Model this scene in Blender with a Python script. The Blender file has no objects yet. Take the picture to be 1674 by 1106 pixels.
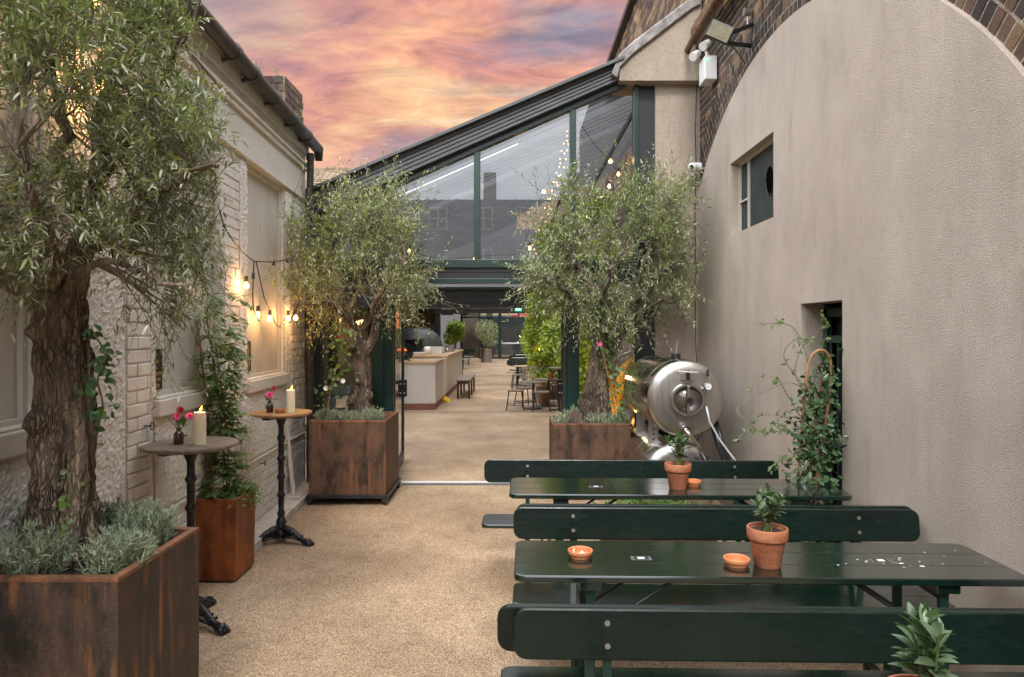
import bpy, math, random
import numpy as np
from mathutils import Vector, Matrix, noise
R = math.radians
rng = np.random.default_rng(7)
random.seed(7)
scn = bpy.context.scene
COL = scn.collection
F = 1116.0; H = 1.7; CX = 837.0; CY = 541.0
def PX(x, d): return (x - CX) / F * d
def PZ(y, d): return H + (CY - y) / F * d

# ------------------------------------------------------------------ mesh helpers
class MB:
    def __init__(s): s.v = []; s.f = []; s.c = []; s.m = []
    def add(s, vs, fs, col=None, mi=0):
        n = len(s.v); s.v.extend([tuple(v) for v in vs])
        for f in fs: s.f.append([i + n for i in f]); s.c.append(col); s.m.append(mi)
        return s
    def box(s, x0, x1, y0, y1, z0, z1, M=None, col=None, mi=0):
        vs = [Vector((x, y, z)) for x in (x0, x1) for y in (y0, y1) for z in (z0, z1)]
        if M is not None: vs = [M @ v for v in vs]
        return s.add(vs, [(0, 1, 3, 2), (4, 6, 7, 5), (0, 4, 5, 1), (2, 3, 7, 6), (0, 2, 6, 4), (1, 5, 7, 3)], col, mi)
    def bar(s, p, q, w, h=None, up=(0, 0, 1), mi=0):
        p = Vector(p); q = Vector(q); h = h or w; d = (q - p).normalized(); u = Vector(up)
        if abs(d.dot(u)) > .98: u = Vector((0, 1, 0))
        a = d.cross(u).normalized(); b = a.cross(d)
        vs = [e + a * (i * w / 2) + b * (j * h / 2) for e in (p, q) for i, j in ((-1, -1), (1, -1), (1, 1), (-1, 1))]
        return s.add(vs, [(0, 3, 2, 1), (4, 5, 6, 7), (0, 1, 5, 4), (1, 2, 6, 5), (2, 3, 7, 6), (3, 0, 4, 7)], None, mi)
    def tube(s, pts, rad, n=10, cap=True, mi=0):
        pts = [Vector(p) for p in pts]
        if not hasattr(rad, '__len__'): rad = [rad] * len(pts)
        base = len(s.v); ref = None
        for i, p in enumerate(pts):
            t = (pts[min(i + 1, len(pts) - 1)] - pts[max(i - 1, 0)])
            t = t.normalized() if t.length > 1e-9 else Vector((0, 0, 1))
            if ref is None:
                ref = Vector((1, 0, 0)) if abs(t.x) < .8 else Vector((0, 1, 0))
            a = (ref - t * ref.dot(t)).normalized(); ref = a; b = t.cross(a)
            for k in range(n):
                an = 2 * math.pi * k / n
                s.v.append(tuple(p + (a * math.cos(an) + b * math.sin(an)) * rad[i]))
        for i in range(len(pts) - 1):
            for k in range(n):
                k2 = (k + 1) % n
                s.f.append([base + i * n + k, base + i * n + k2, base + (i + 1) * n + k2, base + (i + 1) * n + k]); s.c.append(None); s.m.append(mi)
        if cap:
            s.f.append([base + k for k in range(n)][::-1]); s.c.append(None); s.m.append(mi)
            s.f.append([base + (len(pts) - 1) * n + k for k in range(n)]); s.c.append(None); s.m.append(mi)
        return s
    def lathe(s, prof, n=32, M=None, mi=0, cap=True):
        base = len(s.v)
        for r, z in prof:
            for k in range(n):
                an = 2 * math.pi * k / n
                v = Vector((r * math.cos(an), r * math.sin(an), z))
                s.v.append(tuple(M @ v if M is not None else v))
        for i in range(len(prof) - 1):
            for k in range(n):
                k2 = (k + 1) % n
                s.f.append([base + i * n + k, base + i * n + k2, base + (i + 1) * n + k2, base + (i + 1) * n + k]); s.c.append(None); s.m.append(mi)
        if cap:
            s.f.append([base + k for k in range(n)][::-1]); s.c.append(None); s.m.append(mi)
            s.f.append([base + (len(prof) - 1) * n + k for k in range(n)]); s.c.append(None); s.m.append(mi)
        return s
    def prism(s, poly, h0, h1, axis='y', col=None, mi=0):
        def P(a, b, h): return (a, h, b) if axis == 'y' else ((a, b, h) if axis == 'z' else (h, a, b))
        n = len(poly); vs = [P(a, b, h0) for a, b in poly] + [P(a, b, h1) for a, b in poly]
        fs = [list(range(n)), list(range(2 * n - 1, n - 1, -1))] + [(i, i + n, (i + 1) % n + n, (i + 1) % n) for i in range(n)]
        return s.add(vs, fs, col, mi)
    def build(s, name, mat, parent=None, smooth=False, bevel=0, label=None, keep=False):
        V = np.array(s.v, dtype=float).reshape(-1, 3)
        o = newobj(name, V, s.f, mat, parent, keep)
        me = o.data
        if any(c is not None for c in s.c):
            at = me.color_attributes.new('Col', 'FLOAT_COLOR', 'CORNER')
            arr = []
            for f, c in zip(s.f, s.c):
                c = c or (.5, .5, .5); arr.extend([c[0], c[1], c[2], 1.0] * len(f))
            at.data.foreach_set('color', arr)
        if any(s.m): me.polygons.foreach_set('material_index', s.m)
        if smooth: me.polygons.foreach_set('use_smooth', [True] * len(me.polygons))
        if bevel:
            b = o.modifiers.new('bevel', 'BEVEL'); b.width = bevel; b.segments = 2; b.limit_method = 'ANGLE'; b.angle_limit = R(35)
            if not smooth: me.polygons.foreach_set('use_smooth', [False] * len(me.polygons))
        if smooth == 'auto':
            me.polygons.foreach_set('use_smooth', [True] * len(me.polygons))
            sharp_by_angle(me, 35)
        if label: o['label'] = label
        return o
def sharp_by_angle(me, deg):
    import bmesh
    bm = bmesh.new(); bm.from_mesh(me)
    bmesh.ops.recalc_face_normals(bm, faces=bm.faces)
    for e in bm.edges:
        if len(e.link_faces) == 2 and e.calc_face_angle(0) > R(deg): e.smooth = False
    bm.to_mesh(me); bm.free()
def wl(o):
    p = Vector((0, 0, 0))
    while o is not None: p += o.location; o = o.parent
    return p
def newobj(name, V, faces, mat, parent=None, keep=False):
    me = bpy.data.meshes.new(name)
    if parent is not None: off = np.array(wl(parent)); loc = (0, 0, 0)
    elif keep: off = np.zeros(3); loc = (0, 0, 0)
    else:
        mn = V.min(0); mx = V.max(0); off = np.array([(mn[0] + mx[0]) / 2, (mn[1] + mx[1]) / 2, mn[2]]); loc = tuple(off)
    me.from_pydata((V - off).tolist(), [], faces)
    o = bpy.data.objects.new(name, me); COL.objects.link(o); o.location = loc
    if parent is not None: o.parent = parent
    for m in (mat if isinstance(mat, (list, tuple)) else [mat]): me.materials.append(m)
    return o
def empty(name, loc, label=None, cat=None, group=None):
    o = bpy.data.objects.new(name, None); COL.objects.link(o); o.location = loc; o.empty_display_size = .1
    if label: tag(o, label, cat, group)
    return o
def tag(o, label, cat, group=None):
    o['label'] = label; o['category'] = cat
    if group: o['group'] = group
    return o
def struct(o, kind='structure'): o['kind'] = kind; return o
def copy_tree(o, parent=None):
    c = o.copy(); COL.objects.link(c); c.parent = parent
    for ch in o.children: copy_tree(ch, c)
    return c
def place(o, loc, rz=0, label=None, cat=None, group=None, sc=None):
    o.location = loc; o.rotation_euler.z = rz
    if label: o['label'] = label
    if cat: o['category'] = cat
    if group: o['group'] = group
    if sc: o.scale = (sc, sc, sc)
    return o

# vectorised leaves -------------------------------------------------
LANCE = (np.array([(0, 0, 0), (.3, -.5, .02), (.3, .5, .02), (.68, -.42, .03), (.68, .42, .03), (1, 0, -.04)]), [[0, 1, 2], [1, 3, 4, 2], [3, 5, 4]])
BROAD = (np.array([(0, 0, 0), (.22, -.42, .05), (.22, 0, -.03), (.22, .42, .05), (.6, -.45, .04), (.6, 0, -.04), (.6, .45, .04), (1, 0, -.1)]),
         [[0, 1, 2], [0, 2, 3], [1, 4, 5, 2], [2, 5, 6, 3], [4, 7, 5], [5, 7, 6]])
NEEDLE = (np.array([(0, -.5, 0), (0, .5, 0), (.6, -.4, .05), (.6, .4, .05), (1, 0, 0)]), [[0, 2, 3, 1], [2, 4, 3]])
def nrm(a): return a / np.maximum(np.linalg.norm(a, axis=1, keepdims=True), 1e-9)
def leafv(P, D, N, L, W, T):
    D = nrm(D); S = nrm(np.cross(D, N)); N = np.cross(S, D); L = np.asarray(L)[:, None, None]; W = np.asarray(W)[:, None, None]
    t = T[0]
    V = P[:, None, :] + D[:, None, :] * t[None, :, 0:1] * L + S[:, None, :] * t[None, :, 1:2] * W + N[:, None, :] * t[None, :, 2:3] * L
    return V.reshape(-1, 3)
def tmesh(name, V, faces_t, nper, mat, parent=None, smooth=True):
    """mesh of many copies of one small template"""
    n = len(V) // nper
    flat = np.concatenate([np.array(f) for f in faces_t]); sizes = np.array([len(f) for f in faces_t])
    loops = (flat[None, :] + (np.arange(n) * nper)[:, None]).ravel().astype(np.int32)
    tot = np.tile(sizes, n).astype(np.int32); start = np.concatenate([[0], np.cumsum(tot)[:-1]]).astype(np.int32)
    me = bpy.data.meshes.new(name)
    off = np.array(wl(parent)) if parent is not None else np.array([V[:, 0].mean(), V[:, 1].mean(), V[:, 2].min()])
    me.vertices.add(len(V)); me.vertices.foreach_set('co', (V - off).astype(np.float32).ravel())
    me.loops.add(len(loops)); me.loops.foreach_set('vertex_index', loops)
    me.polygons.add(len(tot)); me.polygons.foreach_set('loop_start', start); me.polygons.foreach_set('loop_total', tot)
    me.update(calc_edges=True); me.validate()
    if smooth: me.polygons.foreach_set('use_smooth', [True] * len(me.polygons))
    me.materials.append(mat)
    o = bpy.data.objects.new(name, me); COL.objects.link(o)
    if parent is not None: o.parent = parent
    else: o.location = tuple(off)
    return o
def stemsv(A, B, C, ra, rb, rc):
    """3-sided stems through three points each"""
    D = nrm(C - A); ref = np.where(np.abs(D[:, 2:3]) > .9, np.array([[1., 0, 0]]), np.array([[0, 0, 1.]]))
    S = nrm(np.cross(D, ref)); U = np.cross(S, D); out = []
    for P, r in ((A, ra), (B, rb), (C, rc)):
        for k in range(3):
            a = 2 * math.pi * k / 3
            out.append(P + (S * math.cos(a) + U * math.sin(a)) * np.asarray(r).reshape(-1, 1))
    return np.stack(out, 1).reshape(-1, 3)
STEMF = [[0, 1, 4, 3], [1, 2, 5, 4], [2, 0, 3, 5], [3, 4, 7, 6], [4, 5, 8, 7], [5, 3, 6, 8]]
def rv(n, s=1.0): return rng.normal(size=(n, 3)) * s

# ------------------------------------------------------------------ materials
def mat(name, col, rough=.6, metal=0, col2=None, nscale=8, ndet=4, bump=0, bscale=60, coat=0, stretch=None, ramp=(.35, .65), spec=.5, island=0):
    m = bpy.data.materials.new(name); m.use_nodes = True; nt = m.node_tree; N = nt.nodes; L = nt.links
    b = N['Principled BSDF']; b.inputs['Roughness'].default_value = rough; b.inputs['Metallic'].default_value = metal
    b.inputs['Coat Weight'].default_value = coat; b.inputs['Specular IOR Level'].default_value = spec
    b.inputs['Base Color'].default_value = (*col, 1)
    tc = N.new('ShaderNodeTexCoord'); vec = tc.outputs['Object']
    if stretch:
        mp = N.new('ShaderNodeMapping'); mp.inputs['Scale'].default_value = stretch; L.new(vec, mp.inputs[0]); vec = mp.outputs[0]
    if col2 is not None:
        n = N.new('ShaderNodeTexNoise'); n.inputs['Scale'].default_value = nscale; n.inputs['Detail'].default_value = ndet; n.inputs['Roughness'].default_value = .65
        L.new(vec, n.inputs['Vector'])
        r = N.new('ShaderNodeValToRGB'); r.color_ramp.elements[0].position = ramp[0]; r.color_ramp.elements[1].position = ramp[1]
        r.color_ramp.elements[0].color = (*col, 1); r.color_ramp.elements[1].color = (*col2, 1)
        L.new(n.outputs['Fac'], r.inputs[0]); L.new(r.outputs[0], b.inputs['Base Color'])
    if bump:
        n2 = N.new('ShaderNodeTexNoise'); n2.inputs['Scale'].default_value = bscale; n2.inputs['Detail'].default_value = 4
        L.new(vec, n2.inputs['Vector']); bp = N.new('ShaderNodeBump'); bp.inputs['Strength'].default_value = min(1, bump); bp.inputs['Distance'].default_value = .01 * max(1, bump)
        L.new(n2.outputs['Fac'], bp.inputs['Height']); L.new(bp.outputs[0], b.inputs['Normal'])
    return m
def nodes(m): return m.node_tree.nodes, m.node_tree.links, m.node_tree.nodes['Principled BSDF']
def nd(N, t, **kw):
    n = N.new(t)
    for k, v in kw.items():
        if k.startswith('i_'):
            key = k[2:].replace('_', ' '); n.inputs[int(key) if key.isdigit() else key].default_value = v
        else: setattr(n, k, v)
    return n
def rampn(N, stops):
    r = N.new('ShaderNodeValToRGB'); cr = r.color_ramp
    while len(cr.elements) < len(stops): cr.elements.new(.5)
    for e, (p, c) in zip(cr.elements, stops): e.position = p; e.color = (*c, 1) if len(c) == 3 else c
    return r
def mixc(N, L, fac, a, b, mode='MIX'):
    m = N.new('ShaderNodeMix'); m.data_type = 'RGBA'; m.blend_type = mode
    for k, v in ((0, fac), (6, a), (7, b)):
        if isinstance(v, (int, float)): m.inputs[k].default_value = v
        elif isinstance(v, tuple): m.inputs[k].default_value = (*v, 1)
        else: L.new(v, m.inputs[k])
    return m.outputs[2]

def leafmat(name, top, top2, under, trans=.25, rough=.45):
    m = bpy.data.materials.new(name); m.use_nodes = True; N, L, b = nodes(m)
    g = N.new('ShaderNodeNewGeometry')
    r = rampn(N, [(0, top), (.6, top2), (.93, tuple(min(1, c * 1.7) for c in top2)), (1, (top2[0] * 2.2, top2[1] * 1.5, top2[2] * .8))])
    L.new(g.outputs['Random Per Island'], r.inputs[0])
    r2 = rampn(N, [(0, tuple(c * .75 for c in under)), (1, tuple(c * 1.2 for c in under))]); L.new(g.outputs['Random Per Island'], r2.inputs[0])
    c = mixc(N, L, g.outputs['Backfacing'], r.outputs[0], r2.outputs[0])
    L.new(c, b.inputs['Base Color']); b.inputs['Roughness'].default_value = rough; b.inputs['Specular IOR Level'].default_value = .4
    tr = N.new('ShaderNodeBsdfTranslucent'); L.new(mixc(N, L, .5, c, (top2[0] * 1.6, top2[1] * 1.8, top2[2] * .8)), tr.inputs[0])
    mx = N.new('ShaderNodeMixShader'); mx.inputs[0].default_value = trans
    L.new(b.outputs[0], mx.inputs[1]); L.new(tr.outputs[0], mx.inputs[2]); L.new(mx.outputs[0], N['Material Output'].inputs[0])
    return m
def emat(name, col, s):
    m = bpy.data.materials.new(name); m.use_nodes = True; N, L, b = nodes(m)
    b.inputs['Base Color'].default_value = (*col, 1); b.inputs['Emission Color'].default_value = (*col, 1); b.inputs['Emission Strength'].default_value = s
    return m
def glassmat(name, tint=(.9, .93, .95), refl=None, rough=0):
    m = bpy.data.materials.new(name); m.use_nodes = True; N = m.node_tree.nodes; L = m.node_tree.links
    N.remove(N['Principled BSDF'])
    t = nd(N, 'ShaderNodeBsdfTransparent'); t.inputs[0].default_value = (*tint, 1)
    g = nd(N, 'ShaderNodeBsdfGlossy'); g.inputs['Roughness'].default_value = rough
    mx = N.new('ShaderNodeMixShader')
    fr = nd(N, 'ShaderNodeFresnel', i_IOR=1.5)
    if refl:
        mp = nd(N, 'ShaderNodeMapRange'); mp.inputs[1].default_value = .04; mp.inputs[3].default_value = refl; L.new(fr.outputs[0], mp.inputs[0]); L.new(mp.outputs[0], mx.inputs[0])
    else: L.new(fr.outputs[0], mx.inputs[0])
    L.new(t.outputs[0], mx.inputs[1]); L.new(g.outputs[0], mx.inputs[2]); L.new(mx.outputs[0], N['Material Output'].inputs[0])
    return m

M = {}
# gravel (resin bound)
m = mat('gravel', (.4, .28, .17), .85); N, L, b = nodes(m); tc = nd(N, 'ShaderNodeTexCoord')
vo = nd(N, 'ShaderNodeTexVoronoi', i_Scale=210.0); L.new(tc.outputs['Object'], vo.inputs['Vector'])
sx = nd(N, 'ShaderNodeSeparateColor'); L.new(vo.outputs['Color'], sx.inputs[0])
r = rampn(N, [(0, (.09, .052, .03)), (.14, (.27, .175, .10)), (.5, (.445, .305, .185)), (.8, (.56, .41, .265)), (1, (.76, .62, .46))]); L.new(sx.outputs[0], r.inputs[0])
n1 = nd(N, 'ShaderNodeTexNoise', i_Scale=.9, i_Detail=5.0); L.new(tc.outputs['Object'], n1.inputs['Vector'])
r2 = rampn(N, [(.32, (.70, .67, .64)), (.64, (1.12, 1.12, 1.12))]); L.new(n1.outputs[0], r2.inputs[0])
n3 = nd(N, 'ShaderNodeTexNoise', i_Scale=5.0, i_Detail=6.0, i_Roughness=.7); L.new(tc.outputs['Object'], n3.inputs['Vector'])
r3 = rampn(N, [(.32, (.72, .68, .64)), (.5, (1, 1, 1))]); L.new(n3.outputs[0], r3.inputs[0])
c = mixc(N, L, 1.0, r.outputs[0], r2.outputs[0], 'MULTIPLY'); c = mixc(N, L, .7, c, r3.outputs[0], 'MULTIPLY'); L.new(c, b.inputs['Base Color'])
bp = nd(N, 'ShaderNodeBump', i_Strength=.7, i_Distance=.004); L.new(vo.outputs['Distance'], bp.inputs['Height']); bp.invert = True; L.new(bp.outputs[0], b.inputs['Normal'])
M['gravel'] = m
# stucco
def stucco(name, ca, cb, bs=70, bd=.006, streak=1.0):
    m = mat(name, ca, .92); N, L, b = nodes(m); tc = nd(N, 'ShaderNodeTexCoord'); o = tc.outputs['Object']
    mp = nd(N, 'ShaderNodeMapping'); mp.inputs['Scale'].default_value = (1.6, 1.6, .9); L.new(o, mp.inputs[0])
    n = nd(N, 'ShaderNodeTexNoise', i_Scale=1.2, i_Detail=7.0, i_Roughness=.7); L.new(mp.outputs[0], n.inputs['Vector'])
    r = rampn(N, [(.3, ca), (.62, cb)]); L.new(n.outputs[0], r.inputs[0])
    n2 = nd(N, 'ShaderNodeTexNoise', i_Scale=bs, i_Detail=5.0, i_Roughness=.75); L.new(o, n2.inputs['Vector'])
    r2 = rampn(N, [(.36, (.66, .63, .60)), (.56, (1.08, 1.08, 1.08))]); L.new(n2.outputs[0], r2.inputs[0])
    c = mixc(N, L, .85, r.outputs[0], r2.outputs[0], 'MULTIPLY')
    # weather runs, darker patches near ground
    mp2 = nd(N, 'ShaderNodeMapping'); mp2.inputs['Scale'].default_value = (6, 6, 1.1); L.new(o, mp2.inputs[0])
    n3 = nd(N, 'ShaderNodeTexNoise', i_Scale=1.2, i_Detail=5.0, i_Roughness=.6); L.new(mp2.outputs[0], n3.inputs['Vector'])
    r3 = rampn(N, [(.56, (1, 1, 1)), (.72, (.78, .74, .7))]); L.new(n3.outputs[0], r3.inputs[0])
    c = mixc(N, L, .5 * streak, c, r3.outputs[0], 'MULTIPLY'); L.new(c, b.inputs['Base Color'])
    bp = nd(N, 'ShaderNodeBump', i_Strength=.9, i_Distance=bd); L.new(n2.outputs[0], bp.inputs['Height']); L.new(bp.outputs[0], b.inputs['Normal'])
    return m
M['stucco'] = stucco('stucco', (.44, .370, .30), (.58, .50, .415), 140, .010)
M['stucco_dark'] = stucco('pillar_stucco', (.32, .265, .21), (.41, .345, .275), 85, .006)
M['render_white'] = mat('painted_render', (.58, .545, .485), .6, 0, (.68, .645, .58), 2.2, 6, .15, 40)
M['board'] = mat('painted_board', (.50, .465, .41), .5, 0, (.58, .545, .485), 1.4, 6, .06, 18, stretch=(2, 2, .5))
M['roughcast'] = mat('roughcast_render', (.57, .535, .48), .85, 0, (.76, .725, .66), 40, 5, .7, 90)
M['painted_brick'] = mat('painted_brick', (.60, .565, .51), .7, 0, (.74, .705, .645), 12, 5, .4, 60)
# brick with per-face colour
def colmat(name, rough=.9, bump=.6, bscale=50, nz=.7, dirt=(.25, .22, .2)):
    m = mat(name, (.3, .2, .15), rough); N, L, b = nodes(m); a = nd(N, 'ShaderNodeVertexColor', layer_name='Col'); tc = nd(N, 'ShaderNodeTexCoord')
    n = nd(N, 'ShaderNodeTexNoise', i_Scale=float(bscale), i_Detail=6.0, i_Roughness=.7); L.new(tc.outputs['Object'], n.inputs['Vector'])
    r = rampn(N, [(.3, (.5, .47, .45)), (.65, (1.25, 1.25, 1.25))]); L.new(n.outputs[0], r.inputs[0])
    c = mixc(N, L, nz, a.outputs[0], r.outputs[0], 'MULTIPLY')
    n2 = nd(N, 'ShaderNodeTexNoise', i_Scale=1.3, i_Detail=6.0); L.new(tc.outputs['Object'], n2.inputs['Vector'])
    r2 = rampn(N, [(.35, dirt), (.6, (1, 1, 1))]); L.new(n2.outputs[0], r2.inputs[0])
    c = mixc(N, L, .7, c, r2.outputs[0], 'MULTIPLY'); L.new(c, b.inputs['Base Color'])
    bp = nd(N, 'ShaderNodeBump', i_Strength=bump, i_Distance=.008); L.new(n.outputs[0], bp.inputs['Height']); L.new(bp.outputs[0], b.inputs['Normal'])
    return m
M['brick'] = colmat('stock_brick')
M['mortar'] = mat('lime_mortar', (.30, .25, .18), .95, 0, (.46, .40, .30), 14, 5, .8, 80)
M['mortar_dark'] = mat('sooty_mortar', (.20, .165, .12), .95, 0, (.42, .36, .27), 9, 5, .8, 80)
M['tile'] = colmat('roof_tile', .85, .4, 30, .5, (.6, .58, .55))
# corten
def corten(name, dark, mid, org, streak=.5):
    m = mat(name, mid, .62); N, L, b = nodes(m); tc = nd(N, 'ShaderNodeTexCoord'); o = tc.outputs['Object']
    b.inputs['Specular IOR Level'].default_value = .35
    mq = nd(N, 'ShaderNodeMapping'); mq.inputs['Scale'].default_value = (1, 1, .45); L.new(o, mq.inputs[0])
    n = nd(N, 'ShaderNodeTexNoise', i_Scale=8.0, i_Detail=10.0, i_Roughness=.72, i_Distortion=.3); L.new(mq.outputs[0], n.inputs['Vector'])
    r = rampn(N, [(.40, dark), (.52, mid), (.68, tuple(c * 1.45 for c in mid))]); L.new(n.outputs[0], r.inputs[0])
    mp = nd(N, 'ShaderNodeMapping'); mp.inputs['Scale'].default_value = (26, 26, 1.6); L.new(o, mp.inputs[0])
    n2 = nd(N, 'ShaderNodeTexNoise', i_Scale=1.0, i_Detail=3.0); L.new(mp.outputs[0], n2.inputs['Vector'])
    r2 = rampn(N, [(.52, (0, 0, 0)), (.62, (1, 1, 1))]); L.new(n2.outputs[0], r2.inputs[0])
    n4 = nd(N, 'ShaderNodeTexNoise', i_Scale=2.2, i_Detail=3.0); L.new(o, n4.inputs['Vector'])
    r4 = rampn(N, [(.42, (0, 0, 0)), (.56, (1, 1, 1))]); L.new(n4.outputs[0], r4.inputs[0])
    mu = nd(N, 'ShaderNodeMath', operation='MULTIPLY'); L.new(r2.outputs[0], mu.inputs[0]); L.new(r4.outputs[0], mu.inputs[1])
    mu2 = nd(N, 'ShaderNodeMath', operation='MULTIPLY'); L.new(mu.outputs[0], mu2.inputs[0]); mu2.inputs[1].default_value = streak
    c = mixc(N, L, mu2.outputs[0], r.outputs[0], org)
    n5 = nd(N, 'ShaderNodeTexNoise', i_Scale=90.0, i_Detail=4.0, i_Roughness=.8); L.new(o, n5.inputs['Vector'])
    r5 = rampn(N, [(.35, (.6, .6, .6)), (.65, (1.25, 1.2, 1.15))]); L.new(n5.outputs[0], r5.inputs[0])
    c = mixc(N, L, .8, c, r5.outputs[0], 'MULTIPLY'); L.new(c, b.inputs['Base Color'])
    rr = rampn(N, [(.35, (.45, .45, .45)), (.6, (.75, .75, .75))]); L.new(n.outputs[0], rr.inputs[0]); L.new(rr.outputs[0], b.inputs['Roughness'])
    bp = nd(N, 'ShaderNodeBump', i_Strength=.25, i_Distance=.003); L.new(n5.outputs[0], bp.inputs['Height']); L.new(bp.outputs[0], b.inputs['Normal'])
    return m
M['corten'] = corten('weathered_corten', (.024, .020, .017), (.075, .050, .037), (.34, .14, .045), .7)
M['corten_rim'] = corten('corten_rim', (.09, .05, .035), (.22, .10, .055), (.34, .14, .06), .3)
M['corten_mid'] = corten('brown_corten', (.040, .027, .020), (.110, .062, .040), (.26, .11, .05), .6)
M['corten_red'] = corten('rust_red_corten', (.13, .04, .015), (.28, .085, .025), (.38, .13, .03), .5)
# green paint with wear
def paint(name, c0, rough=.22, spk=.9, coat=.6):
    m = mat(name, c0, rough, 0, coat=coat); N, L, b = nodes(m); tc = nd(N, 'ShaderNodeTexCoord'); o = tc.outputs['Object']
    b.inputs['Coat Roughness'].default_value = .12
    n = nd(N, 'ShaderNodeTexNoise', i_Scale=3.0, i_Detail=6.0); L.new(o, n.inputs['Vector'])
    r = rampn(N, [(.3, tuple(c * .7 for c in c0)), (.7, tuple(c * 1.3 for c in c0))]); L.new(n.outputs[0], r.inputs[0])
    mp = nd(N, 'ShaderNodeMapping'); mp.inputs['Scale'].default_value = (5, 30, 30); L.new(o, mp.inputs[0])
    n2 = nd(N, 'ShaderNodeTexNoise', i_Scale=3.0, i_Detail=6.0, i_Roughness=.75); L.new(mp.outputs[0], n2.inputs['Vector'])
    r2 = rampn(N, [(.645, (0, 0, 0)), (.74, (.8, .8, .8))]); L.new(n2.outputs[0], r2.inputs[0])
    n3 = nd(N, 'ShaderNodeTexVoronoi', i_Scale=55.0); L.new(o, n3.inputs['Vector'])
    r3 = rampn(N, [(.045, (1, 1, 1)), (.075, (0, 0, 0))]); L.new(n3.outputs['Distance'], r3.inputs[0])
    nm = nd(N, 'ShaderNodeTexNoise', i_Scale=2.3, i_Detail=2.0); L.new(o, nm.inputs['Vector'])
    rm = rampn(N, [(.44, (0, 0, 0)), (.58, (1, 1, 1))]); L.new(nm.outputs[0], rm.inputs[0])
    c = mixc(N, L, 1.0, r3.outputs[0], rm.outputs[0], 'MULTIPLY'); c = mixc(N, L, 1.0, c, r2.outputs[0], 'LIGHTEN')
    c = mixc(N, L, spk * .6, (0.0, 0.0, 0.0), c); c = mixc(N, L, c, r.outputs[0], (.45, .47, .44)); L.new(c, b.inputs['Base Color'])
    rr = rampn(N, [(.3, (rough * .6,) * 3), (.7, (rough * 1.7,) * 3)]); L.new(n2.outputs[0], rr.inputs[0]); L.new(rr.outputs[0], b.inputs['Roughness'])
    bp = nd(N, 'ShaderNodeBump', i_Strength=.12, i_Distance=.004); L.new(n2.outputs[0], bp.inputs['Height']); L.new(bp.outputs[0], b.inputs['Normal'])
    return m
M['green'] = paint('worn_green_paint', (.0032, .0150, .0100), .13, .75, 1.0)
M['green_back'] = paint('green_backrest_paint', (.0030, .0115, .0082), .32, .35, .15); M['green_back'].node_tree.nodes['Principled BSDF'].inputs['Specular IOR Level'].default_value = .3
M['green_steel'] = mat('green_steel', (.004, .026, .019), .35, .0, (.008, .038, .027), 10)
M['green_frame'] = mat('green_frame', (.008, .030, .025), .35, 0, (.013, .040, .034), 6)
M['dark_metal'] = mat('anthracite_metal', (.020, .023, .025), .4, .2, (.030, .033, .036), 4)
M['grey_metal'] = mat('grey_cladding', (.065, .067, .07), .45, .2, (.095, .097, .10), 3, stretch=(.6, 6, 6))
M['black'] = mat('black_paint', (.012, .012, .013), .4, 0, (.03, .03, .03), 20)
M['void'] = mat('dark_opening', (.004, .004, .004), 1.0, spec=0.0)
M['black_iron'] = mat('worn_cast_iron', (.010, .010, .011), .35, .3, (.05, .05, .052), 30, 5, .3, 70, ramp=(.45, .75))
M['black_plastic'] = mat('black_plastic', (.015, .015, .017), .35)
M['pipe_black'] = mat('old_black_pipe', (.022, .021, .021), .45, 0, (.06, .055, .05), 12, 6, .2, 40, stretch=(1, .4, 1))
M['steel'] = mat('polished_steel', (.62, .60, .57), .16, 1, (.70, .68, .66), 5, 5, .02, 8)
m = mat('brushed_steel', (.62, .60, .57), .3, 1, (.72, .70, .68), 3, 6, .05, 160, stretch=(12, 1, 1)); M['brushed'] = mat('brushed_steel_end', (.46, .44, .42), .34, 1, (.60, .58, .56), 3, 6, .05, 160, stretch=(12, 1, 1))
M['steel_dull'] = mat('dull_steel', (.4, .39, .38), .4, 1, (.5, .49, .48), 12)
M['terracotta'] = mat('terracotta', (.36, .115, .05), .8, 0, (.60, .26, .14), 14, 8, .25, 60, ramp=(.35, .8))
M['terracotta_orange'] = mat('orange_clay', (.62, .22, .09), .6, 0, (.70, .27, .12), 9, 6, .1, 60)  # brighter, more even orange clay for the saucers
M['soil'] = mat('soil', (.018, .012, .008), .95, 0, (.07, .045, .03), 60, 6, 1, 60)
M['bark'] = mat('olive_bark', (.035, .024, .017), .9, 0, (.27, .20, .14), 14, 9, 2.2, 26, stretch=(2.0, 2.0, .9), ramp=(.40, .60))
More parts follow.
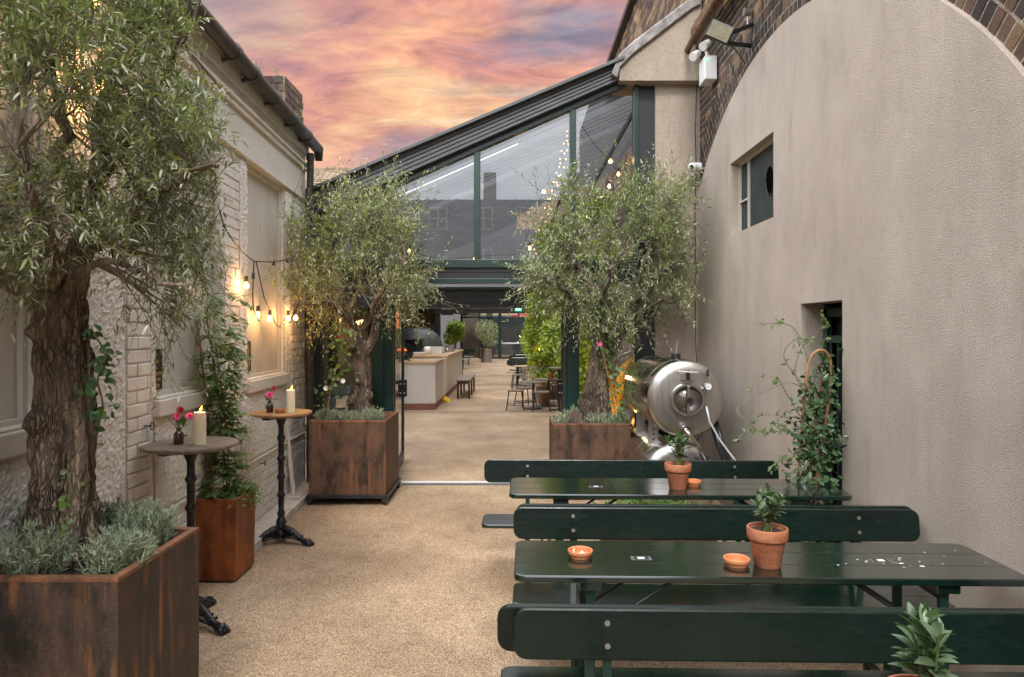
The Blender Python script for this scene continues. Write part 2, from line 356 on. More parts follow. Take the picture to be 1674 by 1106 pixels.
def barkm(name, dark, mid, light, sc=1.0):
    m = mat(name, mid, .9); N, L, b = nodes(m); tc = nd(N, 'ShaderNodeTexCoord'); o = tc.outputs['Object']
    n0 = nd(N, 'ShaderNodeTexNoise', i_Scale=7.0 * sc, i_Detail=5.0); L.new(o, n0.inputs['Vector'])
    mp = nd(N, 'ShaderNodeMapping'); mp.inputs['Scale'].default_value = (1, 1, .20); L.new(o, mp.inputs[0])
    mx = nd(N, 'ShaderNodeVectorMath', operation='MULTIPLY_ADD'); L.new(n0.outputs['Color'], mx.inputs[0]); mx.inputs[1].default_value = (.10, .10, .05); L.new(mp.outputs[0], mx.inputs[2])
    v1 = nd(N, 'ShaderNodeTexVoronoi', i_Scale=62.0 * sc); v1.feature = 'DISTANCE_TO_EDGE'; L.new(mx.outputs[0], v1.inputs['Vector'])
    r1 = rampn(N, [(.0, (0, 0, 0)), (.22, (1, 1, 1))]); L.new(v1.outputs['Distance'], r1.inputs[0])
    n1 = nd(N, 'ShaderNodeTexNoise', i_Scale=9.0 * sc, i_Detail=8.0, i_Roughness=.7); L.new(mp.outputs[0], n1.inputs['Vector'])
    r2 = rampn(N, [(.34, dark), (.5, mid), (.66, light)]); L.new(n1.outputs[0], r2.inputs[0])
    nmask = nd(N, 'ShaderNodeTexNoise', i_Scale=5.0 * sc, i_Detail=2.0); L.new(o, nmask.inputs['Vector']); rm = rampn(N, [(.38, (1, 1, 1)), (.6, (.35, .35, .35))]); L.new(nmask.outputs[0], rm.inputs[0])
    inv = nd(N, 'ShaderNodeMath', operation='SUBTRACT'); inv.inputs[0].default_value = 1.0; L.new(r1.outputs[0], inv.inputs[1])
    mm = nd(N, 'ShaderNodeMath', operation='MULTIPLY'); L.new(inv.outputs[0], mm.inputs[0]); L.new(rm.outputs[0], mm.inputs[1])
    c = mixc(N, L, mm.outputs[0], r2.outputs[0], tuple(q * .6 for q in dark)); L.new(c, b.inputs['Base Color'])
    ad = nd(N, 'ShaderNodeMath', operation='MULTIPLY_ADD'); L.new(mm.outputs[0], ad.inputs[0]); ad.inputs[1].default_value = -1.0; L.new(n1.outputs[0], ad.inputs[2])
    bp = nd(N, 'ShaderNodeBump', i_Strength=1.0, i_Distance=.010); L.new(ad.outputs[0], bp.inputs['Height']); L.new(bp.outputs[0], b.inputs['Normal']); return m
M['bark'] = barkm('olive_bark', (.075, .053, .038), (.23, .17, .12), (.44, .35, .26))
M['bark_thin'] = mat('twig_bark', (.12, .095, .07), .85, 0, (.26, .22, .17), 20)
M['bark_light'] = mat('pale_bark', (.09, .065, .045), .9, 0, (.30, .225, .16), 14, 8, 1.6, 30, stretch=(2.4, 2.4, .8), ramp=(.34, .68))
M['bark_light'] = barkm('pale_bark', (.05, .037, .027), (.17, .125, .09), (.34, .27, .20), .8)
M['cane'] = mat('bamboo_cane', (.24, .11, .045), .5, 0, (.38, .20, .10), 14, stretch=(1, 1, .3))
M['stem_green'] = mat('green_stem', (.10, .16, .04), .6, 0, (.18, .12, .06), 12)
M['olive'] = leafmat('olive_leaf', (.080, .105, .040), (.22, .26, .11), (.40, .43, .31), .28, .36)
M['olive_green'] = leafmat('fresh_olive_leaf', (.085, .12, .035), (.25, .31, .10), (.42, .46, .30), .28, .38)
M['sight_glass'] = mat('brown_sight_glass', (.07, .05, .04), .08, 0, (.12, .09, .07), 6, coat=1)
M['olive_gold'] = leafmat('olive_leaf_light', (.11, .135, .04), (.31, .35, .13), (.42, .45, .29), .28, .38)
M['vine'] = leafmat('vine_leaf', (.12, .20, .015), (.36, .46, .05), (.32, .40, .08), .4, .4)
M['wisteria'] = leafmat('wisteria_leaf', (.06, .15, .02), (.15, .29, .05), (.13, .19, .07), .3, .35)
M['jasmine'] = leafmat('jasmine_leaf', (.012, .045, .014), (.04, .105, .028), (.08, .14, .06), .15, .22)
M['bay'] = leafmat('bay_leaf', (.035, .085, .026), (.085, .16, .055), (.13, .19, .10), .2, .28)
M['lavender'] = leafmat('lavender_leaf', (.16, .22, .14), (.36, .42, .30), (.30, .36, .26), .15, .7)
M['lavender_dark'] = leafmat('rosemary_leaf', (.05, .085, .045), (.14, .19, .11), (.17, .21, .14), .15, .6)
M['fern'] = leafmat('herb_leaf', (.05, .13, .02), (.13, .27, .04), (.14, .24, .06), .3, .5)
def woodm(name, a, c, axis=(1.2, 22, 22), rough=.55):
    m = mat(name, a, rough, 0, c, 2.2, 7, .25, 5, stretch=axis, ramp=(.3, .7)); return m
M['wood_grey'] = woodm('weathered_table_wood', (.10, .075, .055), (.30, .225, .165))
M['wood_gold'] = woodm('varnished_table_wood', (.25, .13, .05), (.50, .29, .12), rough=.35)
M['wood_counter'] = woodm('counter_wood', (.42, .26, .14), (.60, .42, .26), (14, 1, 14), .4)
M['wood_dark'] = woodm('dark_wood', (.045, .032, .025), (.11, .08, .06), (14, 1, 14))
M['wood_mid'] = woodm('mid_wood', (.16, .085, .04), (.30, .17, .09), (3, 3, 12))
M['counter_panel'] = mat('counter_panel', (.58, .55, .50), .45, 0, (.64, .61, .56), 2)
M['plinth'] = mat('red_brown_plinth', (.20, .075, .05), .6, 0, (.25, .10, .07), 6)
M['concrete'] = mat('concrete_kerb', (.42, .38, .33), .85, 0, (.60, .56, .50), 5, 7, .4, 70)
M['white'] = mat('white_plastic', (.78, .78, .76), .4)
M['white_pipe'] = mat('painted_pipe', (.55, .51, .45), .5, 0, (.62, .58, .52), 9)
M['lead'] = mat('lead_flashing', (.13, .12, .12), .5, .3, (.30, .275, .26), 7, 7, .6, 18)
M['rust_pipe'] = mat('rusty_pipe', (.10, .045, .02), .7, 0, (.22, .12, .06), 14, 6, .4, 60)
M['wax'] = mat('candle_wax', (.82, .74, .52), .45); M['wax'].node_tree.nodes['Principled BSDF'].inputs['Subsurface Weight'].default_value = .25
M['amber'] = mat('amber_glass', (.035, .012, .006), .08, 0, coat=1)
M['pink'] = mat('pink_petal', (.75, .04, .22), .6, 0, (.85, .12, .35), 30)
M['crimson'] = mat('crimson_petal', (.22, .006, .03), .6, 0, (.4, .02, .06), 30)
M['red_flower'] = mat('red_petal', (.65, .03, .02), .6)
M['yellow'] = mat('yellow_plastic', (.85, .55, .02), .45)
M['blue'] = mat('blue_plastic', (.05, .15, .45), .35)
M['gold'] = mat('gold_lettering', (.62, .40, .12), .4, .4)
M['window_panel'] = mat('painted_window_panel', (.035, .043, .039), .7, 0, (.055, .064, .06), 7, 6, spec=.15)
M['sign_green'] = mat('sign_green', (.014, .03, .026), .4)
M['glass'] = glassmat('window_glass', (.80, .84, .86), .13)
M['glass_up'] = glassmat('gable_glass', (.66, .69, .72), .105)
M['glass_clear'] = glassmat('door_glass', (.92, .95, .93))
M['glass_dark'] = glassmat('tinted_glass', (.25, .27, .27), .10)
M['hose'] = mat('braided_hose', (.55, .57, .60), .35, .2)
M['ovenm'] = mat('dark_oven_skin', (.045, .055, .05), .5, 0, (.07, .08, .072), 10, 5, .15, 40)
M['dark_wall'] = mat('dark_timber_wall', (.03, .02, .014), .8, 0, (.09, .06, .04), 4, 6, .3, 30, stretch=(6, 6, .6))
M['tan_wall'] = mat('tan_wall', (.13, .095, .06), .9, 0, (.24, .18, .12), 5, 6, .5, 40)
M['dark_roof'] = mat('slate_roof', (.05, .05, .055), .7, 0, (.09, .09, .095), 8, 6, .5, 20)
M['bulb'] = emat('warm_bulb', (1.0, .46, .11), 14.0)
M['bulb_soft'] = emat('fairy_bulb', (1.0, .42, .10), 7.0)
M['flame'] = emat('candle_flame', (1.0, .38, .05), 6.0)
M['exit_green'] = emat('exit_sign_green', (.02, .6, .2), 1.2)
M['led_white'] = emat('white_letter_light', (.9, 1, .9), 1.2)
M['led_strip'] = emat('led_strip', (1, .93, .88), 1.6)
M['green_led'] = emat('green_indicator', (.1, 1, .3), 1.5)
M['ember'] = emat('oven_glow', (1, .2, .03), .8)
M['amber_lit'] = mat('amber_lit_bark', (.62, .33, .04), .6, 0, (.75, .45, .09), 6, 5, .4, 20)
M['sign_red'] = mat('sign_red', (.65, .03, .03), .5)
M['cream'] = mat('cream_wall', (.5, .36, .2), .7)
M['flood_glass'] = mat('floodlight_lens', (.20, .19, .12), .15, 0, (.28, .26, .18), 20, coat=1)
SKYG = 2.0; SUN = 1.3; EXPO = 0.86; SF = 0.57
# ------------------------------------------------------------------ text
def text_mesh(txt, size, mat, parent, origin, xdir, ydir, name='lettering', depth=.002, align='CENTER', sx=1.0):
    cu = bpy.data.curves.new('t', 'FONT'); cu.body = txt; cu.size = size; cu.extrude = depth; cu.align_x = align; cu.align_y = 'CENTER'; cu.resolution_u = 2
    to = bpy.data.objects.new('t', cu); COL.objects.link(to)
    dg = bpy.context.evaluated_depsgraph_get(); me = bpy.data.meshes.new_from_object(to.evaluated_get(dg))
    bpy.data.objects.remove(to); bpy.data.curves.remove(cu)
    X = Vector(xdir).normalized(); Y = Vector(ydir).normalized(); Z = X.cross(Y); o0 = Vector(origin) - wl(parent)
    for v in me.vertices: v.co = o0 + X * v.co.x * sx + Y * v.co.y + Z * v.co.z
    me.name = name; me.materials.clear(); me.materials.append(mat)
    o = bpy.data.objects.new(name, me); COL.objects.link(o); o.parent = parent
    return o
def point_light(loc, energy, col=(1, .52, .2), r=.03, parent=None):
    l = bpy.data.lights.new('bulb_light', 'POINT'); l.energy = energy; l.color = col; l.shadow_soft_size = r
    o = bpy.data.objects.new('bulb_light', l); COL.objects.link(o)
    if parent is not None: o.parent = parent; o.location = Vector(loc) - wl(parent)
    else: o.location = loc
    return o

# ------------------------------------------------------------------ ground
mb = MB(); mb.add([(-300, -300, 0), (300, -300, 0), (300, 400, 0), (-300, 400, 0)], [(0, 1, 2, 3)])
struct(mb.build('ground', M['gravel'], keep=True))
dr = empty('drain_channel', (-.36, 7.60, 0), 'slotted steel drain across the doorway threshold behind the far bench', 'drain')
MB().box(-1.36, .62, 7.625, 7.70, -.01, .010).build('threshold_strip', M['white'], dr)
mb = MB(); mb.box(-1.36, .62, 7.52, 7.525, -.01, .006); mb.box(-1.36, .62, 7.615, 7.62, -.01, .006)
for i in range(66): mb.box(-1.36 + i * .03, -1.345 + i * .03, 7.525, 7.615, -.01, .005)
mb.build('grating', M['steel_dull'], dr)
MB().box(-1.36, .62, 7.526, 7.614, -.01, .0015).build('channel_shadow', M['black'], dr)
for i, (d, xa, xb) in enumerate(((14.35, -4, 2.0), (23.0, -4, 2.0))):
    tag(MB().box(xa, xb, d, d + .035, -.01, .004).build('floor_joint', M['wood_dark']), ['dark floor joint in front of the serving counter', 'dark floor joint beyond the serving counter'][i], 'floor joint')

# ------------------------------------------------------------------ left wall
LA = -1.94; LB = -.043
ln = Vector((1, .043, 0)).normalized()
def LWp(d, z, off=0.0): return Vector((LA + LB * d, d, z)) + ln * off
def lbox(mb, d0, d1, z0, z1, o0, o1, col=None):
    vs = [LWp(d, z, o) for o in (o0, o1) for d in (d0, d1) for z in (z0, z1)]
    mb.add(vs, [(0, 1, 3, 2), (4, 6, 7, 5), (0, 4, 5, 1), (2, 3, 7, 6), (0, 2, 6, 4), (1, 5, 7, 3)], col)
WE = 7.42
lw = empty('painted_side_wall', LWp(5, 0), 'off white painted wall of brick, roughcast and smooth render along the left side', 'wall')
mb = MB(); lbox(mb, -3, WE, 0, 3.72, -.30, -.08)
mb.build('wall_core', M['render_white'], lw)
# smooth frieze + mouldings
mb = MB(); lbox(mb, -3, WE, 3.13, 3.72, -.08, .015)
lbox(mb, -3, WE + .01, 3.43, 3.475, .015, .045); lbox(mb, -3, WE + .01, 3.475, 3.50, .015, .065); lbox(mb, -3, WE + .01, 3.60, 3.72, .015, .05)
lbox(mb, -3, WE + .004, 3.105, 3.13, -.08, .035)
mb.build('frieze', M['render_white'], lw, bevel=.004)
wins = [(1.75, 2.957), (4.054, 5.08), (5.62, 6.66)]
for i, (a, c) in enumerate(wins):
    w = MB(); lbox(w, a, c, 1.29, 3.105, -.08, -.055); w = w.build('boarded_window', M['board'], lw)
    f = MB()
    for (p, q, r_, s_) in ((a, a + .035, 1.29, 3.105), (c - .035, c, 1.29, 3.105), (a + .035, c - .035, 3.06, 3.105), (a + .035, c - .035, 1.29, 1.33)): lbox(f, p, q, r_, s_, -.055, -.03)
    mid = a + (c - a) * .5; lbox(f, mid - .006, mid + .006, 1.33, 3.06, -.055, -.048)
    f.build('frame', M['board'], w, bevel=.004)
    s = MB(); lbox(s, a - .03, c + .03, 1.19, 1.29, -.08, .045); lbox(s, a, c, 1.29, 1.305, -.055, .02); s.build('sill', M['render_white'], w, bevel=.008)
# masses behind brick and roughcast
mb = MB()
segs = []  # (d0,d1,z0,z1)
def fill(d0, d1, z0, z1): lbox(mb, d0, d1, z0, z1, -.08, -.004)
edges = [-3, 1.75, 2.957, 4.054, 5.08, 5.62, 6.66, WE]
for i in range(7):
    if i % 2 == 0: fill(edges[i], edges[i + 1], 0, 3.105)
    else: fill(edges[i], edges[i + 1], 0, 1.19)
mb.build('wall_face', M['painted_brick'], lw)
# roughcast as displaced sheets
def rough_sheet(mb, d0, d1, z0, z1, seed=0, step=.014, amp=.012):
    nx = max(2, int((d1 - d0) / step)); nz = max(2, int((z1 - z0) / step)); base = len(mb.v)
    for i in range(nx + 1):
        for j in range(nz + 1):
            d = d0 + (d1 - d0) * i / nx; z = z0 + (z1 - z0) * j / nz
            h = noise.noise(Vector((d * 42 + seed, z * 42, 1))) * .7 + noise.noise(Vector((d * 85, z * 85 + seed, 5))) * .5 + noise.noise(Vector((d * 9, z * 9, seed))) * .5
            e = 0 if i in (0, nx) or j in (0, nz) else 1
            mb.v.append(tuple(LWp(d, z, (.010 + max(-.3, h) * amp) * e + .001)))
    for i in range(nx):
        for j in range(nz):
            a = base + i * (nz + 1) + j; mb.f.append([a, a + 1, a + nz + 2, a + nz + 1]); mb.c.append(None); mb.m.append(0)
mb = MB()
for k, (a, c, z0, z1) in enumerate([(1.4, 2.9, .0, 1.17), (2.99, 3.69, 0, 3.09), (4.035, 5.10, .62, 1.17), (3.99, 4.045, 1.3, 3.09), (5.45, 5.61, 1.2, 3.09), (5.45, 6.68, .62, 1.17), (6.68, 6.90, .62, 3.09)]):
    rough_sheet(mb, a, c, z0, z1, k * 3.1)
mb.build('roughcast', M['roughcast'], lw)
# painted bricks
def lbricks(mb, d0, d1, z0, z1, bw=.225):
    z = z0; r_ = 0
    while z < z1 - .01:
        d = d0 - (bw / 2 if r_ % 2 else 0)
        while d < d1 - .005:
            a = max(d, d0) + .004; e = min(d + bw, d1) - .004
            if e - a > .03:
                t = random.uniform(.003, .011); lbox(mb, a, e, z + .004, min(z + .072, z1), -.02, t)
            d += bw
        z += .076; r_ += 1
mb = MB()
for (a, c, z0, z1) in [(3.715, 3.985, 0, 3.09), (5.12, 5.44, .6, 3.09), (6.92, 7.41, .6, 3.09), (3.99, 7.41, .0, .59)]: lbricks(mb, a, c, z0, z1)
mb.build('brickwork', M['painted_brick'], lw, bevel=.006)
mb = MB(); lbox(mb, 4.0, 7.41, .592, .615, -.02, .02); mb.build('plinth_band', M['render_white'], lw, bevel=.006)
for (px, py) in ((234, 696), (384, 650), (424, 757)):
    d = LA / ((px - CX) / F - LB); z = PZ(py, d)
    mb = MB(); p = LWp(d, z, .0); mb.tube([p, LWp(d, z, .05)], .004, 6)
    mb.tube([LWp(d, z, .05) + Vector((.0, .022 * math.cos(a), .022 * math.sin(a))) + Vector((.022 - .022, 0, 0)) for a in [i * math.pi / 8 for i in range(17)]], .0035, 6)
    mb.build('hook_ring', M['black_iron'], lw, smooth=True)
kb = MB(); lbox(kb, 4.9, 7.45, 0, .075, .0, .20); lbox(kb, 6.6, 7.45, .075, .085, .0, .17)
tag(kb.build('concrete_kerb', M['concrete'], bevel=.01), 'pale concrete kerb along the foot of the painted wall', 'kerb')
# corner post
mb = MB(); mb.box(-2.33, -2.27, 7.43, 7.50, 0, 3.1); tag(mb.build('corner_post', M['stucco_dark']), 'taupe corner post where the painted wall meets the glass front', 'post')
# gutter
gt = empty('roof_gutter', LWp(7.3, 3.66), 'black half round gutter along the top of the painted wall', 'gutter')
mb = MB(); pr = []
P0 = LWp(-2, 3.80, .13); P1 = LWp(7.5, 3.70, .13)
mb.tube([P0, P1], .058, 20); mb.build('gutter_run', M['pipe_black'], gt, smooth='auto')
for d in (3.1, 4.05, 4.95, 5.35, 5.9, 6.5, 7.0):
    mb = MB(); c = P0.lerp(P1, (d + 2) / 9.5); u = (P1 - P0).normalized()
    mb.tube([c - u * .02, c + u * .02], .068, 20); mb.bar(c + Vector((-.03, 0, -.05)), LWp(d, 3.66, .04), .03, .02); mb.build('bracket', M['pipe_black'], gt)
mb = MB(); e = P1; mb.tube([e, e + Vector((.0, .02, -.03)), e + Vector((0, .03, -.12))], [.06, .05, .04], 14); mb.build('outlet', M['pipe_black'], gt, smooth=True)
# roof of left building
rf = MB(); vs = [LWp(-3, 3.86, .10), LWp(7.45, 3.76, .10), LWp(7.45, 5.6, -3.2), LWp(-3, 5.7, -3.2), LWp(-3, 3.83, .10), LWp(7.45, 3.73, .10), LWp(7.45, 5.5, -3.2), LWp(-3, 5.6, -3.2)]
rf.add(vs, [(0, 1, 2, 3), (7, 6, 5, 4), (0, 4, 5, 1), (1, 5, 6, 2), (2, 6, 7, 3), (3, 7, 4, 0)])
mb = MB(); lbox(mb, -3, WE, 3.72, 3.76, -.2, .08)
fo = mb.build('eaves_board', M['render_white'], lw); rf.build('roof', M['dark_roof'], lw)
# downpipe
mb = MB(); d = 7.30
mb.tube([LWp(d, 3.60, .10), LWp(d, 3.0, .09), LWp(d, 2.6, .09), LWp(d, 1.9, .09), LWp(d, .1, .09)], .036, 16)
for z in (3.58, 2.95, 2.2, 1.2): mb.tube([LWp(d, z, .095), LWp(d, z - .05, .095)], .044, 16)
tag(mb.build('downpipe', M['pipe_black'], smooth='auto'), 'black rainwater downpipe at the far end of the painted wall', 'pipe')
# waste pipe
mb = MB(); d = 6.75; a = Vector((PX(462, d), d, PZ(640, d))); q = Vector((PX(468, d), d, PZ(690, d))); e = Vector((PX(480, d), d, .085))
mb.tube([a + Vector((-.25, 0, .02)), a + Vector((-.06, 0, .01)), a + Vector((0, 0, -.04)), q, e], .024, 14); mb.tube([q, q.lerp(e, .05)], .033, 14); mb.tube([q.lerp(e, .2), q.lerp(e, .25)], .033, 14); mb.tube([a + Vector((0.01, -.02, -.02)), a + Vector((.02, -.07, .0))], .034, 14)
tag(mb.build('waste_pipe', M['white_pipe'], smooth='auto'), 'off white waste pipe running down the painted wall behind the far pedestal table', 'pipe')
# menu signs
def menu(d0, d1, z0, z1, lines, label, tz, ts, lh):
    r_ = empty('menu_sign', LWp((d0 + d1) / 2, z0, -.045), label, 'sign', 'green menu signs on the painted wall')
    mb = MB(); lbox(mb, d0, d1, z0, z1, -.055, -.035); mb.build('board', M['sign_green'], r_)
    for i, t in enumerate(lines):
        if t: text_mesh(t, ts, M['gold'], r_, LWp((d0 + d1) / 2, tz - i * lh, -.034), (LWp(1, 0) - LWp(0, 0)), (0, 0, 1), sx=.9)
dd = lambda x: LA / ((x - CX) / F - LB)
menu(dd(254.5), dd(275), PZ(637, dd(265)), PZ(570, dd(265)), ['ALES', '&', 'MARGARITAS', '& TUNA', 'DOGS'], 'tall dark green sign with five gold lines near the middle boarded window', PZ(591, dd(265)), .032, .037)
menu(dd(406.5), dd(417), PZ(608, dd(412)), PZ(557.5, dd(412)), ['MIX', 'COFFEE', 'WINES', 'FOOD', 'NATURAL', 'BURGER', 'COCKTAIL', 'BEER'], 'narrow black sign with eight gold lines on the far boarded window', PZ(566, dd(412)), .030, .0262)

# chimney
ch = empty('brick_chimney', (-2.67, 7.8, 3.4), 'sooty brick chimney stack with weeds above the painted wall', 'chimney')
BC = [(.16, .12, .09), (.20, .145, .095), (.11, .085, .07), (.22, .16, .09), (.13, .085, .06), (.19, .12, .08)]
BWs = 1.25
BW = [(.055, .042, .036), (.085, .06, .045), (.12, .075, .052), (.15, .085, .055), (.19, .125, .07), (.07, .055, .05), (.045, .037, .034), (.10, .055, .042), (.26, .17, .085)]
BT = [(.24, .17, .10), (.30, .20, .11), (.16, .11, .075), (.33, .22, .12), (.22, .13, .09), (.12, .09, .07), (.27, .16, .09)]
def brickface(mb, O, U, Vv, Nn, w, h, cols, bw=.225, bh=.075, th=.03, jit=.006, mask=None, gap=.010):
    O = Vector(O); U = Vector(U); Vv = Vector(Vv); Nn = Vector(Nn); z = 0; r_ = 0
    while z < h - .02:
        u = -(bw * .5 if r_ % 2 else 0) ; k = 0
        while u < w - .01:
            l = bw if (r_ + k) % 2 or True else bw / 2
            a = max(u, 0) + gap / 2; e = min(u + l, w) - gap / 2
            if e - a > .03 and (mask is None or mask((a + e) / 2, z + bh / 2)):
                t = random.uniform(0, jit); c = random.choice(cols); f = random.uniform(.75, 1.3); c = tuple(x * f for x in c)
                vs = [O + U * p + Vv * q + Nn * r2 for r2 in (-.02, th + t) for p in (a, e) for q in (z + gap / 2, min(z + bh - gap / 2, h))]
                mb.add(vs, [(0, 1, 3, 2), (4, 6, 7, 5), (0, 4, 5, 1), (2, 3, 7, 6), (0, 2, 6, 4), (1, 5, 7, 3)], c)
            u += l; k += 1
        z += bh; r_ += 1
mb = MB(); mb.box(-2.86, -2.53, 7.52, 8.1, 3.3, 4.15); mb.box(-2.89, -2.50, 7.49, 8.13, 4.15, 4.50); mb.build('stack_core', M['mortar'], ch)
mb = MB()
for (O, U, w, Nn) in (((-2.86, 7.52, 3.3), (1, 0, 0), .33, (0, -1, 0)), ((-2.53, 7.52, 3.3), (0, 1, 0), .58, (1, 0, 0))): brickface(mb, O, U, (0, 0, 1), Nn, w, .82, BC, th=.008)
for (O, U, w, Nn) in (((-2.89, 7.49, 4.16), (1, 0, 0), .39, (0, -1, 0)), ((-2.50, 7.49, 4.16), (0, 1, 0), .64, (1, 0, 0))): brickface(mb, O, U, (0, 0, 1), Nn, w, .34, BC, bw=.11, bh=.085, th=.014)
mb.build('brickwork', M['brick'], ch)
def weed(base, n, h, spread, m, name, label, leafL=.02, cat='plant', group=None):
    base = np.array(base); D = nrm(rv(n) * spread + np.array([0, 0, 1.])); Lh = rng.uniform(.5, 1, n)[:, None] * h
    A = np.tile(base, (n, 1)) + rv(n, .01); B = A + D * Lh * .5; C = A + D * Lh + rv(n, .02)
    root = empty(name, tuple(base), label, cat, group)
    tmesh('stem', stemsv(A, B, C, np.full(n, .002), np.full(n, .0015), np.full(n, .001)), STEMF, 9, M['stem_green'], root)
    k = 14; t = rng.uniform(.15, 1, (n, k)); P = (A[:, None] + (C - A)[:, None] * t[..., None]).reshape(-1, 3)
    D2 = nrm(np.repeat(D, k, 0) * .6 + rv(n * k, .7)); s = rng.uniform(.6, 1.2, n * k) * leafL
    tmesh('foliage', leafv(P, D2, rv(n * k) + np.array([0, 0, 1.]), s, s * .5, LANCE), LANCE[1], 6, m, root)
weed((-2.80, 7.6, 4.50), 9, .28, .5, M['olive'], 'chimney_weed', 'straggly weed growing on the left of the chimney top', group=None)
weed((-2.60, 7.6, 4.50), 5, .12, .5, M['fern'], 'chimney_weed', 'tiny weed growing at the middle of the chimney top')
weed((-2.46, 7.8, 4.0), 12, .26, .8, M['wisteria'], 'chimney_weed', 'weed sprouting from the right side of the chimney')

# tiled house behind
hs = empty('tiled_house', (-6.3, 21, 0), 'house with a brown tiled roof beyond the painted wall', 'house')
MB().box(-9, -4.9, 20.5, 26, 0, 5.4).build('wall', M['cream'], hs)
mb = MB(); zt = 7.15; ze = 5.35; n = 16
for i in range(n):
    f0 = i / n; f1 = (i + 1) / n; y0 = 20.2 + 3.0 * f0; y1 = 20.2 + 3.0 * f1 + .05; z0 = ze + (zt - ze) * f0 + .03; z1 = ze + (zt - ze) * f1
    x = -9.3
    xr = -4.55 - .65 * f0
    while x < xr:
        c = random.choice([(.30, .21, .14), (.36, .26, .17), (.25, .17, .12), (.32, .24, .17)]); w = min(.19, xr - x)
        mb.add([(x, y0, z0), (x + w * .96, y0, z0), (x + w * .96, y1, z1), (x, y1, z1), (x, y0, z0 - .03), (x + w * .96, y0, z0 - .03)], [(0, 1, 2, 3), (4, 5, 1, 0)], c)
        x += .2
mb.add([(-4.55, 20.2, ze), (-5.2, 23.2, zt), (-4.55, 26.2, ze)], [(0, 2, 1)], (.25, .18, .12)); mb.add([(-9.3, 26.2, ze), (-4.55, 26.2, ze), (-5.2, 23.2, zt), (-9.3, 23.2, zt)], [(0, 1, 2, 3)], (.25, .18, .12))
mb.build('roof', M['tile'], hs)
MB().box(-9.3, -5.15, 23.13, 23.3, 7.12, 7.22).box(-6.3, -6.0, 23.1, 23.3, 7.2, 7.28).build('ridge', M['tan_wall'], hs)

# ------------------------------------------------------------------ right viaduct wall
WX = 2.06; AC = 5.39; AZ = .756; AR = 3.294
va = empty('viaduct_wall', (WX, 5.4, 0), 'dark stock brick railway viaduct with a rendered arch on the right', 'wall')
def arch(d):
    q = AR * AR - (d - AC) ** 2
    return AZ + math.sqrt(q) if q > 0 else 0
win = (5.38, 6.44, 2.60, 3.275); dor = (4.257, 4.87, 0.0, 1.895)
mb = MB(); ds = sorted(set([round(2.1 + i * .04, 3) for i in range(138)] + [win[0], win[1], dor[0], dor[1], 7.6])); ds = [d for d in ds if d <= 7.6]
for a, c in zip(ds[:-1], ds[1:]):
    za, zc = arch(a), arch(c); mid = (a + c) / 2; iv = [(0, None)]
    hole = win if win[0] < mid < win[1] else (dor if dor[0] < mid < dor[1] else None)
    if hole is None: parts = [((0, 0), (za, zc))]
    elif hole is win: parts = [((0, 0), (win[2],) * 2), ((win[3],) * 2, (za, zc))]
    else: parts = [((dor[3],) * 2, (za, zc))]
    for lo, hi in parts:
        mb.add([(WX, a, lo[0]), (WX, c, lo[1]), (WX, c, hi[1]), (WX, a, hi[0])], [(0, 3, 2, 1)])
    mb.add([(WX, a, za), (WX, c, zc), (WX + .06, c, zc), (WX + .06, a, za)], [(0, 3, 2, 1)])
st = mb.build('rendered_arch', M['stucco'], va)
# reveals
mb = MB(); RD = .16
def rev(h, depth):
    a, c, z0, z1 = h; x1 = WX + depth
    mb.add([(WX, c, z0), (x1, c, z0), (x1, c, z1), (WX, c, z1)], [(0, 1, 2, 3)]); mb.add([(WX, a, z0), (x1, a, z0), (x1, a, z1), (WX, a, z1)], [(3, 2, 1, 0)])
    mb.add([(WX, a, z1), (WX, c, z1), (x1, c, z1), (x1, a, z1)], [(0, 1, 2, 3)]); mb.add([(WX, a, z0), (WX, c, z0), (x1, c, z0), (x1, a, z0)], [(3, 2, 1, 0)])
rev(win, .12); rev(dor, .17); mb.build('reveal', M['stucco'], va)
# window
a, c, z0, z1 = win; x = WX + .10
w = MB().box(x, x + .02, a, c, z0, z1).build('window', M['window_panel'], va)
f = MB(); t = .022
f.box(x - .02, x, c - t, c, z0, z1); f.box(x - .02, x, a, a + t, z0, z1); f.box(x - .02, x, a + t, c - t, z0, z0 + t); f.box(x - .02, x, a + t, c - t, z1 - t, z1)
sp = a + (c - a) * .76
f.box(x - .02, x, sp, sp + .016, z0 + t, z1 - t); f.box(x - .02, x, sp + .016, c - t, z0 + .30, z0 + .315)
f.build('frame', M['white_pipe'], w)
# round vent
n = 32; mb = MB(); cy = a + (c - a) * .30; cz = z0 + .36
mb.add([(x - .004, cy + .085 * math.cos(i * 2 * math.pi / n), cz + .115 * math.sin(i * 2 * math.pi / n)) for i in range(n)], [list(range(n))]); mb.build('vent_hole', M['void'], w)
mb = MB(); mb.tube([(x - .006, cy + .09 * math.cos(i * 2 * math.pi / n), cz + .12 * math.sin(i * 2 * math.pi / n)) for i in range(n + 1)], .006, 6); mb.build('vent_rim', M['dark_metal'], w, smooth=True)
